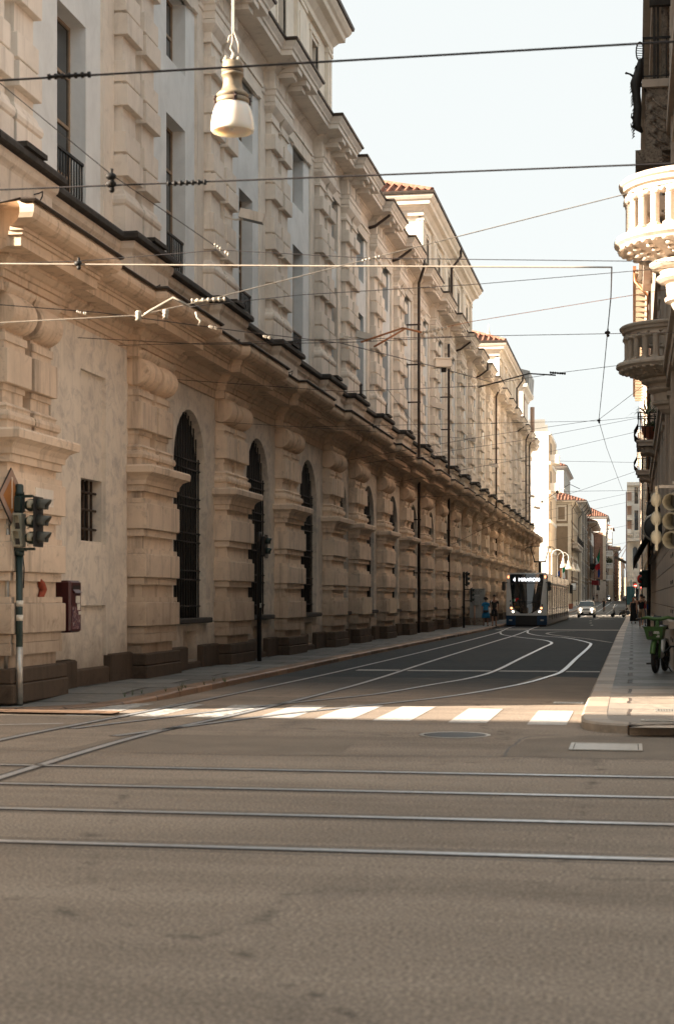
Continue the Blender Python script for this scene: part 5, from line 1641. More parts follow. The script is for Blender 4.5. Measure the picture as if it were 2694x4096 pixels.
# ================================================================ scooter and bicycles
def scooter(loc, rz, s):
    t = empty('motor_scooter', loc, rz, 'black scooter with a tall clear windshield and rear top box standing across the lane', 'scooter', None, s)
    Mx = rotM('X', PI / 2)
    for nm, x in (('front_wheel', -.62), ('rear_wheel', .62)):
        o = MB().lathe([(.12, -.05), (.21, -.05), (.235, 0), (.21, .05), (.12, .05)], 20, (x, 0, .235), Mx).build(nm, M['rubber'], t)
        MB().lathe([(.001, -.04), (.12, -.045), (.12, .045), (.001, .04)], 14, (x, 0, .235), Mx).build('rim', M['steel'], o)
    b = MB()
    b.rings([[(x + dx, yy, zz) for dx, yy, zz in ((0, -hw, z0), (0, hw, z0), (0, hw * .9, z1), (0, -hw * .9, z1))] for x, hw, z0, z1 in ((.05, .12, .26, .34), (.2, .17, .26, .62), (.45, .20, .30, .76), (.7, .17, .40, .74), (.88, .08, .50, .66))], True, True)
    b.rings([[(x, -hw, z0), (x, hw, z0), (x, hw, z1), (x, -hw, z1)] for x, hw, z0, z1 in ((-.38, .17, .24, .31), (.1, .15, .24, .30))])
    b.rings([[(x - .05, -hw, z), (x - .05, hw, z), (x + .05, hw * .8, z), (x + .05, -hw * .8, z)] for x, hw, z in ((-.36, .17, .26), (-.42, .20, .55), (-.50, .19, .85), (-.53, .10, .98))], True, True)
    b.build('body', M['black'], t)
    MB().rings([[(x, -hw, z0), (x, hw, z0), (x, hw * .85, z1), (x, -hw * .85, z1)] for x, hw, z0, z1 in ((-.80, .04, .36, .40), (-.62, .09, .34, .52), (-.45, .06, .34, .5))], True, True).build('mudguard', M['black'], t)
    MB().tube([(-.62, 0, .24), (-.55, 0, .7), (-.50, 0, 1.02)], .04, 8).build('fork', M['black'], t)
    m = MB().tube([(-.48, -.34, 1.06), (-.52, -.1, 1.02), (-.52, .1, 1.02), (-.48, .34, 1.06)], .028, 8).ball((-.56, 0, 1.0), .11, 12)
    m.build('handlebar', M['black'], t)
    for sy in (-.3, .3):
        MB().tube([(-.5, sy, 1.06), (-.46, sy * 1.4, 1.2)], .01, 5).ball((-.46, sy * 1.4, 1.22), .06, 8, (.3, 1, .7)).build('mirror', M['black'], t)
    MB().rings([[(x, -hw, z0), (x, hw, z0), (x, hw * .8, z1), (x, -hw * .8, z1)] for x, hw, z0, z1 in ((.10, .11, .72, .77), (.3, .15, .72, .80), (.6, .15, .74, .84), (.80, .11, .75, .82))], True, True).build('seat', M['seat'], t)
    m = MB(); vs = []
    for i in range(6):
        z = 1.0 + .52 * i / 5; x = -.62 + .22 * i / 5
        for j in range(5):
            y = -.2 + .1 * j; vs.append((x + .25 * y * y * 4, y, z))
    m.add(vs, [(5 * i + j, 5 * i + j + 1, 5 * i + j + 6, 5 * i + j + 5) for i in range(5) for j in range(4)], True)
    k = NT('clear_plastic', .05); k.color((.9, .9, .88)); k.b.inputs['Alpha'].default_value = .55
    m.build('windshield', k.mat, t)
    MB().ball((.98, 0, .98), .19, 14, (1, 1, .85)).build('top_box', M['black'], t)
    MB().tube([(.8, 0, .7), (.95, 0, .82)], .03, 6).build('rack', M['steel'], t)
    MB().tube([(.12, -.1, .24), (.2, -.22, .02)], .02, 6).build('stand', M['steel'], t)
    MB().tube([(.3, -.14, .28), (.7, -.16, .3), (.95, -.16, .34)], [.05, .06, .05], 8).build('exhaust', M['steel'], t)
scooter(gat(2470, 168), R(8), .90)

def torus(mb, c, R_, r, M3, n=28, k=8):
    rs = []
    for i in range(n):
        a = 2 * PI * i / n
        rs.append([tuple(Vector(c) + M3 @ Vector(((R_ + r * math.cos(2 * PI * j / k)) * math.cos(a), (R_ + r * math.cos(2 * PI * j / k)) * math.sin(a), r * math.sin(2 * PI * j / k)))) for j in range(k)])
    mb.rings(rs, False, True, closed=True)
def bicycle(label, loc, rz, s, frame, kind='bicycle'):
    """forward is -y"""
    t = empty('bicycle', loc, rz, label, 'bicycle', None, s)
    My = rotM('Y', PI / 2)
    for nm, y in (('front_wheel', -.52), ('rear_wheel', .52)):
        m = MB(); torus(m, (0, y, .34), .315, .026, My); o = m.build(nm, M['rubber'], t)
        m = MB()
        for i in range(14):
            a = 2 * PI * i / 14; m.tube([(0, y, .34), (0, y + .3 * math.cos(a), .34 + .3 * math.sin(a))], .003, 4)
        m.tube([(-.05, y, .34), (.05, y, .34)], .03, 8); m.build('spokes', M['steel'], o)
    m = MB()
    for a, b in (((0, -.52, .34), (0, -.36, .95)), ((0, -.40, .82), (0, .02, .30)), ((0, -.39, .88), (0, .22, .80)), ((0, .02, .30), (0, .26, .92)), ((0, .02, .30), (0, .52, .34)), ((0, .22, .80), (0, .52, .34))):
        m.tube([a, b], .022, 7)
    m.build('frame', frame, t)
    MB().tube([(-.28, -.30, 1.02), (-.12, -.38, 1.04), (.12, -.38, 1.04), (.28, -.30, 1.02)], .016, 6).build('handlebar', M['black'], t)
    MB().ball((0, .28, .94), .12, 10, (.7, 1.1, .35)).build('saddle', M['black'], t)
    MB().tube([(-.16, .0, .2), (-.07, .02, .3), (.07, .02, .3), (.16, .04, .4)], .018, 6).build('pedal', M['black'], t)
    return t
def share_bike(loc, rz):
    t = empty('shared_bicycle', loc, rz, 'green hire bicycle with a front basket parked by the house wall', 'bicycle')
    My = rotM('Y', PI / 2)
    for nm, y in (('front_wheel', -.55), ('rear_wheel', .55)):
        m = MB(); torus(m, (0, y, .33), .285, .045, My, 36, 10); o = m.build(nm, M['rubber'], t)
        m = MB(); torus(m, (0, y, .33), .235, .02, My, 30, 6); m.build('rim', M['black'], o)
        m = MB()
        for i in range(12):
            a = 2 * PI * i / 12; m.tube([(0, y, .33), (0, y + .24 * math.cos(a), .33 + .24 * math.sin(a))], .004, 4)
        m.tube([(-.06, y, .33), (.06, y, .33)], .05, 10); m.build('hub', M['black'], o)
    m = MB()
    for s in (-1, 1): m.tube([(s * .075, -.55, .33), (s * .075, -.46, .66), (s * .05, -.43, .76)], .026, 8)
    m.tube([(0, -.43, .70), (0, -.36, 1.0), (0, -.335, 1.12)], [.045, .04, .035], 10)
    m.build('fork', M['bike_green'], t)
    m = MB().tube([(0, -.42, .72), (0, -.2, .42), (0, .08, .36), (0, .30, .55), (0, .38, .80)], [.06, .07, .07, .05, .04], 10).tube([(0, .08, .34), (0, .55, .33)], .035, 8)
    m.build('frame', M['bike_white'], t)
    m = MB()
    arc = lambda y, a0, a1, n=12, r=.37: [(0, y + r * math.cos(a0 + (a1 - a0) * i / n), .33 + r * math.sin(a0 + (a1 - a0) * i / n)) for i in range(n + 1)]
    pts = arc(.55, R(-20), R(150)); rs = [[(-.05, p[1], p[2] - .01), (-.055, p[1], p[2]), (0, p[1] + .0, p[2] + .02), (.055, p[1], p[2]), (.05, p[1], p[2] - .01)] for p in pts]
    m.rings(rs, True, True); m.build('rear_mudguard', M['bike_white'], t)
    m = MB()
    pts = arc(-.55, R(40), R(165)); rs = [[(-.05, p[1], p[2] - .01), (-.055, p[1], p[2]), (0, p[1], p[2] + .02), (.055, p[1], p[2]), (.05, p[1], p[2] - .01)] for p in pts]
    m.rings(rs, True, True); m.build('front_mudguard', M['bike_green'], t)
    m = MB().tube([(-.34, -.27, 1.13), (-.22, -.31, 1.16), (-.08, -.345, 1.13), (.08, -.345, 1.13), (.22, -.31, 1.16), (.34, -.27, 1.13)], [.03, .034, .045, .045, .034, .03], 10)
    h = m.build('handlebar', M['bike_green'], t)
    m = MB()
    for s in (-1, 1): m.tube([(s * .33, -.275, 1.13), (s * .47, -.22, 1.11)], .028, 10).tube([(s * .30, -.31, 1.12), (s * .42, -.30, 1.09)], .01, 6)
    m.rbox(-.09, .09, -.37, -.30, 1.15, 1.19, .015); m.build('grip', M['black'], h)
    b = MB()
    def rg(z, hw, y0, y1, i=0): return [(-hw + i, y0 + i, z), (hw - i, y0 + i, z), (hw - i, y1 - i, z), (-hw + i, y1 - i, z)]
    b.rings([rg(.70, .13, -.70, -.48), rg(.72, .15, -.73, -.46), rg(.94, .20, -.80, -.44), rg(.97, .215, -.815, -.43), rg(.97, .195, -.795, -.45), rg(.74, .13, -.71, -.48)])
    k = b.build('basket', M['bike_green'], t)
    m = MB()
    for z, x, w in ((.86, .06, .05), (.835, .06, .06), (.79, .10, .02), (.76, .09, .03)): m.box(x - w, x + w, -.80, -.742, z, z + .014)
    m.build('basket_print', M['sign_white'], k)
    MB().box(-.10, -.02, -.797, -.742, .78, .88).build('basket_logo', M['black'], k)
    MB().rings([[(-hw, y, z0), (hw, y, z0), (hw * .8, y, z1), (-hw * .8, y, z1)] for y, hw, z0, z1 in ((.18, .04, .90, .93), (.3, .08, .90, .97), (.48, .12, .90, .99), (.56, .08, .93, .97))], True, True).build('saddle', M['black'], t)
    MB().tube([(0, .36, .74), (0, .38, .92)], .022, 8).build('seat_post', M['black'], t)
    m = MB().tube([(-.20, .02, .18), (-.10, .05, .28), (.10, .11, .44), (.20, .14, .54)], .02, 8).box(-.29, -.18, -.03, .07, .165, .20).box(.18, .29, .09, .19, .525, .56); m.build('pedal', M['black'], t)
    MB().rbox(-.10, .10, .36, .62, .28, .46, .05).build('battery_case', M['black'], t)
    MB().tube([(.02, .12, .3), (.20, .2, .01)], .014, 6).build('kick_stand', M['black'], t)
    m = MB().tube([(-.06, .84, .36), (-.075, .70, .10)], .022, 6).box(-.09, -.05, .68, .74, .12, .44); m.build('reflector_stay', M['bike_white'], t)
    return t
share_bike((.56, 34.95, .12), R(-11))

# ================================================================ people
def skin_mesh(name, pts, edges, rad, root, mat, par, sub=1):
    me = bpy.data.meshes.new(name)
    me.from_pydata([Vector(p) for p in pts], edges, [])
    o = bpy.data.objects.new(name, me); col.objects.link(o)
    md = o.modifiers.new('skin', 'SKIN'); md.use_smooth_shade = True; md.branch_smoothing = .6
    sv = me.skin_vertices[0].data
    for i, r in enumerate(rad):
        sv[i].radius = r if isinstance(r, tuple) else (r, r)
        sv[i].use_root = (i == root)
    ms = o.modifiers.new('subd', 'SUBSURF'); ms.levels = sub; ms.render_levels = sub
    dg = bpy.context.evaluated_depsgraph_get()
    ev = bpy.data.meshes.new_from_object(o.evaluated_get(dg))
    ev.name = name
    bpy.data.objects.remove(o); bpy.data.meshes.remove(me)
    ev.materials.clear(); ev.materials.append(mat)
    for p in ev.polygons: p.use_smooth = True; p.material_index = 0
    r = bpy.data.objects.new(name, ev); col.objects.link(r); r.parent = par
    return r
def person(label, loc, rz, h, top='tee', bottom='shorts', mt='cloth_white', mbm='cloth_black', hair='short', sk='skin', lleg=0, rleg=0, lknee=0, rknee=0, larm=(0, .15), rarm=(0, .15), sit=False, fingers=False, group=None, glasses=False, shoe='black', lean=0., mh='hair'):
    """figure facing -y; leg and arm swings forward positive (radians); arm = (swing, elbow bend)"""
    s = h / 1.75
    t = empty('person', loc, rz, label, 'person', group, s)
    P_ = {}
    V3 = Vector
    z0 = .93
    P_['pel'] = V3((0, 0, z0)); P_['wst'] = V3((0, -.02 * lean, 1.10)); P_['chs'] = V3((0, -.12 * lean, 1.32)); P_['nck'] = V3((0, -.2 * lean, 1.49))
    P_['hb'] = V3((0, -.2 * lean - .015, 1.565)); P_['hd'] = V3((0, -.2 * lean - .02, 1.65)); P_['ht'] = V3((0, -.2 * lean - .005, 1.735))
    for sd, sx, leg, kn, arm in (('L', 1, lleg, lknee, larm), ('R', -1, rleg, rknee, rarm)):
        hip = V3((sx * .095, 0, .90)); P_['hip' + sd] = hip
        d1 = V3((sx * .02, -math.sin(leg), -math.cos(leg))) * .43
        kne = hip + d1; P_['kne' + sd] = kne
        a2 = leg - kn
        ank = kne + V3((0, -math.sin(a2), -math.cos(a2))) * .42; P_['ank' + sd] = ank
        P_['hel' + sd] = ank + V3((0, .03, -.035)); P_['toe' + sd] = ank + V3((sx * .02, -.17, -.045 - (.03 if a2 < -.15 else 0)))
        sh = V3((sx * .185, P_['chs'].y - .0 - .06 * lean, 1.415)); P_['sho' + sd] = sh
        a, e = arm
        el = sh + V3((sx * .055, -math.sin(a) * .29, -math.cos(a) * .29)); P_['elb' + sd] = el
        b_ = a + e
        wr = el + V3((-sx * .01, -math.sin(b_) * .25, -math.cos(b_) * .25)); P_['wri' + sd] = wr
        hd = V3((-sx * .005, -math.sin(b_ + .15), -math.cos(b_ + .15)))
        P_['pal' + sd] = wr + hd * .075
        side = V3((0, math.cos(b_), -math.sin(b_)))
        for i, (off, ln) in enumerate(((-.030, .075), (-.010, .085), (.011, .08), (.030, .062))):
            base = P_['pal' + sd] + side * off + hd * .01
            P_['f%d%s' % (i, sd)] = base + hd * ln * .55
            P_['g%d%s' % (i, sd)] = base + hd * ln + V3((-sx * .02, 0, 0))
        P_['th' + sd] = wr + hd * .05 - side * .05 + V3((-sx * .01, 0, 0)); P_['tt' + sd] = P_['th' + sd] + hd * .045 - side * .012
    low = min(P_['hel' + sd_].z for sd_ in 'LR') if not sit else .0
    low = min(low, min(P_['toe' + sd_].z for sd_ in 'LR')) - .02 if not sit else 0
    for k_ in P_: P_[k_] = P_[k_] - V3((0, 0, low))
    names = ['pel', 'wst', 'chs', 'nck', 'hb', 'hd', 'ht']
    rad = {'pel': (.125, .10), 'wst': (.115, .085), 'chs': (.145, .10), 'nck': .052, 'hb': (.058, .07), 'hd': (.075, .092), 'ht': (.055, .065)}
    E_ = [('pel', 'wst'), ('wst', 'chs'), ('chs', 'nck'), ('nck', 'hb'), ('hb', 'hd'), ('hd', 'ht')]
    for sd in 'LR':
        for n_, r_ in (('hip', .082), ('kne', .052), ('ank', .036), ('toe', .03), ('sho', .052), ('elb', .038), ('wri', .026), ('pal', (.034, .018))): names.append(n_ + sd); rad[n_ + sd] = r_
        E_ += [('pel', 'hip' + sd), ('hip' + sd, 'kne' + sd), ('kne' + sd, 'ank' + sd), ('ank' + sd, 'toe' + sd), ('chs', 'sho' + sd), ('sho' + sd, 'elb' + sd), ('elb' + sd, 'wri' + sd), ('wri' + sd, 'pal' + sd)]
        if fingers:
            for i in range(4):
                for q in 'fg': names.append('%s%d%s' % (q, i, sd)); rad['%s%d%s' % (q, i, sd)] = .0085 if q == 'f' else .0075
                E_ += [('pal' + sd, 'f%d%s' % (i, sd)), ('f%d%s' % (i, sd), 'g%d%s' % (i, sd))]
            names += ['th' + sd, 'tt' + sd]; rad['th' + sd] = .011; rad['tt' + sd] = .009
            E_ += [('wri' + sd, 'th' + sd), ('th' + sd, 'tt' + sd)]
    ix = {n_: i for i, n_ in enumerate(names)}
    body = skin_mesh('body', [P_[n_] for n_ in names], [(ix[a], ix[b]) for a, b in E_], [rad[n_] for n_ in names], 0, M[sk], t, 2)
    def garment(name, nm_, ed, rr, mat, sub=1):
        jx = {n_: i for i, n_ in enumerate(nm_)}
        return skin_mesh(name, [P_[n_] for n_ in nm_], [(jx[a], jx[b]) for a, b in ed], rr, 0, M[mat], t, sub)
    P_['hem'] = P_['pel'] + V3((0, 0, -.03)); P_['col'] = P_['nck'] + V3((0, 0, -.045))
    for sd, sx in (('L', 1), ('R', -1)):
        P_['slv' + sd] = P_['sho' + sd].lerp(P_['elb' + sd], .72); P_['cap' + sd] = P_['sho' + sd].lerp(P_['elb' + sd], .12)
        P_['cuf' + sd] = P_['kne' + sd].lerp(P_['hip' + sd], .06); P_['hm' + sd] = P_['ank' + sd].lerp(P_['kne' + sd], .08)
    if top in ('tee', 'vest'):
        sl = 'slv' if top == 'tee' else 'cap'
        garment('shirt', ['hem', 'wst', 'chs', 'col', 'shoL', sl + 'L', 'shoR', sl + 'R'], [('hem', 'wst'), ('wst', 'chs'), ('chs', 'col'), ('chs', 'shoL'), ('shoL', sl + 'L'), ('chs', 'shoR'), ('shoR', sl + 'R')],
                [(.155, .125), (.15, .115), (.165, .12), (.07, .07), .068, .062, .068, .062], mt)
    if bottom in ('shorts', 'trousers'):
        e_ = 'cuf' if bottom == 'shorts' else 'hm'
        garment(bottom, ['pel', 'wst', 'hipL', 'kneL' if e_ == 'hm' else 'cufL', 'hipR', 'kneR' if e_ == 'hm' else 'cufR'] + (['hmL', 'hmR'] if e_ == 'hm' else []),
                [('pel', 'wst'), ('pel', 'hipL'), ('hipL', 'kneL' if e_ == 'hm' else 'cufL'), ('pel', 'hipR'), ('hipR', 'kneR' if e_ == 'hm' else 'cufR')] + ([('kneL', 'hmL'), ('kneR', 'hmR')] if e_ == 'hm' else []),
                [(.145, .118), (.12, .09), .10, .082, .10, .082] + ([.07, .07] if e_ == 'hm' else []), mbm)
    if bottom in ('dress', 'longdress'):
        zt = P_['chs'].z + .06; zl = .50 if bottom == 'dress' else .16
        m = MB(); rs = []
        for z, a, b in ((zt, .165, .115), (P_['chs'].z - .08, .175, .13), (P_['wst'].z, .155, .12), (P_['pel'].z - .02, .20, .155), ((P_['pel'].z + zl) / 2, .23, .18), (zl, .26, .21)):
            rs.append([((a + (.012 * math.cos(7 * 2 * PI * k / 28) if z < .9 else 0)) * math.cos(2 * PI * k / 28), P_['wst'].y + (b + (.012 * math.sin(5 * 2 * PI * k / 28) if z < .9 else 0)) * math.sin(2 * PI * k / 28), z) for k in range(28)])
        m.rings(rs, True, True)
        m.build('dress', M[mt], t)
        if bottom == 'dress':
            garment('sleeves', ['chs', 'shoL', 'slvL', 'shoR', 'slvR'], [('chs', 'shoL'), ('shoL', 'slvL'), ('chs', 'shoR'), ('shoR', 'slvR')], [(.16, .115), .07, .06, .07, .06], mt)
        else:
            m = MB()
            for sx in (-.09, .09): m.tube([(sx, -.10, zt - .02), (sx, -.03, zt + .10), (sx, .08, zt + .06)], .014, 5)
            m.build('straps', M[mt], t)
    c = P_['hd']
    if hair == 'short':
        MB().ball((c.x, c.y + .018, c.z + .035), .098, 14, (.88, 1.03, .82)).build('hair', M[mh], t)
    elif hair == 'curly':
        m = MB()
        for i in range(40):
            a = rnd.uniform(0, 6.28); u = rnd.uniform(-.2, 1)
            r_ = .115 * math.sqrt(max(.05, 1 - u * u * .8))
            q = V3((r_ * math.cos(a), r_ * math.sin(a) + .025, u * .10 + .03))
            if q.y < -.055 and q.z < .05: continue
            m.ball(c + q, rnd.uniform(.028, .045), 6)
        m.ball((c.x, c.y + .02, c.z + .03), .105, 12); m.build('hair', M[mh], t)
    elif hair == 'long':
        m = MB().ball((c.x, c.y + .02, c.z + .03), .102, 14, (.9, 1.02, .9)).tube([(c.x, c.y + .07, c.z + .05), (c.x, c.y + .085, c.z - .08), (c.x, c.y + .075, c.z - .2)], [.07, .075, .03], 10)
        m.build('hair', M[mh], t)
    # face: nose, eyes, mouth, ears
    m = MB().ball((c.x, c.y - .098, c.z - .012), .016, 6, (.8, 1, 1.3))
    for sx in (-1, 1): m.ball((c.x + sx * .082, c.y + .0, c.z - .01), .024, 8, (.4, .8, 1.2))
    m.build('ears_and_nose', M[sk], t)
    m = MB()
    for sx in (-1, 1): m.ball((c.x + sx * .033, c.y - .082, c.z + .012), .012, 6, (1.2, .6, .8))
    m.ball((c.x, c.y - .082, c.z - .055), .018, 6, (1.5, .5, .4)); m.build('eyes_and_mouth', M['seat'], t)
    if glasses:
        m = MB()
        for sx in (-1, 1): m.ball((c.x + sx * .036, c.y - .09, c.z + .012), .028, 10, (1.1, .35, .85)).tube([(c.x + sx * .066, c.y - .08, c.z + .015), (c.x + sx * .085, c.y + .01, c.z + .01)], .005, 4)
        m.tube([(c.x - .02, c.y - .098, c.z + .02), (c.x + .02, c.y - .098, c.z + .02)], .005, 4); m.build('sunglasses', M['black'], t)
    for sd in 'LR':
        a, b = P_['hel' + sd], P_['toe' + sd]
        m = MB().tube([tuple(a + V3((0, .02, .0))), tuple(a.lerp(b, .4) + V3((0, 0, .004))), tuple(b + V3((0, -.03, 0)))], [.042, .046, .034], 10); m.build('shoe', M[shoe], t)
    return t, P_
def pat(px, d, dz=.118): return gat(px, d, dz)
# couple by the tram
t, q = person('person in a short blue dress with a waist bag walking beside the tram', pat(1941, 92.0), R(12), 1.58, 'none', 'dress', 'cloth_blue', 'cloth_blue', 'curly', 'skin_dark', .12, -.18, .0, .25, (.1, .5), (.15, .3), fingers=True, glasses=True, shoe='seat')
MB().rbox(-.18, .14, -.27, -.15, .84, 1.0, .03).build('waist_bag', M['black'], t)
t, q = person('person in black shirt and long shorts with a white shoulder bag walking beside the tram', pat(1975, 91.0), R(8), 1.74, 'tee', 'shorts', 'cloth_black', 'cloth_black', 'short', 'skin_dark', -.1, .2, .2, .0, (0, .3), (.35, 1.6), fingers=True, glasses=True, shoe='seat')
MB().tube([(-.12, -.05, 1.47), (-.20, -.11, 1.33), (-.22, -.05, 1.1)], .018, 6).rbox(-.30, -.2, -.12, .14, .74, 1.05, .02).build('shoulder_bag', M['cloth_white'], t)
# pavement on the right
t, q = person('person in black sleeveless shirt and tan shorts walking away along the right pavement', pat(2563, 84.7), R(172), 1.79, 'vest', 'shorts', 'cloth_black', 'cloth_tan', 'short', 'skin', .30, -.30, .05, .45, (-.35, .35), (.3, .5), fingers=True, shoe='cloth_white')
text_mb('BULLDOGS', .075, Matrix(((-1, 0, 0, 0), (0, 0, 1, .128), (0, 1, 0, 1.38), (0, 0, 0, 1))), .004).build('shirt_lettering', m_plain('faded_print', (.26, .17, .09), .9), t)
t, q = person('person in a long black dress carrying a patterned bag, coming along the right pavement', pat(2531, 101), R(8), 1.58, 'none', 'longdress', 'cloth_black', 'cloth_black', 'long', 'skin', .1, -.12, 0, .1, (.1, .9), (.05, .25), fingers=True, shoe='seat', mh='pot')
MB().rings([[(-.37 - w_, -.10, z), (-.37 + w_, -.10, z), (-.37 + w_, .08, z), (-.37 - w_, .08, z)] for z, w_ in ((.58, .07), (.64, .11), (.80, .10), (.88, .06))], True, True).tube([(-.34, 0, .88), (-.28, 0, 1.05), (-.24, 0, 1.12)], .012, 5).build('patterned_bag', M['cloth_grey'], t)
person('person in a red top half hidden behind the one in tan shorts', pat(2572, 92), R(175), 1.66, 'tee', 'trousers', 'cloth_red', 'cloth_grey', 'short', 'skin', .2, -.2)
person('person with dark hair just behind the one in the long black dress', pat(2540, 112), R(5), 1.70, 'tee', 'trousers', 'cloth_grey', 'cloth_grey', 'short', 'skin', .1, -.1)
# cyclists
def cyclist(label, blabel, px, d, rz, mt, mbm, frame, h=1.72, sk='skin', dz=0):
    loc = gat(px, d, dz)
    bicycle(blabel, loc, rz, 1.0, frame)
    person(label, (loc[0] + .25 * math.sin(-rz) * 1, loc[1] + .25 * math.cos(rz), loc[2] + .10), rz, h, 'tee', 'shorts', mt, mbm, 'short', sk, .9, .35, 1.0, .3, (.75, .25), (.75, .25), lean=.7, shoe='black')
cyclist('person in a dark sleeveless top riding a bicycle behind the white boxy car', 'dark bicycle ridden up the middle of the street', 2413, 214, 0, 'cloth_black', 'cloth_black', M['black'], sk='skin')
cyclist('person in a grey top cycling beside the left kerb far up the street', 'bicycle with a lit lamp ridden beside the left kerb', 2372, 300, 0, 'cloth_grey', 'cloth_black', M['black'])
cyclist('person in black cycling far up the street near the white round sign', 'bicycle ridden far up the street near the white round sign', 2480, 430, 0, 'cloth_black', 'cloth_black', M['black'])
# distant walkers
for px, d, h, mt, mb_, lab in ((2321, 318, 1.78, 'cloth_white', 'cloth_black', 'person in a white shirt and black shorts on the left pavement by the cafe'),
                              (2335, 325, 1.72, 'cloth_red', 'cloth_tan', 'person in a dark red shirt and tan shorts on the left pavement'),
                              (2363, 345, 1.76, 'cloth_black', 'cloth_black', 'person all in black standing by the red awnings'),
                              (2385, 352, 1.7, 'cloth_black', 'cloth_tan', 'person in a black top and tan trousers past the red awnings'),
                              (2312, 300, 1.65, 'cloth_cream', 'cloth_blue', 'person in a cream top behind the no entry sign'),
                              (2459, 420, 1.7, 'cloth_cream', 'cloth_black', 'person in a cream top crossing far up the street by the blue car')):
    person(lab, gat(px, d, .118), R(rnd.uniform(-30, 30)) + (PI if rnd.random() < .3 else 0), h, 'tee', 'shorts' if mb_ != 'cloth_blue' else 'trousers', mt, mb_, 'short', 'skin', .15, -.2)
def seated(px, d, mt, lab):
    person(lab, gat(px, d, -.35), R(rnd.uniform(-60, 60)), 1.7, 'tee', 'trousers', mt, 'cloth_black', 'short', 'skin', 1.45, 1.4, 1.4, 1.4, (.5, .9), (.4, .9), sit=True)
seated(2290, 262, 'cloth_black', 'person in black seated at the cafe by the brown block'); seated(2299, 268, 'cloth_grey', 'person in grey seated at the cafe nearest the no entry sign')
for px, d in ((2290, 262.2), (2299, 268.2)):
    tt = empty('cafe_chair', gat(px, d, .118), 0, 'dark cafe chair under the person seated in ' + ('black' if px == 2290 else 'grey'), 'chair')
    MB().box(-.22, .22, -.22, .22, .40, .44).build('seat', M['black'], tt); MB().box(-.22, .22, .2, .24, .44, .85).build('backrest', M['black'], tt)
    for sx in (-.2, .2):
        for sy in (-.2, .2): MB().tube([(sx, sy, 0), (sx, sy, .4)], .015, 5).build('leg', M['black'], tt)
tt = empty('planter', gat(2276, 235, .11), 0, 'rusty square planter beside the tail of the tram', 'planter'); MB().rings([[(-w_, -w_, z), (w_, -w_, z), (w_, w_, z), (-w_, w_, z)] for z, w_ in ((0, .42), (.75, .5), (.75, .45), (.65, .44))]).build('box', M['pot'], tt)
# ================================================================ traffic signals
MX = Matrix(((0, 0, 1), (0, 1, 0), (-1, 0, 0)))     # lathe axis z -> +x
def visor_row(par, name, x, y, zs, r, L, mat, th=.012, tilt=0):
    for z in zs:
        m = MB(); n = 14; vs = []; rs = []
        for k in range(n + 1):
            a = R(-35) + R(250) * k / n
            rs.append([(x, y + r * math.cos(a), z + r * math.sin(a)), (x + L * (.62 + .38 * max(0, math.sin(a))), y + r * .92 * math.cos(a), z + r * .92 * math.sin(a) - .01),
                       (x + L * (.62 + .38 * max(0, math.sin(a))), y + (r * .92 - th) * math.cos(a), z + (r * .92 - th) * math.sin(a) - .01), (x, y + (r - th) * math.cos(a), z + (r - th) * math.sin(a))])
        m.rings(rs, True, True); m.build(name, mat, par)
# left corner signal
t = empty('traffic_signal', (-9.26, 23.72, .035), label='green traffic signal with pedestrian box coloured as sunlit on a weathered pole at the palace corner', cat='traffic light')
MB().tube([(0, 0, 0), (0, 0, 2.4)], .053, 14).build('pole', M['green_metal'], t)
MB().tube([(0, 0, .02), (0, 0, .9)], .055, 14).build('worn_sleeve', M['steel'], t)
MB().tube([(0, 0, 2.30), (0, 0, 2.37)], .075, 14).box(-.09, .10, -.07, .07, 2.37, 2.42).build('clamp', M['green_metal'], t)
MB().lathe([(.06, 3.22), (.078, 3.23), (.078, 3.27), (.064, 3.285), (.064, 3.37), (.05, 3.395), (.001, 3.40)], 16).build('pole_cap', M['green_metal'], t)
MB().rbox(-.09, .065, -.09, .09, 2.955, 3.22, .025).build('upper_housing', M['green_metal'], t)
q = MB().rbox(-.10, .07, -.11, .10, 2.43, 2.95, .012).build('pedestrian_box', M['pale_metal'], t)  # pale colour of box and hoods stands for sun on them
for z in (2.45, 2.69):
    m = MB(); m.add([(-.03, -.117, z), (.06, -.117, z), (.06, -.117, z + .22), (-.03, -.117, z + .22), (-.03, -.21, z + .22), (.06, -.21, z + .22)], [(0, 3, 4), (1, 5, 2), (3, 2, 5, 4), (0, 1, 2, 3)]); m.build('pedestrian_hood', M['pale_metal'], q)
    MB().box(-.02, .055, -.121, -.115, z + .015, z + .11).build('lamp_face', M['black'], q)
MB().rbox(.295, .312, -.20, .20, 2.43, 3.20, .004).build('backboard', M['black'], t)
for z in (2.57, 2.82, 3.07):
    MB().lathe([(.001, 0), (.06, .01), (.098, .07), (.10, .19), (.10, .20)], 18, (.095, 0, z), Matrix(((0, 0, 1), (0, 1, 0), (-1, 0, 0)))).build('lamp_housing', M['green_metal'], t)
    MB().lathe([(.001, .002), (.085, .0), (.09, -.012)], 18, (.325, 0, z), Matrix(((0, 0, 1), (0, 1, 0), (-1, 0, 0)))).build('lens', M['tram_black'], t)
visor_row(t, 'lamp_visor', .313, 0, (2.57, 2.82, 3.07), .105, .20, M['visor'])
visor_row(t, 'sunlit_hood_inside', .19, -.10, (2.57, 2.82, 3.07), .085, .11, M['pale_metal'])  # pale crescents painted in for sunlit insides of the hoods
MB().box(.06, .22, -.03, .03, 3.19, 3.23).box(.06, .25, -.03, .03, 2.38, 2.42).build('bracket', M['green_metal'], t)
for z in (2.44, 2.70): MB().tube([(.19, -.13, z), (.19, -.13, z + .05)], .012, 8).build('hinge', M['pale_metal'], t)
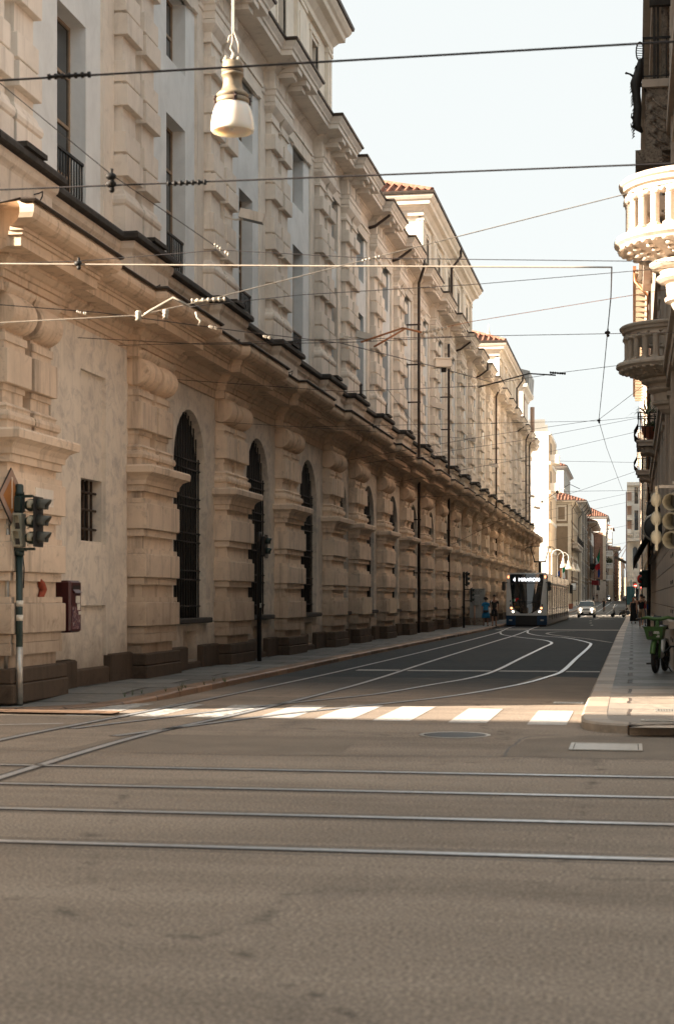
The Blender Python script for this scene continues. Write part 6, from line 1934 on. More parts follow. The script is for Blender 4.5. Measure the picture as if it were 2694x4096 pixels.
MB().tube([(.02, .06, 2.4), (.05, .07, 2.1), (.045, .05, 1.8)], .01, 6).build('cable', M['black'], t)
for z in (1.30, 1.52): MB().tube([(.004, 0, z), (.004, 0, z + .09)], .056, 14).build('pole_sticker', M['sticker'], t)
# priority sign
t = empty('priority_sign', (-9.44, 23.69, .035), R(0), 'amber diamond priority sign on a slim steel pole at the palace corner', 'road sign')
MB().tube([(-.03, 0, 0), (.02, 0, 3.5)], .033, 12).build('pole', M['steel'], t)
Mx = rotM('Z', R(73))
def diamond(hw, hh, off, thick):
    m = MB(); vs = []
    for o_ in (off, off - thick):
        for x, z in ((0, -hh), (hw, 0), (0, hh), (-hw, 0)):
            p = Mx @ Vector((x, o_, 0)); vs.append((p.x + .085, p.y - .10, 3.21 + z))
    m.add(vs, [(0, 1, 2, 3), (7, 6, 5, 4), (0, 4, 5, 1), (1, 5, 6, 2), (2, 6, 7, 3), (3, 7, 4, 0)]); return m
diamond(.31, .43, 0, .02).build('plate', M['black'], t)
diamond(.297, .412, -.021, .004).build('warm_tinted_border', M['redstone'], t)  # white border given a stone brown for the warm light on it
diamond(.20, .275, -.026, .004).build('amber_centre', M['sign_yellow'], t)
MB().tube([(.02, 0, 2.75), (.10, -.08, 2.85)], .018, 6).tube([(.02, 0, 3.42), (.09, -.08, 3.42)], .018, 6).box(-.035, .03, -.04, .04, 2.72, 2.78).build('bracket', M['steel'], t)
MB().tube([(-.012, 0, 1.2), (-.01, 0, 1.3)], .037, 12).build('pole_sticker', M['sticker'], t)
# dark signal between the second and third pier
def dark_signal(loc, h, label, heads=((.07, -.6, 2),)):
    t = empty('traffic_signal', loc, 0, label, 'traffic light')
    MB().lathe([(.06, 0), (.056, h - .3), (.07, h - .28), (.07, h - .06), (.055, h), (.001, h + .02)], 14).build('pole', M['black'], t)
    for x, dz, n_ in heads:
        z0 = h + dz; hh = .25 * n_
        MB().rbox(x, x + .10, -.11, .11, z0, z0 + hh, .02).build('housing', M['black'], t)
        MB().box(x + .10, x + .115, -.16, .16, z0 - .04, z0 + hh + .04).build('backboard', M['black'], t)
        visor_row(t, 'lamp_visor', x + .115, 0, [z0 + .125 + .25 * i for i in range(n_)], .095, .13, M['green_metal'])
        MB().box(.03, x + .02, -.025, .025, z0 + .05, z0 + .1).box(.03, x + .02, -.025, .025, z0 + hh - .1, z0 + hh - .05).build('bracket', M['black'], t)
    return t
t = dark_signal((-9.14, 39.5, .118), 3.2, 'black traffic signal on a slim pole against the second arched grille')
MB().box(.03, .055, -.062, -.04, 1.33, 1.44).build('pole_sticker', M['sticker'], t)
dark_signal((-8.8, 85.9, .12), 2.95, 'black traffic signal beside the grey cabinet near the tram', ((.09, -.75, 3), (.34, -1.6, 3)))
# signal hanging at the right edge
t = empty('traffic_signal', (.515, 27.4, 2.55), R(0), 'beige three lamp traffic signal hung from the corner house', 'traffic light')
MB().rbox(.10, .44, -.02, .16, -.02, .92, .03).build('housing', M['visor'], t)
MB().box(-.16, -.115, -.02, .14, -.08, .98).build('side_panel', M['pale_metal'], t)
M['olive'] = m_plain('olive_shell', (.22, .205, .15), .5, 0, .12, 9)
D = Vector((-.44, -.88, -.17)).normalized(); U = D.cross(Vector((0, 0, 1))).normalized(); Wv = U.cross(D)
MD = Matrix((U, Wv, D)).transposed()
for z in (.14, .45, .76):
    MB().lathe([(.138, 0), (.142, .2), (.142, .36), (.13, .36), (.128, .02)], 22, (.235, .05, z), MD, caps=False).build('lamp_visor', M['olive'], t)
    MB().lathe([(.128, .03), (.09, .05), (.001, .06)], 18, (.235, .05, z), MD).build('lens', M['tram_black'], t)
    MB().ball((-.14, .05, z), .125, 14, (.75, .7, 1.0)).build('side_hood', M['pale_metal'], t)
MB().box(-.1, .5, .02, .10, .95, 1.0).tube([(.15, .06, 1.0), (.15, .06, 1.06)], .04, 8).build('bracket', M['steel'], t)
MB().tube([(.32, .05, -.1), (.32, .05, 1.05)], .05, 10).build('post', M['green_metal'], t)
t = empty('round_mirror', (.60, 44, 3.55), R(10), 'big round dark traffic mirror back with a pale rim behind the hung signal', 'mirror')
MB().lathe([(.001, -.05), (.30, -.03), (.34, 0)], 28, (0, 0, 0), Matrix(((1, 0, 0), (0, 0, 1), (0, -1, 0)))).build('back', M['sign_dark'], t)
m = MB(); torus(m, (0, 0, 0), .35, .03, rotM('X', PI / 2)); m.build('rim', M['steel'], t)
MB().tube([(.0, .05, 0), (.34, .1, .0)], .03, 6).build('bracket', M['iron'], t)
t = empty('wall_lantern', (.62, 47.4, 4.0), 0, 'dark glazed wall lantern on the carved bracket of the corner house', 'lantern')
MB().rings([[(-w_, -w_, z), (w_, -w_, z), (w_, w_, z), (-w_, w_, z)] for z, w_ in ((.5, .16), (.62, .1), (.7, .02))]).box(-.13, .13, -.13, .13, -.02, .03).build('frame', M['iron'], t)
MB().rings([[(-w_, -w_, z), (w_, -w_, z), (w_, w_, z), (-w_, w_, z)] for z, w_ in ((.04, .10), (.5, .14))]).build('glazing', M['car_glass'], t)
# pole with signal head and red disc
t = empty('traffic_signal', (.78, 84.8, .12), 0, 'dark traffic signal with a red disc on a pole beside the walker in tan shorts', 'traffic light')
MB().tube([(0, 0, 0), (0, 0, 3.1)], .10, 12).build('pole', M['black'], t)
MB().rbox(-.36, -.04, -.16, .16, 2.1, 3.0, .03).build('housing', M['green_metal'], t)
for z in (2.25, 2.55, 2.85): MB().ball((-.38, -.05, z), .13, 10, (.9, .8, .8)).build('lamp_visor', M['green_metal'], t)
MB().lathe([(.001, 0), (.27, 0), (.27, .015), (.001, .016)], 28, (-.32, .22, 2.55), Matrix(((1, 0, 0), (0, 0, -1), (0, 1, 0)))).build('red_disc', M['sign_red'], t)
m = MB().box(-.10, .10, -.11, -.10, 1.0, 1.25); m.build('pole_sticker', M['flag_blue'], t)
# hoop barriers along the house wall
for i in range(6):
    hb = MB().tube([(0, -.28, 0), (0, -.28, .82), (0, -.22, .90), (0, .22, .90), (0, .28, .82), (0, .28, 0)], .03, 8).box(-.008, .008, -.26, .26, .42, .46)
    o = hb.build('hoop_barrier', M['black'], None, (.80, 48 + 3.0 * i, .118))
    tag(o, 'black iron hoop barrier in the row along the wall beyond the green bicycle', 'barrier', 'hoop barriers along the house wall')

# ================================================================ signs up the street
def round_sign(name, label, px, d, py, r, face, bar=False, post=True, cat='road sign', base=None, dark_back=False, ring=None):
    x, y, z = at(px, d, py)
    zb = gz(y) + .1 if base is None else base
    t = empty(name, (x, y, zb), 0, label, cat)
    hz = z - zb
    if post: MB().tube([(0, .06, 0), (0, .06, hz + r * .6)], .035, 8).build('post', M['sign_grey'], t)
    Mz = Matrix(((1, 0, 0), (0, 0, 1), (0, -1, 0)))
    MB().lathe([(.001, 0), (r, 0), (r, .02), (.001, .02)], 24, (0, 0, hz), Mz).build('plate', face, t)
    if bar: MB().box(-r * .78, r * .78, -.035, -.021, hz - r * .2, hz + r * .2).build('white_bar', M['sign_white'], t)
    if ring: MB().lathe([(.001, .021), (r * .7, .021), (r * .7, .03), (.001, .03)], 24, (0, 0, hz), Mz).build('centre', ring, t)
    return t
def plate_sign(name, label, px, d, py, w, h, mat, post=True, cat='sign', tilt=None):
    x, y, z = at(px, d, py); zb = gz(y) + .1
    t = empty(name, (x, y, zb), 0, label, cat)
    if post: MB().tube([(0, .06, 0), (0, .06, z - zb + h / 2)], .035, 8).build('post', M['sign_grey'], t)
    MB().rbox(-w / 2, w / 2, -.02, .02, z - zb - h / 2, z - zb + h / 2, .01).build('plate', mat, t)
    return t, z - zb
round_sign('no_entry_sign', 'red no entry sign on a post before the hotel board', 2304, 280, 2355, .32, M['sign_red'], True)
round_sign('round_sign', 'black back of a round sign above the dark square plate', 2315.5, 285, 2327, .28, M['black'])
plate_sign('square_sign', 'dark square plate on the post beside the no entry sign', 2315, 284.5, 2349, .54, .8, M['black'], False)
round_sign('round_sign', 'grey back of a round sign by the cream pilastered block', 2331, 290, 2352, .28, M['sign_grey'])
t, hz = plate_sign('hotel_sign', 'white board lettered AGTA hanging before the brown block', 2292, 246, 2347, .66, .98, M['sign_white'], False)
text_mb('AGTA', .22, Matrix(((1, 0, 0, 0), (0, 0, -1, -.03), (0, 1, 0, hz - .12), (0, 0, 0, 1))), .004).build('lettering', M['black'], t)
MB().box(-.33, .33, -.03, -.02, hz - .30, hz - .25).box(-.33, .33, -.03, -.02, hz - .43, hz - .41).build('ruled_line', M['black'], t)
MB().box(.33, .36, -.02, .02, hz - .6, hz + .8).box(-.34, .34, -.03, .03, hz - .58, hz - .5).build('hanger', M['black'], t)
plate_sign('square_sign', 'tall black plate high on a post before the brick tower', 2390, 360, 2328, .85, 1.3, M['sign_dark'])
round_sign('round_sign', 'dark disc under the tall black plate before the brick tower', 2389, 359, 2344, .3, M['sign_dark'], post=False)
plate_sign('square_sign', 'lower dark plate on the post before the brick tower', 2390, 358, 2355, .7, .7, M['sign_dark'], False)
plate_sign('red_sign', 'small red shop sign with dark frame far up the street', 2417, 390, 2361, .55, .8, M['sign_red'], False)
round_sign('round_sign', 'white round sign on a pale post far up the street', 2482, 430, 2369, .30, M['sign_white'])
round_sign('no_entry_sign', 'red no entry sign on a teal post at the right kerb', 2538, 185, 2343, .22, M['sign_red'], True)
round_sign('no_entry_sign', 'red no entry sign close to the house wall past the red disc', 2569, 180, 2351, .25, M['sign_red'], True)
t = round_sign('parking_sign', 'round red ringed sign above a triangular warning plate at the right kerb', 2510, 240, 2375, .23, M['sign_red'], False, ring=M['sign_white'])
MB().box(-.24, .24, -.03, -.01, 1.0, 1.6).build('warning_plate', M['sign_white'], t)
m = MB().prism([(-.2, 1.1), (.2, 1.1), (0, 1.5)], -.045, -.032, 'y'); m.build('warning_triangle', M['sign_red'], t)
m = MB().prism([(-.12, 1.15), (.12, 1.15), (0, 1.4)], -.055, -.046, 'y'); m.build('warning_centre', M['sign_yellow'], t)
x, y, z = at(2521, 190, 2332)
t = empty('sign_post', (x, y, gz(y) + .1), 0, 'plain teal post on the right pavement before the white ornate house', 'post')
MB().tube([(0, 0, 0), (0, 0, z - gz(y) + .3)], .055, 8).build('post', M['teal_awning'], t)
x, y, z = at(2461, 440, 2348)
t = empty('pharmacy_cross', (x, y, z), 0, 'glowing green pharmacy cross far up the street', 'sign')
MB().box(-.17, .17, -.05, .05, -.55, .55).build('upright', M['cross_green'], t); MB().box(-.55, -.18, -.05, .05, -.17, .17).box(.18, .55, -.05, .05, -.17, .17).build('arm', M['cross_green'], t)

# ================================================================ lamps
def arched_lamp(px, d, top, wpx, label, thick):
    x, y, z = at(px, d, top); w = wpx / F * d
    t = empty('street_lamp', (x, y, gz(y) + .1), 0, label, 'street lamp', 'arched street lamps behind the tram')
    h = z - gz(y) - .1; r = w / 2
    MB().tube([(0, 0, 0), (0, 0, 3.2), (0, 0, h - r)], [thick, thick * .9, thick * .6], 10).build('post', M['lamp_white'], t)
    pts = [(r - r * math.cos(PI * i / 16), 0, h - r + r * math.sin(PI * i / 16)) for i in range(17)] + [(2 * r, 0, h - r - .35)]
    MB().tube(pts, thick * .5, 8).build('arch', M['lamp_white'], t)
    zz = h - r - .35
    MB().lathe([(.05, zz + .05), (.09, zz), (.10, zz - .18), (.16, zz - .25), (.17, zz - .4), (.22, zz - .5), (.22, zz - .55)], 16, (2 * r, 0, 0), caps=False).build('lamp_head', M['lamp_white'], t)
    MB().lathe([(.22, zz - .55), (.30, zz - .68), (.34, zz - .85), (.32, zz - .93), (.1, zz - .95), (.001, zz - .95)], 18, (2 * r, 0, 0)).build('glass_bell', M['opal'], t)
arched_lamp(2204.5, 173, 2199, 46, 'thickest white arched street lamp, its post nearest the tram roof', .085)
arched_lamp(2227, 184, 2209, 44, 'slim arched street lamp second behind the tram', .06)
arched_lamp(2246, 194, 2219, 42, 'white arched street lamp whose arch crosses the brown pole', .07)
arched_lamp(2269, 205, 2228, 38, 'small dark arched street lamp last in the row behind the tram', .045)
x, y, z = at(2240.5, 188, 2222)
t = empty('utility_pole', (x, y, gz(y) + .1), 0, 'brown wire pole among the arched lamps behind the tram', 'pole')
MB().tube([(0, 0, 0), (0, 0, z - gz(y))], [.10, .075], 10).build('pole', M['copper'], t)  # one brown tone over the whole pole
MB().tube([(-.25, 0, z - .5), (0, 0, z - .3), (.2, 0, z - .6)], .03, 6).build('bracket', M['iron'], t)
# lamp hanging over the crossing
x, y, zb = at(930, 18.4, 530)
t = empty('hanging_lamp', (x, y, zb), R(0), 'big brass pendant street lamp with a white glass bell over the crossing', 'street lamp')
t.scale = (.85, .85, .85)
MB().lathe([(.215, .375), (.222, .40), (.222, .44), (.20, .452), (.20, .462), (.215, .475), (.212, .50), (.19, .525), (.15, .555), (.132, .60), (.125, .66), (.127, .735), (.145, .745), (.15, .765), (.145, .785), (.132, .79), (.132, .80), (.146, .81), (.148, .835), (.138, .85), (.135, .90), (.125, .94), (.07, .955), (.001, .96)], 36).build('cap', M['lamp_metal'], t)
for zz, rr in ((.457, .2035), (.795, .135)):
    m = MB(); torus(m, (0, 0, zz), rr, .006, rotM('X', 0)); m.build('dark_seam', M['seat'], t)
m = MB()
for i in range(4):
    a = 2 * PI * i / 4 + .4; m.obox((.228 * math.cos(a), .228 * math.sin(a), .42), (.016, .022, .05), rotM('Z', a)).ball((.248 * math.cos(a), .248 * math.sin(a), .43), .014, 6)
m.build('clamp_ring', M['seat'], t)
MB().lathe([(.205, .385), (.232, .34), (.258, .27), (.276, .19), (.287, .10), (.29, .05), (.284, .022), (.275, .008), (.262, .006), (.25, .03), (.22, .045), (.10, .055), (.001, .055)], 40).build('glass_bell', M['opal'], t)
MB().lathe([(.001, .03), (.03, .04), (.045, .09), (.03, .15)], 12).build('bulb', M['opal'], t)
m = MB()
for i in range(3):
    a = 2 * PI * i / 3 + .9; m.lathe([(.035, .93), (.045, .965), (.03, 1.0), (.012, 1.03), (.001, 1.035)], 10, (.095 * math.cos(a), .095 * math.sin(a), 0))
m.build('porcelain_cap', M['porcelain'], t)
m = MB().tube([(.0, 0, .955), (.0, 0, 1.08), (-.03, 0, 1.12), (.0, 0, 1.2), (.0, 0, 1.3), (0, 0, 3.2)], .013, 8).tube([(.09, 0, 1.05), (.08, 0, 1.18), (.02, 0, 1.34), (.015, 0, 3.2)], .012, 8)
m.tube([(-.06, 0, 1.2), (-.04, 0, 1.28), (.0, 0, 1.3)], .014, 6); m.build('hanging_cable', M['cable'], t)
# box lamps on the palace front
def on_plane(px, X): 
    q = (px - PXC) / F
    return X * (CS + q * SN) / (q * CS - SN)
for px, py, lab in ((1008, 866, 'white box floodlight on the upper storey nearest the viewer'), (1456, 1344, 'white box floodlight on the upper storey below the copper wire bracket'), (1753, 1624, 'white box floodlight just past the second long drainpipe'),
                    (1880, 1755, 'white box floodlight third along beyond the drainpipes'), (1970, 1859, 'white box floodlight beside the long drainpipe farther along'), (2061, 1932, 'small pale box floodlight before the paired drainpipes'), (2123, 1984, 'small pale box floodlight between the paired drainpipes'), (2146, 2031, 'last small pale box floodlight at the palace end')):
    X = -9.15
    y = on_plane(px, X); z = EYE + (HOR - py) / F * (-X * SN + y * CS)
    t = empty('floodlight', (X, y, z), 0, lab, 'floodlight')
    Mf = rotM('Y', R(14)) @ rotM('Z', R(8))
    MB().obox((0, 0, 0), (.30, .20, .11), Mf).build('case', M['trim'], t)
    MB().obox((0.02, 0, -.115), (.25, .17, .006), Mf).build('glass', M['sign_grey'], t)
    MB().tube([(-.25, 0, -.05), (-.42, .05, -.05), (-.75, .05, .05)], .025, 6).box(-.9, -.72, -.05, .15, -.05, .12).build('arm', M['trim'], t)

# ================================================================ wall box, cabinet
t = empty('ticket_box', (-9.62, 26.42, 1.1), R(0), 'battered dark red box with stickers and a coin slot fixed to the palace wall', 'box')
MB().rbox(-.2, .32, -.28, .28, 0, .88, .035).build('case', M['red_paint'], t)
MB().box(.318, .322, -.16, .18, .68, .80).build('slot', M['black'], t); MB().prism([(.32, .67), (.37, .67), (.32, .73)], -.16, .18, 'y').build('slot_lip', M['red_paint'], t)
for ya, yb, za, zb in ((-.02, .20, .50, .62), (.06, .20, .38, .49), (.12, .24, .3, .36)): MB().box(.3205, .3235, ya, yb, za, zb).build('sticker', M['sticker'], t)
k = NT('torn_poster', .9); f = k.noise(k.pos(), 14, 8, .8, 1.5); k.color(k.ramp(f, (.42, (.03, .025, .05)), (.5, (.10, .015, .015)), (.62, (.40, .35, .34)))); MB().box(.3202, .3225, -.20, .20, .06, .44).build('torn_poster', k.mat, t)
t = empty('switch_cabinet', (-8.82, 94.6, .12), 0, 'grey electrical cabinet with scrawled graffiti on the pavement before the tram', 'cabinet')
MB().rbox(-.52, .34, -.28, .28, .42, 2.06, .02).build('case', M['cabinet'], t); MB().rbox(-.50, .36, -.30, .26, 2.065, 2.12, .01).build('lid', M['cabinet'], t)
MB().rbox(-.24, .06, -.42, -.285, 1.14, 1.72, .02).build('meter_box', M['cabinet'], t)
MB().tube([(-.22, -.33, 0), (-.22, -.33, 1.14)], .05, 8).build('stand_pipe', M['redstone'], t)
MB().box(-.5, .32, -.26, .26, 0, .415).build('base', M['carved'], t)
m = MB()
for i in range(3): torus(m, (-.34 + .17 * i, -.285, 1.86), .045, .008, rotM('X', PI / 2), 16, 5)
for i in range(8): m.tube([(-.48 + .085 * i, -.286, 1.95), (-.45 + .085 * i, -.286, 2.02 - .04 * (i % 3)), (-.42 + .085 * i, -.286, 1.95)], .009, 4)
m.build('graffiti', M['black'], t)

# ================================================================ flags
def flag(label, px, d, py, pole, stripes, drop, wid):
    x, y, z = at(px, d, py)
    t = empty('flag', (x, y, z), 0, label, 'flag')
    MB().tube(pole, .04, 6).build('pole', M['coping'], t)
    n = len(stripes)
    for i, (nm, mt) in enumerate(stripes):
        m = MB(); rs = []
        K = 7
        for j in range(K + 1):
            v = j / K
            a0 = i / n; a1 = (i + 1) / n
            def p(u, q): 
                return (pole[1][0] + (pole[0][0] - pole[1][0]) * u * .55 + wid * q * (1 + .2 * math.sin(6 * q + 5 * u)) * (.35 + .65 * u), pole[1][1] + .10 * math.sin(5 * q + 7 * u), pole[1][2] + (pole[0][2] - pole[1][2]) * u * .55 - drop * (q * .9) - drop * .12 * math.sin(3 * u + 4 * q))
            A, B = p(a0, v), p(a1, v)
            rs.append([(A[0], A[1] - .012, A[2]), (B[0], B[1] - .012, B[2]), (B[0], B[1] + .012, B[2]), (A[0], A[1] + .012, A[2])])
        m.rings(rs, True, True); m.build(nm, mt, t)
tri = [('green_stripe', M['flag_green']), ('white_stripe', M['flag_white']), ('red_stripe', M['flag_red'])]
x, y, z = at(2375, 325, 2268)
t = empty('flag', (x, y, z), 0, 'large green white and red flag flying from the dark balconied house', 'flag')
MB().tube([(-.3, 0, -1.2), (1.15, 0, 4.0)], .045, 6).build('pole', M['coping'], t)
def vflag(t, name, mat, poly):
    m = MB(); n = len(poly)
    vs = [(x_, .10 * math.sin(3 * x_ + 2 * z_) - .015, z_) for x_, z_ in poly] + [(x_, .10 * math.sin(3 * x_ + 2 * z_) + .015, z_) for x_, z_ in poly]
    m.add(vs, [tuple(range(n)), tuple(range(2 * n - 1, n - 1, -1))] + [(j, (j + 1) % n, n + (j + 1) % n, n + j) for j in range(n)]); m.build(name, mat, t)
vflag(t, 'green_stripe', M['flag_green'], [(1.05, 3.7), (.75, 2.6), (.45, 1.95), (.62, 1.2), (.92, .75), (1.05, 1.9)])
vflag(t, 'white_stripe', M['flag_white'], [(.45, 1.95), (.18, 1.3), (-.05, .35), (.35, .5), (.86, .75), (.62, 1.2)])
vflag(t, 'red_stripe', M['flag_red'], [(-.05, .35), (.1, -.3), (.5, -.75), (.72, -.5), (1.12, -.45), (1.08, .6), (.92, .78), (.35, .52)])
t = empty('flag', (x + .5, y + .5, z - 1.6), 0, 'dark blue flag hanging below the large tricolour flag', 'flag')
vflag(t, 'cloth', M['flag_blue'], [(.25, 1.2), (.55, 1.25), (.62, .3), (.45, -.55), (.22, -.45), (.15, .4)]); MB().tube([(-.9, .1, .4), (.3, .05, 1.3)], .03, 6).build('pole', M['coping'], t)
x, y, z = at(2250, 245, 2268)
t = empty('flag', (x, y, z), 0, 'green white and red flag hanging before the brown block above the tram', 'flag')
MB().tube([(.3, 0, .9), (-.2, 0, -1.2)], .035, 6).build('pole', M['coping'], t)
vflag(t, 'green_stripe', M['flag_green'], [(.05, .4), (.28, .5), (.25, -.7), (-.05, -1.0), (-.08, -.2)])
vflag(t, 'white_stripe', M['flag_white'], [(-.05, -1.0), (.25, -.7), (.33, -1.6), (.12, -2.1), (-.02, -1.6)])
vflag(t, 'red_stripe', M['flag_red'], [(.12, -2.1), (.33, -1.6), (.38, -2.0), (.36, -2.7), (.0, -2.6)])
t = empty('flag', (x - 1.2, y + .3, z - .9), 0, 'blue flag blown sideways before the brown block above the tram', 'flag')
vflag(t, 'cloth', M['flag_blue'], [(.9, .6), (.4, .2), (-.1, -.4), (-.6, -.9), (-.65, -1.5), (-.2, -1.4), (.2, -.7), (.8, -.3)]); MB().tube([(1.0, 0, .9), (.6, 0, -1.4)], .035, 6).build('pole', M['coping'], t)

# ================================================================ plants
def leafy(t, name, c, r, n, sz, droop=.3):
    m = MB()
    for i in range(n):
        a, u = rnd.uniform(0, 6.28), rnd.uniform(-1, 1)
        q = Vector((math.cos(a) * math.sqrt(1 - u * u), math.sin(a) * math.sqrt(1 - u * u), u)) * rnd.uniform(.35, 1)
        p = Vector(c) + Vector((q.x * r[0], q.y * r[1], q.z * r[2]))
        d = (q + Vector((rnd.uniform(-.6, .6), rnd.uniform(-.6, .6), rnd.uniform(-.5, .5)))).normalized() * sz
        s_ = d.cross(Vector((rnd.uniform(-1, 1), rnd.uniform(-1, 1), rnd.uniform(-1, 1)))).normalized() * sz * .3
        m.add([p - d * .5, p + s_, p + d * .5 - Vector((0, 0, droop * sz)), p - s_], [(0, 1, 2, 3)])
    m.build(name, M['leaf'], t)
def potted(loc, label, h, spiky, s=1):
    t = empty('potted_plant', loc, 0, label, 'plant', None, s)
    MB().lathe([(.10, 0), (.16, .26), (.175, .27), (.175, .31), (.14, .3), (.001, .27)], 16).build('pot', M['pot'], t)
    m = MB().tube([(0, 0, .27), (.01, 0, .27 + h * .5)], .015, 6); m.build('stem', M['leaf'], t)
    if spiky:
        m = MB()
        for i in range(34):
            a, e = rnd.uniform(0, 6.28), rnd.uniform(.1, 1.3); L = rnd.uniform(.4, .7)
            d = Vector((math.cos(a) * math.cos(e), math.sin(a) * math.cos(e), math.sin(e)))
            b = Vector((0, 0, .3 + h * .5)); s_ = d.cross(Vector((0, 0, 1))).normalized() * .018
            m.add([b - s_, b + s_, b + d * L * .6 + s_, b + d * L * .6 - s_, b + d * L - Vector((0, 0, L * .35))], [(0, 1, 2, 3), (3, 2, 4)])
        m.build('leaves', M['leaf'], t)
    else: leafy(t, 'leaves', (0, 0, .3 + h * .5), (.25, .25, h * .5), 160, .14)
potted((XR - .45, 59.8, 7.47), 'spiky potted palm on the first iron balcony', .7, True, 1.3)
potted((XR - .3, 60.7, 7.47), 'small bushy potted plant on the first iron balcony', .4, False)
potted((XR - .2, 61.3, 7.47), 'trailing green potted plant at the wall end of the first iron balcony', .35, False, .9)
x, y, z = at(2436, 372, 2245)
t = empty('balcony_tree', (x - .2, y - .6, z - 2.2), 0, 'leafy shrub growing out over a balcony of the brick tower', 'plant')
MB().tube([(0, 0, 0), (.1, 0, 1.0), (-.1, 0, 2.0)], .05, 6).build('stem', M['seat'], t); leafy(t, 'crown', (.1, 0, 2.2), (.85, .6, .95), 700, .22)
# weeds along the kerb
mb = MB()
for i in range(12):
    yv = rnd.uniform(24.5, 30); xv = -7.66 + rnd.uniform(-.12, .12) if yv > 26 else -8.0
    for j in range(5):
        a = rnd.uniform(0, 6.28); L = rnd.uniform(.04, .12)
        mb.add([(xv, yv, .1), (xv + .01, yv, .1), (xv + L * .5 * math.cos(a), yv + L * .5 * math.sin(a), .12 + L)], [(0, 1, 2)])
tag(mb.build('kerb_weeds', M['leaf']), kind='stuff')

# ================================================================ overhead wires
V = 2694 / 1565.0
def wp(vx, vy, Y):
    """point in the vertical plane y=Y seen at view column vx and row vy"""
    q = (vx * V - PXC) / F
    d = Y / (CS + q * SN)
    return Vector(at(vx * V, d, vy * V))
def wire(label, pts, r, mat='wire', ext=(0, 0), sag=0, knots=None, cat='wire'):
    P = [wp(*p) for p in pts]
    if ext[0]: P[0] = P[0] + (P[0] - P[1]).normalized() * ext[0]
    if ext[1]: P[-1] = P[-1] + (P[-1] - P[-2]).normalized() * ext[1]
    org = P[0].copy()
    t = empty('overhead_wire', org, 0, label, cat)
    Q = []
    for a, b in zip(P, P[1:]):
        for i in range(8):
            u = i / 8; Q.append(a.lerp(b, u) - Vector((0, 0, sag * 4 * u * (1 - u))) - org)
    Q.append(P[-1] - org)
    MB().tube(Q, r * .72, 6).build('cable', M[mat], t)
    for kn in knots or ():
        kind, vx, vy, Y = kn[:4]
        c = wp(vx, vy, Y) - org
        if kind == 'strain':      # ribbed strain insulator
            m = MB(); dr = (Q[1] - Q[0]).normalized()
            m.tube([c - dr * .20, c + dr * .20], .016, 8)
            for i in range(7): m.tube([c + dr * (-.2 + .065 * i) - dr * .01 , c + dr * (-.2 + .065 * i) + dr * .012], .028, 10)
            m.build('strain_insulator', M[kn[4] if len(kn) > 4 else 'iron'], t)
        elif kind == 'ball':
            m = MB().ball(c, .05, 10, (1.2, 1, .8)).ball(c + Vector((.01, 0, -.06)), .034, 8).tube([c + Vector((0, 0, -.02)), c + Vector((.01, 0, .08))], .018, 6); m.build('clamp', M[kn[4] if len(kn) > 4 else 'iron'], t)
        elif kind == 'pin':       # porcelain reel
            m = MB().lathe([(.02, -.06), (.042, -.055), (.024, -.03), (.042, -.012), (.026, .008), (.042, .028), (.028, .055), (.001, .06)], 12, c); m.build('reel_insulator', M['porcelain'], t)
        elif kind == 'row':
            m = MB(); dr = (Q[-1] - Q[-2]).normalized()
            for i in range(6):
                if i == 3: continue
                m.ball(c + dr * (-.12 + .048 * i), .021, 8, (.7, .7, 1.1))
            m.build('terminal_beads', M['porcelain'], t)
        elif kind == 'bracket':   # bent contact arm
            m = MB().tube([wp(a, b, Y) - org for a, b in kn[4]], .016, 8); m.build('bent_arm', M[kn[5]], t)
        elif kind == 'tail':
            m = MB().tube([wp(a, b, Y) - org for a, b in kn[4]], .014, 6); m.build('jumper_cable', M[kn[5]], t)
    return t
wire('thick dark contact wire crossing highest over the street, with one black insulator', [(0, 187, 14.5), (1525, 99, 14.5)], .014, ext=(8, 4), knots=[('strain', 162, 176, 14.5)])
wire('dark contact wire crossing below the highest one, passing the carved console', [(0, 441, 16.5), (1480, 383, 16.5)], .013, ext=(8, 4), knots=[('strain', 435, 425, 16.5), ('ball', 258, 428, 16.5)])
wire('thin dark stay slanting down from the top left corner', [(0, 193, 16.0), (258, 405, 16.4), (515, 582, 18)], .007, ext=(6, 0), knots=[('ball', 258, 410, 16.4), ('row', 515, 580, 18)])
wire('pale taped cable running almost level across the street', [(0, 613, 22), (700, 618, 22), (1420, 621, 22)], .016, 'cable', ext=(6, 0), knots=[('ball', 182, 612, 22)])
wire('thin dark wire just above the pale taped cable', [(0, 612, 22.6), (182, 607, 22.6), (515, 581, 22.6), (860, 600, 22.6), (1475, 607, 22.6)], .008, ext=(6, 4))
wire('pale support cable climbing to the right toward the bow balcony', [(0, 750, 18.5), (320, 733, 18.8), (470, 700, 19.2), (860, 601, 20.5), (1436, 455, 22.5)], .010, 'cable', ext=(6, 1), knots=[('pin', 322, 733, 18.8), ('pin', 385, 730, 18.9), ('bracket', 0, 0, 18.8, [(318, 742), (350, 722), (402, 692), (440, 712)], 'porcelain'), ('strain', 485, 697, 19.2, 'porcelain'), ('row', 862, 601, 20.5), ('tail', 0, 0, 19, [(455, 725), (458, 738), (466, 745), (462, 757)], 'cable')])
wire('dark wire falling to the right from the left edge past the gadrooned scrolls', [(0, 708, 21), (230, 726, 21.5), (560, 770, 23), (790, 797, 25), (1010, 852, 29), (1140, 888, 33)], .009, ext=(6, 0), knots=[('row', 190, 726, 21.5), ('row', 495, 761, 22.7), ('row', 620, 783, 23.5), ('bracket', 0, 0, 25.2, [(838, 795), (935, 762), (978, 772)], 'copper'), ('bracket', 0, 0, 25.4, [(868, 806), (940, 764)], 'copper')])
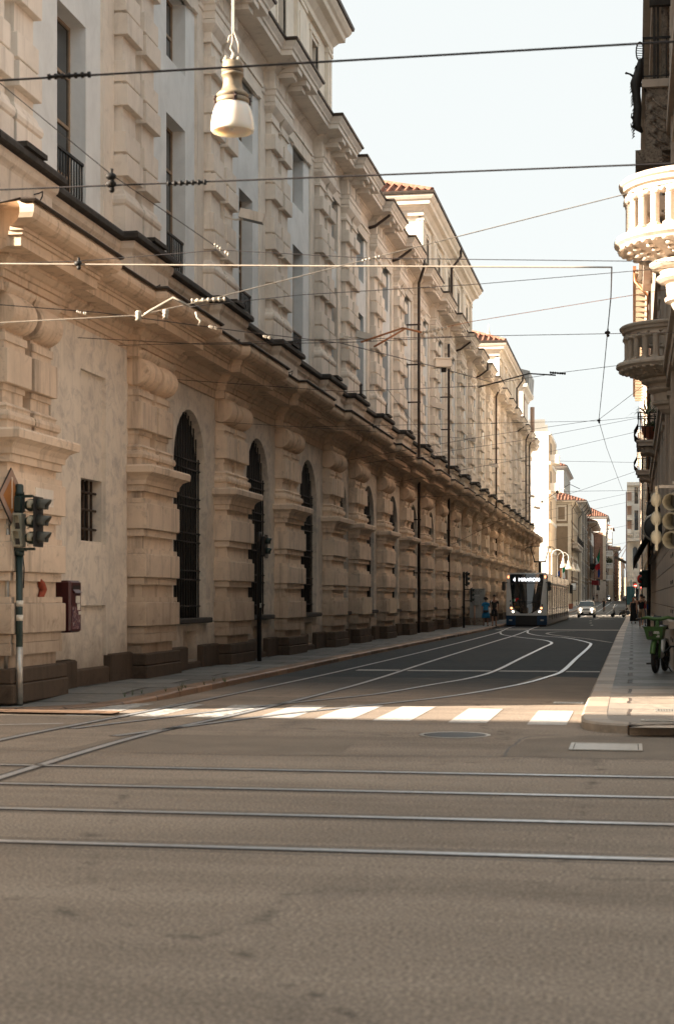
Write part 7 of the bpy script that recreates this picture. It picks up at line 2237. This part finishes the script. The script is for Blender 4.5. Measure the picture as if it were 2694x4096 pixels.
wire('thin dark wire hooked to the palace wall beside the blind niche', [(150, 783, 27.6), (470, 800, 27.2), (800, 796, 27), (1100, 781, 27), (1436, 775, 27)], .008, ext=(.5, 2))
wire('second thin wire hooked to the palace wall just below the first', [(250, 803, 30.0), (620, 794, 29), (1050, 782, 28.5)], .007, ext=(.3, 0))
wire('thin wire rising gently to the bow balcony console', [(440, 713, 22.4), (700, 685, 23), (1100, 661, 24), (1480, 629, 25)], .007, ext=(0, 3))
wire('copper stained wire rising to the right from the bent copper bracket', [(978, 772, 25.2), (1090, 748, 25.6), (1480, 684, 27)], .007, 'copper', ext=(0, 2), knots=[('strain', 1010, 767, 25.3, 'porcelain')])
wire('dark wire through the bent arm below the second roofed pavilion', [(440, 884, 34), (800, 910, 36), (1110, 897, 38), (1300, 866, 39), (1436, 849, 40)], .009, ext=(6.5, 3), knots=[('bracket', 0, 0, 38, [(1110, 900), (1228, 868), (1260, 870), (1290, 872)], 'iron'), ('strain', 1295, 867, 39, 'iron')])
wire('thin wire crossing below the near gadrooned scrolls', [(580, 985, 36), (830, 1000, 40), (1100, 1020, 46)], .007, ext=(1, 0))
wire('high thin wire over the far half of the palace rising right', [(975, 1040, 55), (1135, 1012, 55), (1390, 975, 55), (1482, 905, 50)], .010, ext=(4, 1))
wire('thin wire rising across the sky below the lower bow balcony', [(1050, 985, 50), (1390, 978, 52), (1540, 962, 54)], .009, ext=(5, 1))
wire('long thin wire sloping from the palace front to the iron balcony', [(975, 1058, 57), (1200, 1025, 57), (1540, 960, 57)], .009, ext=(4, 1))
wire('thin level wire in front of the modern block top', [(975, 1062, 62), (1220, 1070, 62), (1500, 1075, 62)], .009, ext=(4, 3))
wire('thin dark wire sloping over the modern block upper balcony', [(1030, 1100, 66), (1180, 1072, 66), (1535, 990, 66)], .010, ext=(4, 2))
wire('dark wire with a black clamp between the modern block balconies', [(975, 1155, 70), (1290, 1142, 72), (1455, 1140, 74)], .011, ext=(4, 2), knots=[('ball', 1293, 1142, 72)])
wire('wire with a long black arm above the brown block roof', [(1130, 1225, 88), (1230, 1175, 90), (1258, 1167, 90), (1352, 1138, 92), (1535, 1075, 94)], .013, ext=(4, 2), knots=[('bracket', 0, 0, 90, [(1255, 1168), (1322, 1125), (1346, 1136)], 'iron'), ('ball', 1258, 1165, 90)])
wire('thin wire over the brown block facade', [(1085, 1225, 100), (1300, 1180, 100), (1535, 1130, 100)], .011, ext=(4, 2))
wire('second thin wire over the brown block facade, a little lower', [(1085, 1245, 110), (1300, 1200, 110), (1535, 1150, 110)], .011, ext=(4, 2))
wire('thin wire across the brown block at mid height', [(1130, 1285, 125), (1300, 1252, 125), (1535, 1205, 125)], .012, ext=(4, 2))
wire('thin wire across the foot of the arched lamps', [(1180, 1310, 140), (1300, 1290, 140), (1535, 1245, 140)], .012, ext=(4, 2))
wire('wavy feeder cable hanging along the street from span to span', [(1420, 621, 22), (1418, 690, 27), (1410, 773, 34), (1402, 860, 42), (1390, 977, 53), (1408, 1040, 70), (1445, 1140, 100)], .013, ext=(0, 0), knots=[('ball', 1410, 773, 34), ('ball', 1390, 977, 53)])
wire('tram contact wire hanging along the left track above the tram', [(900, 905, 36), (1045, 1096, 62), (1165, 1225, 110), (1215, 1275, 165)], .007, ext=(0, 60), cat='wire')
# wire-hung junction box
c = wp(1028, 852, 29.5)
t = empty('junction_box', c, R(12), 'peach coloured box clipped on the dark slanting wire before the drainpipe', 'box')
MB().rbox(-.15, .15, -.12, .12, -.02, .12, .012).build('case', M['trim'], t); MB().rbox(-.16, .16, -.13, .13, .122, .15, .008).build('lid', M['trim'], t); MB().box(-.03, .06, -.03, .03, -.1, -.02).build('clip', M['iron'], t)

# ================================================================ light, sky, camera
AZ = Vector((.941, .339)).normalized(); EL = R(19)
sd = bpy.data.lights.new('sun', 'SUN'); so = bpy.data.objects.new('sun', sd); col.objects.link(so)
sd.energy = 5.0; sd.angle = R(.5); sd.color = (1., .85, .69)
v = Vector((AZ.x * math.cos(EL), AZ.y * math.cos(EL), -math.sin(EL)))
so.rotation_euler = v.to_track_quat('-Z', 'Y').to_euler(); so.location = (-80, -30, 60)
w = bpy.data.worlds.new('World'); scene.world = w; w.use_nodes = True
n = w.node_tree.nodes; sky = n.new('ShaderNodeTexSky'); sky.sky_type = 'NISHITA'; sky.sun_disc = False
sky.sun_elevation = EL; sky.sun_rotation = math.atan2(-AZ.x, -AZ.y)
sky.air_density = 1.0; sky.dust_density = 2.5; sky.ozone_density = .0
hs = n.new('ShaderNodeHueSaturation'); hs.inputs['Saturation'].default_value = .9; hs.inputs['Value'].default_value = 1.0
w.node_tree.links.new(sky.outputs[0], hs.inputs['Color']); ga = n.new('ShaderNodeGamma'); ga.inputs['Gamma'].default_value = .05   # hazy evening: luminance evens out over the dome
w.node_tree.links.new(hs.outputs[0], ga.inputs['Color']); tn = n.new('ShaderNodeMix'); tn.data_type = 'RGBA'; tn.blend_type = 'MULTIPLY'; tn.inputs['Factor'].default_value = 1.; tn.inputs['B'].default_value = (.965, 1., .985, 1)
w.node_tree.links.new(ga.outputs[0], tn.inputs['A']); w.node_tree.links.new(tn.outputs['Result'], n['Background'].inputs[0]); n['Background'].inputs[1].default_value = .15

cd = bpy.data.cameras.new('camera'); cam = bpy.data.objects.new('camera', cd); col.objects.link(cam); scene.camera = cam
cam.location = (0, 0, EYE); cam.rotation_euler = (PI / 2, 0, YAW)
cd.sensor_fit = 'VERTICAL'; cd.sensor_height = 36; cd.sensor_width = 24
cd.lens = F / 4096 * 36; cd.shift_y = (HOR - 2048) / 4096
cd.clip_start = .1; cd.clip_end = 4000
cd.dof.use_dof = True; cd.dof.focus_distance = 105; cd.dof.aperture_fstop = 3.4
scene.view_settings.view_transform = 'Standard'; scene.view_settings.look = 'None'
scene.view_settings.exposure = 2.63; scene.view_settings.gamma = 1
scene.cycles.max_bounces = 8; scene.cycles.diffuse_bounces = 5; scene.cycles.use_denoising = True
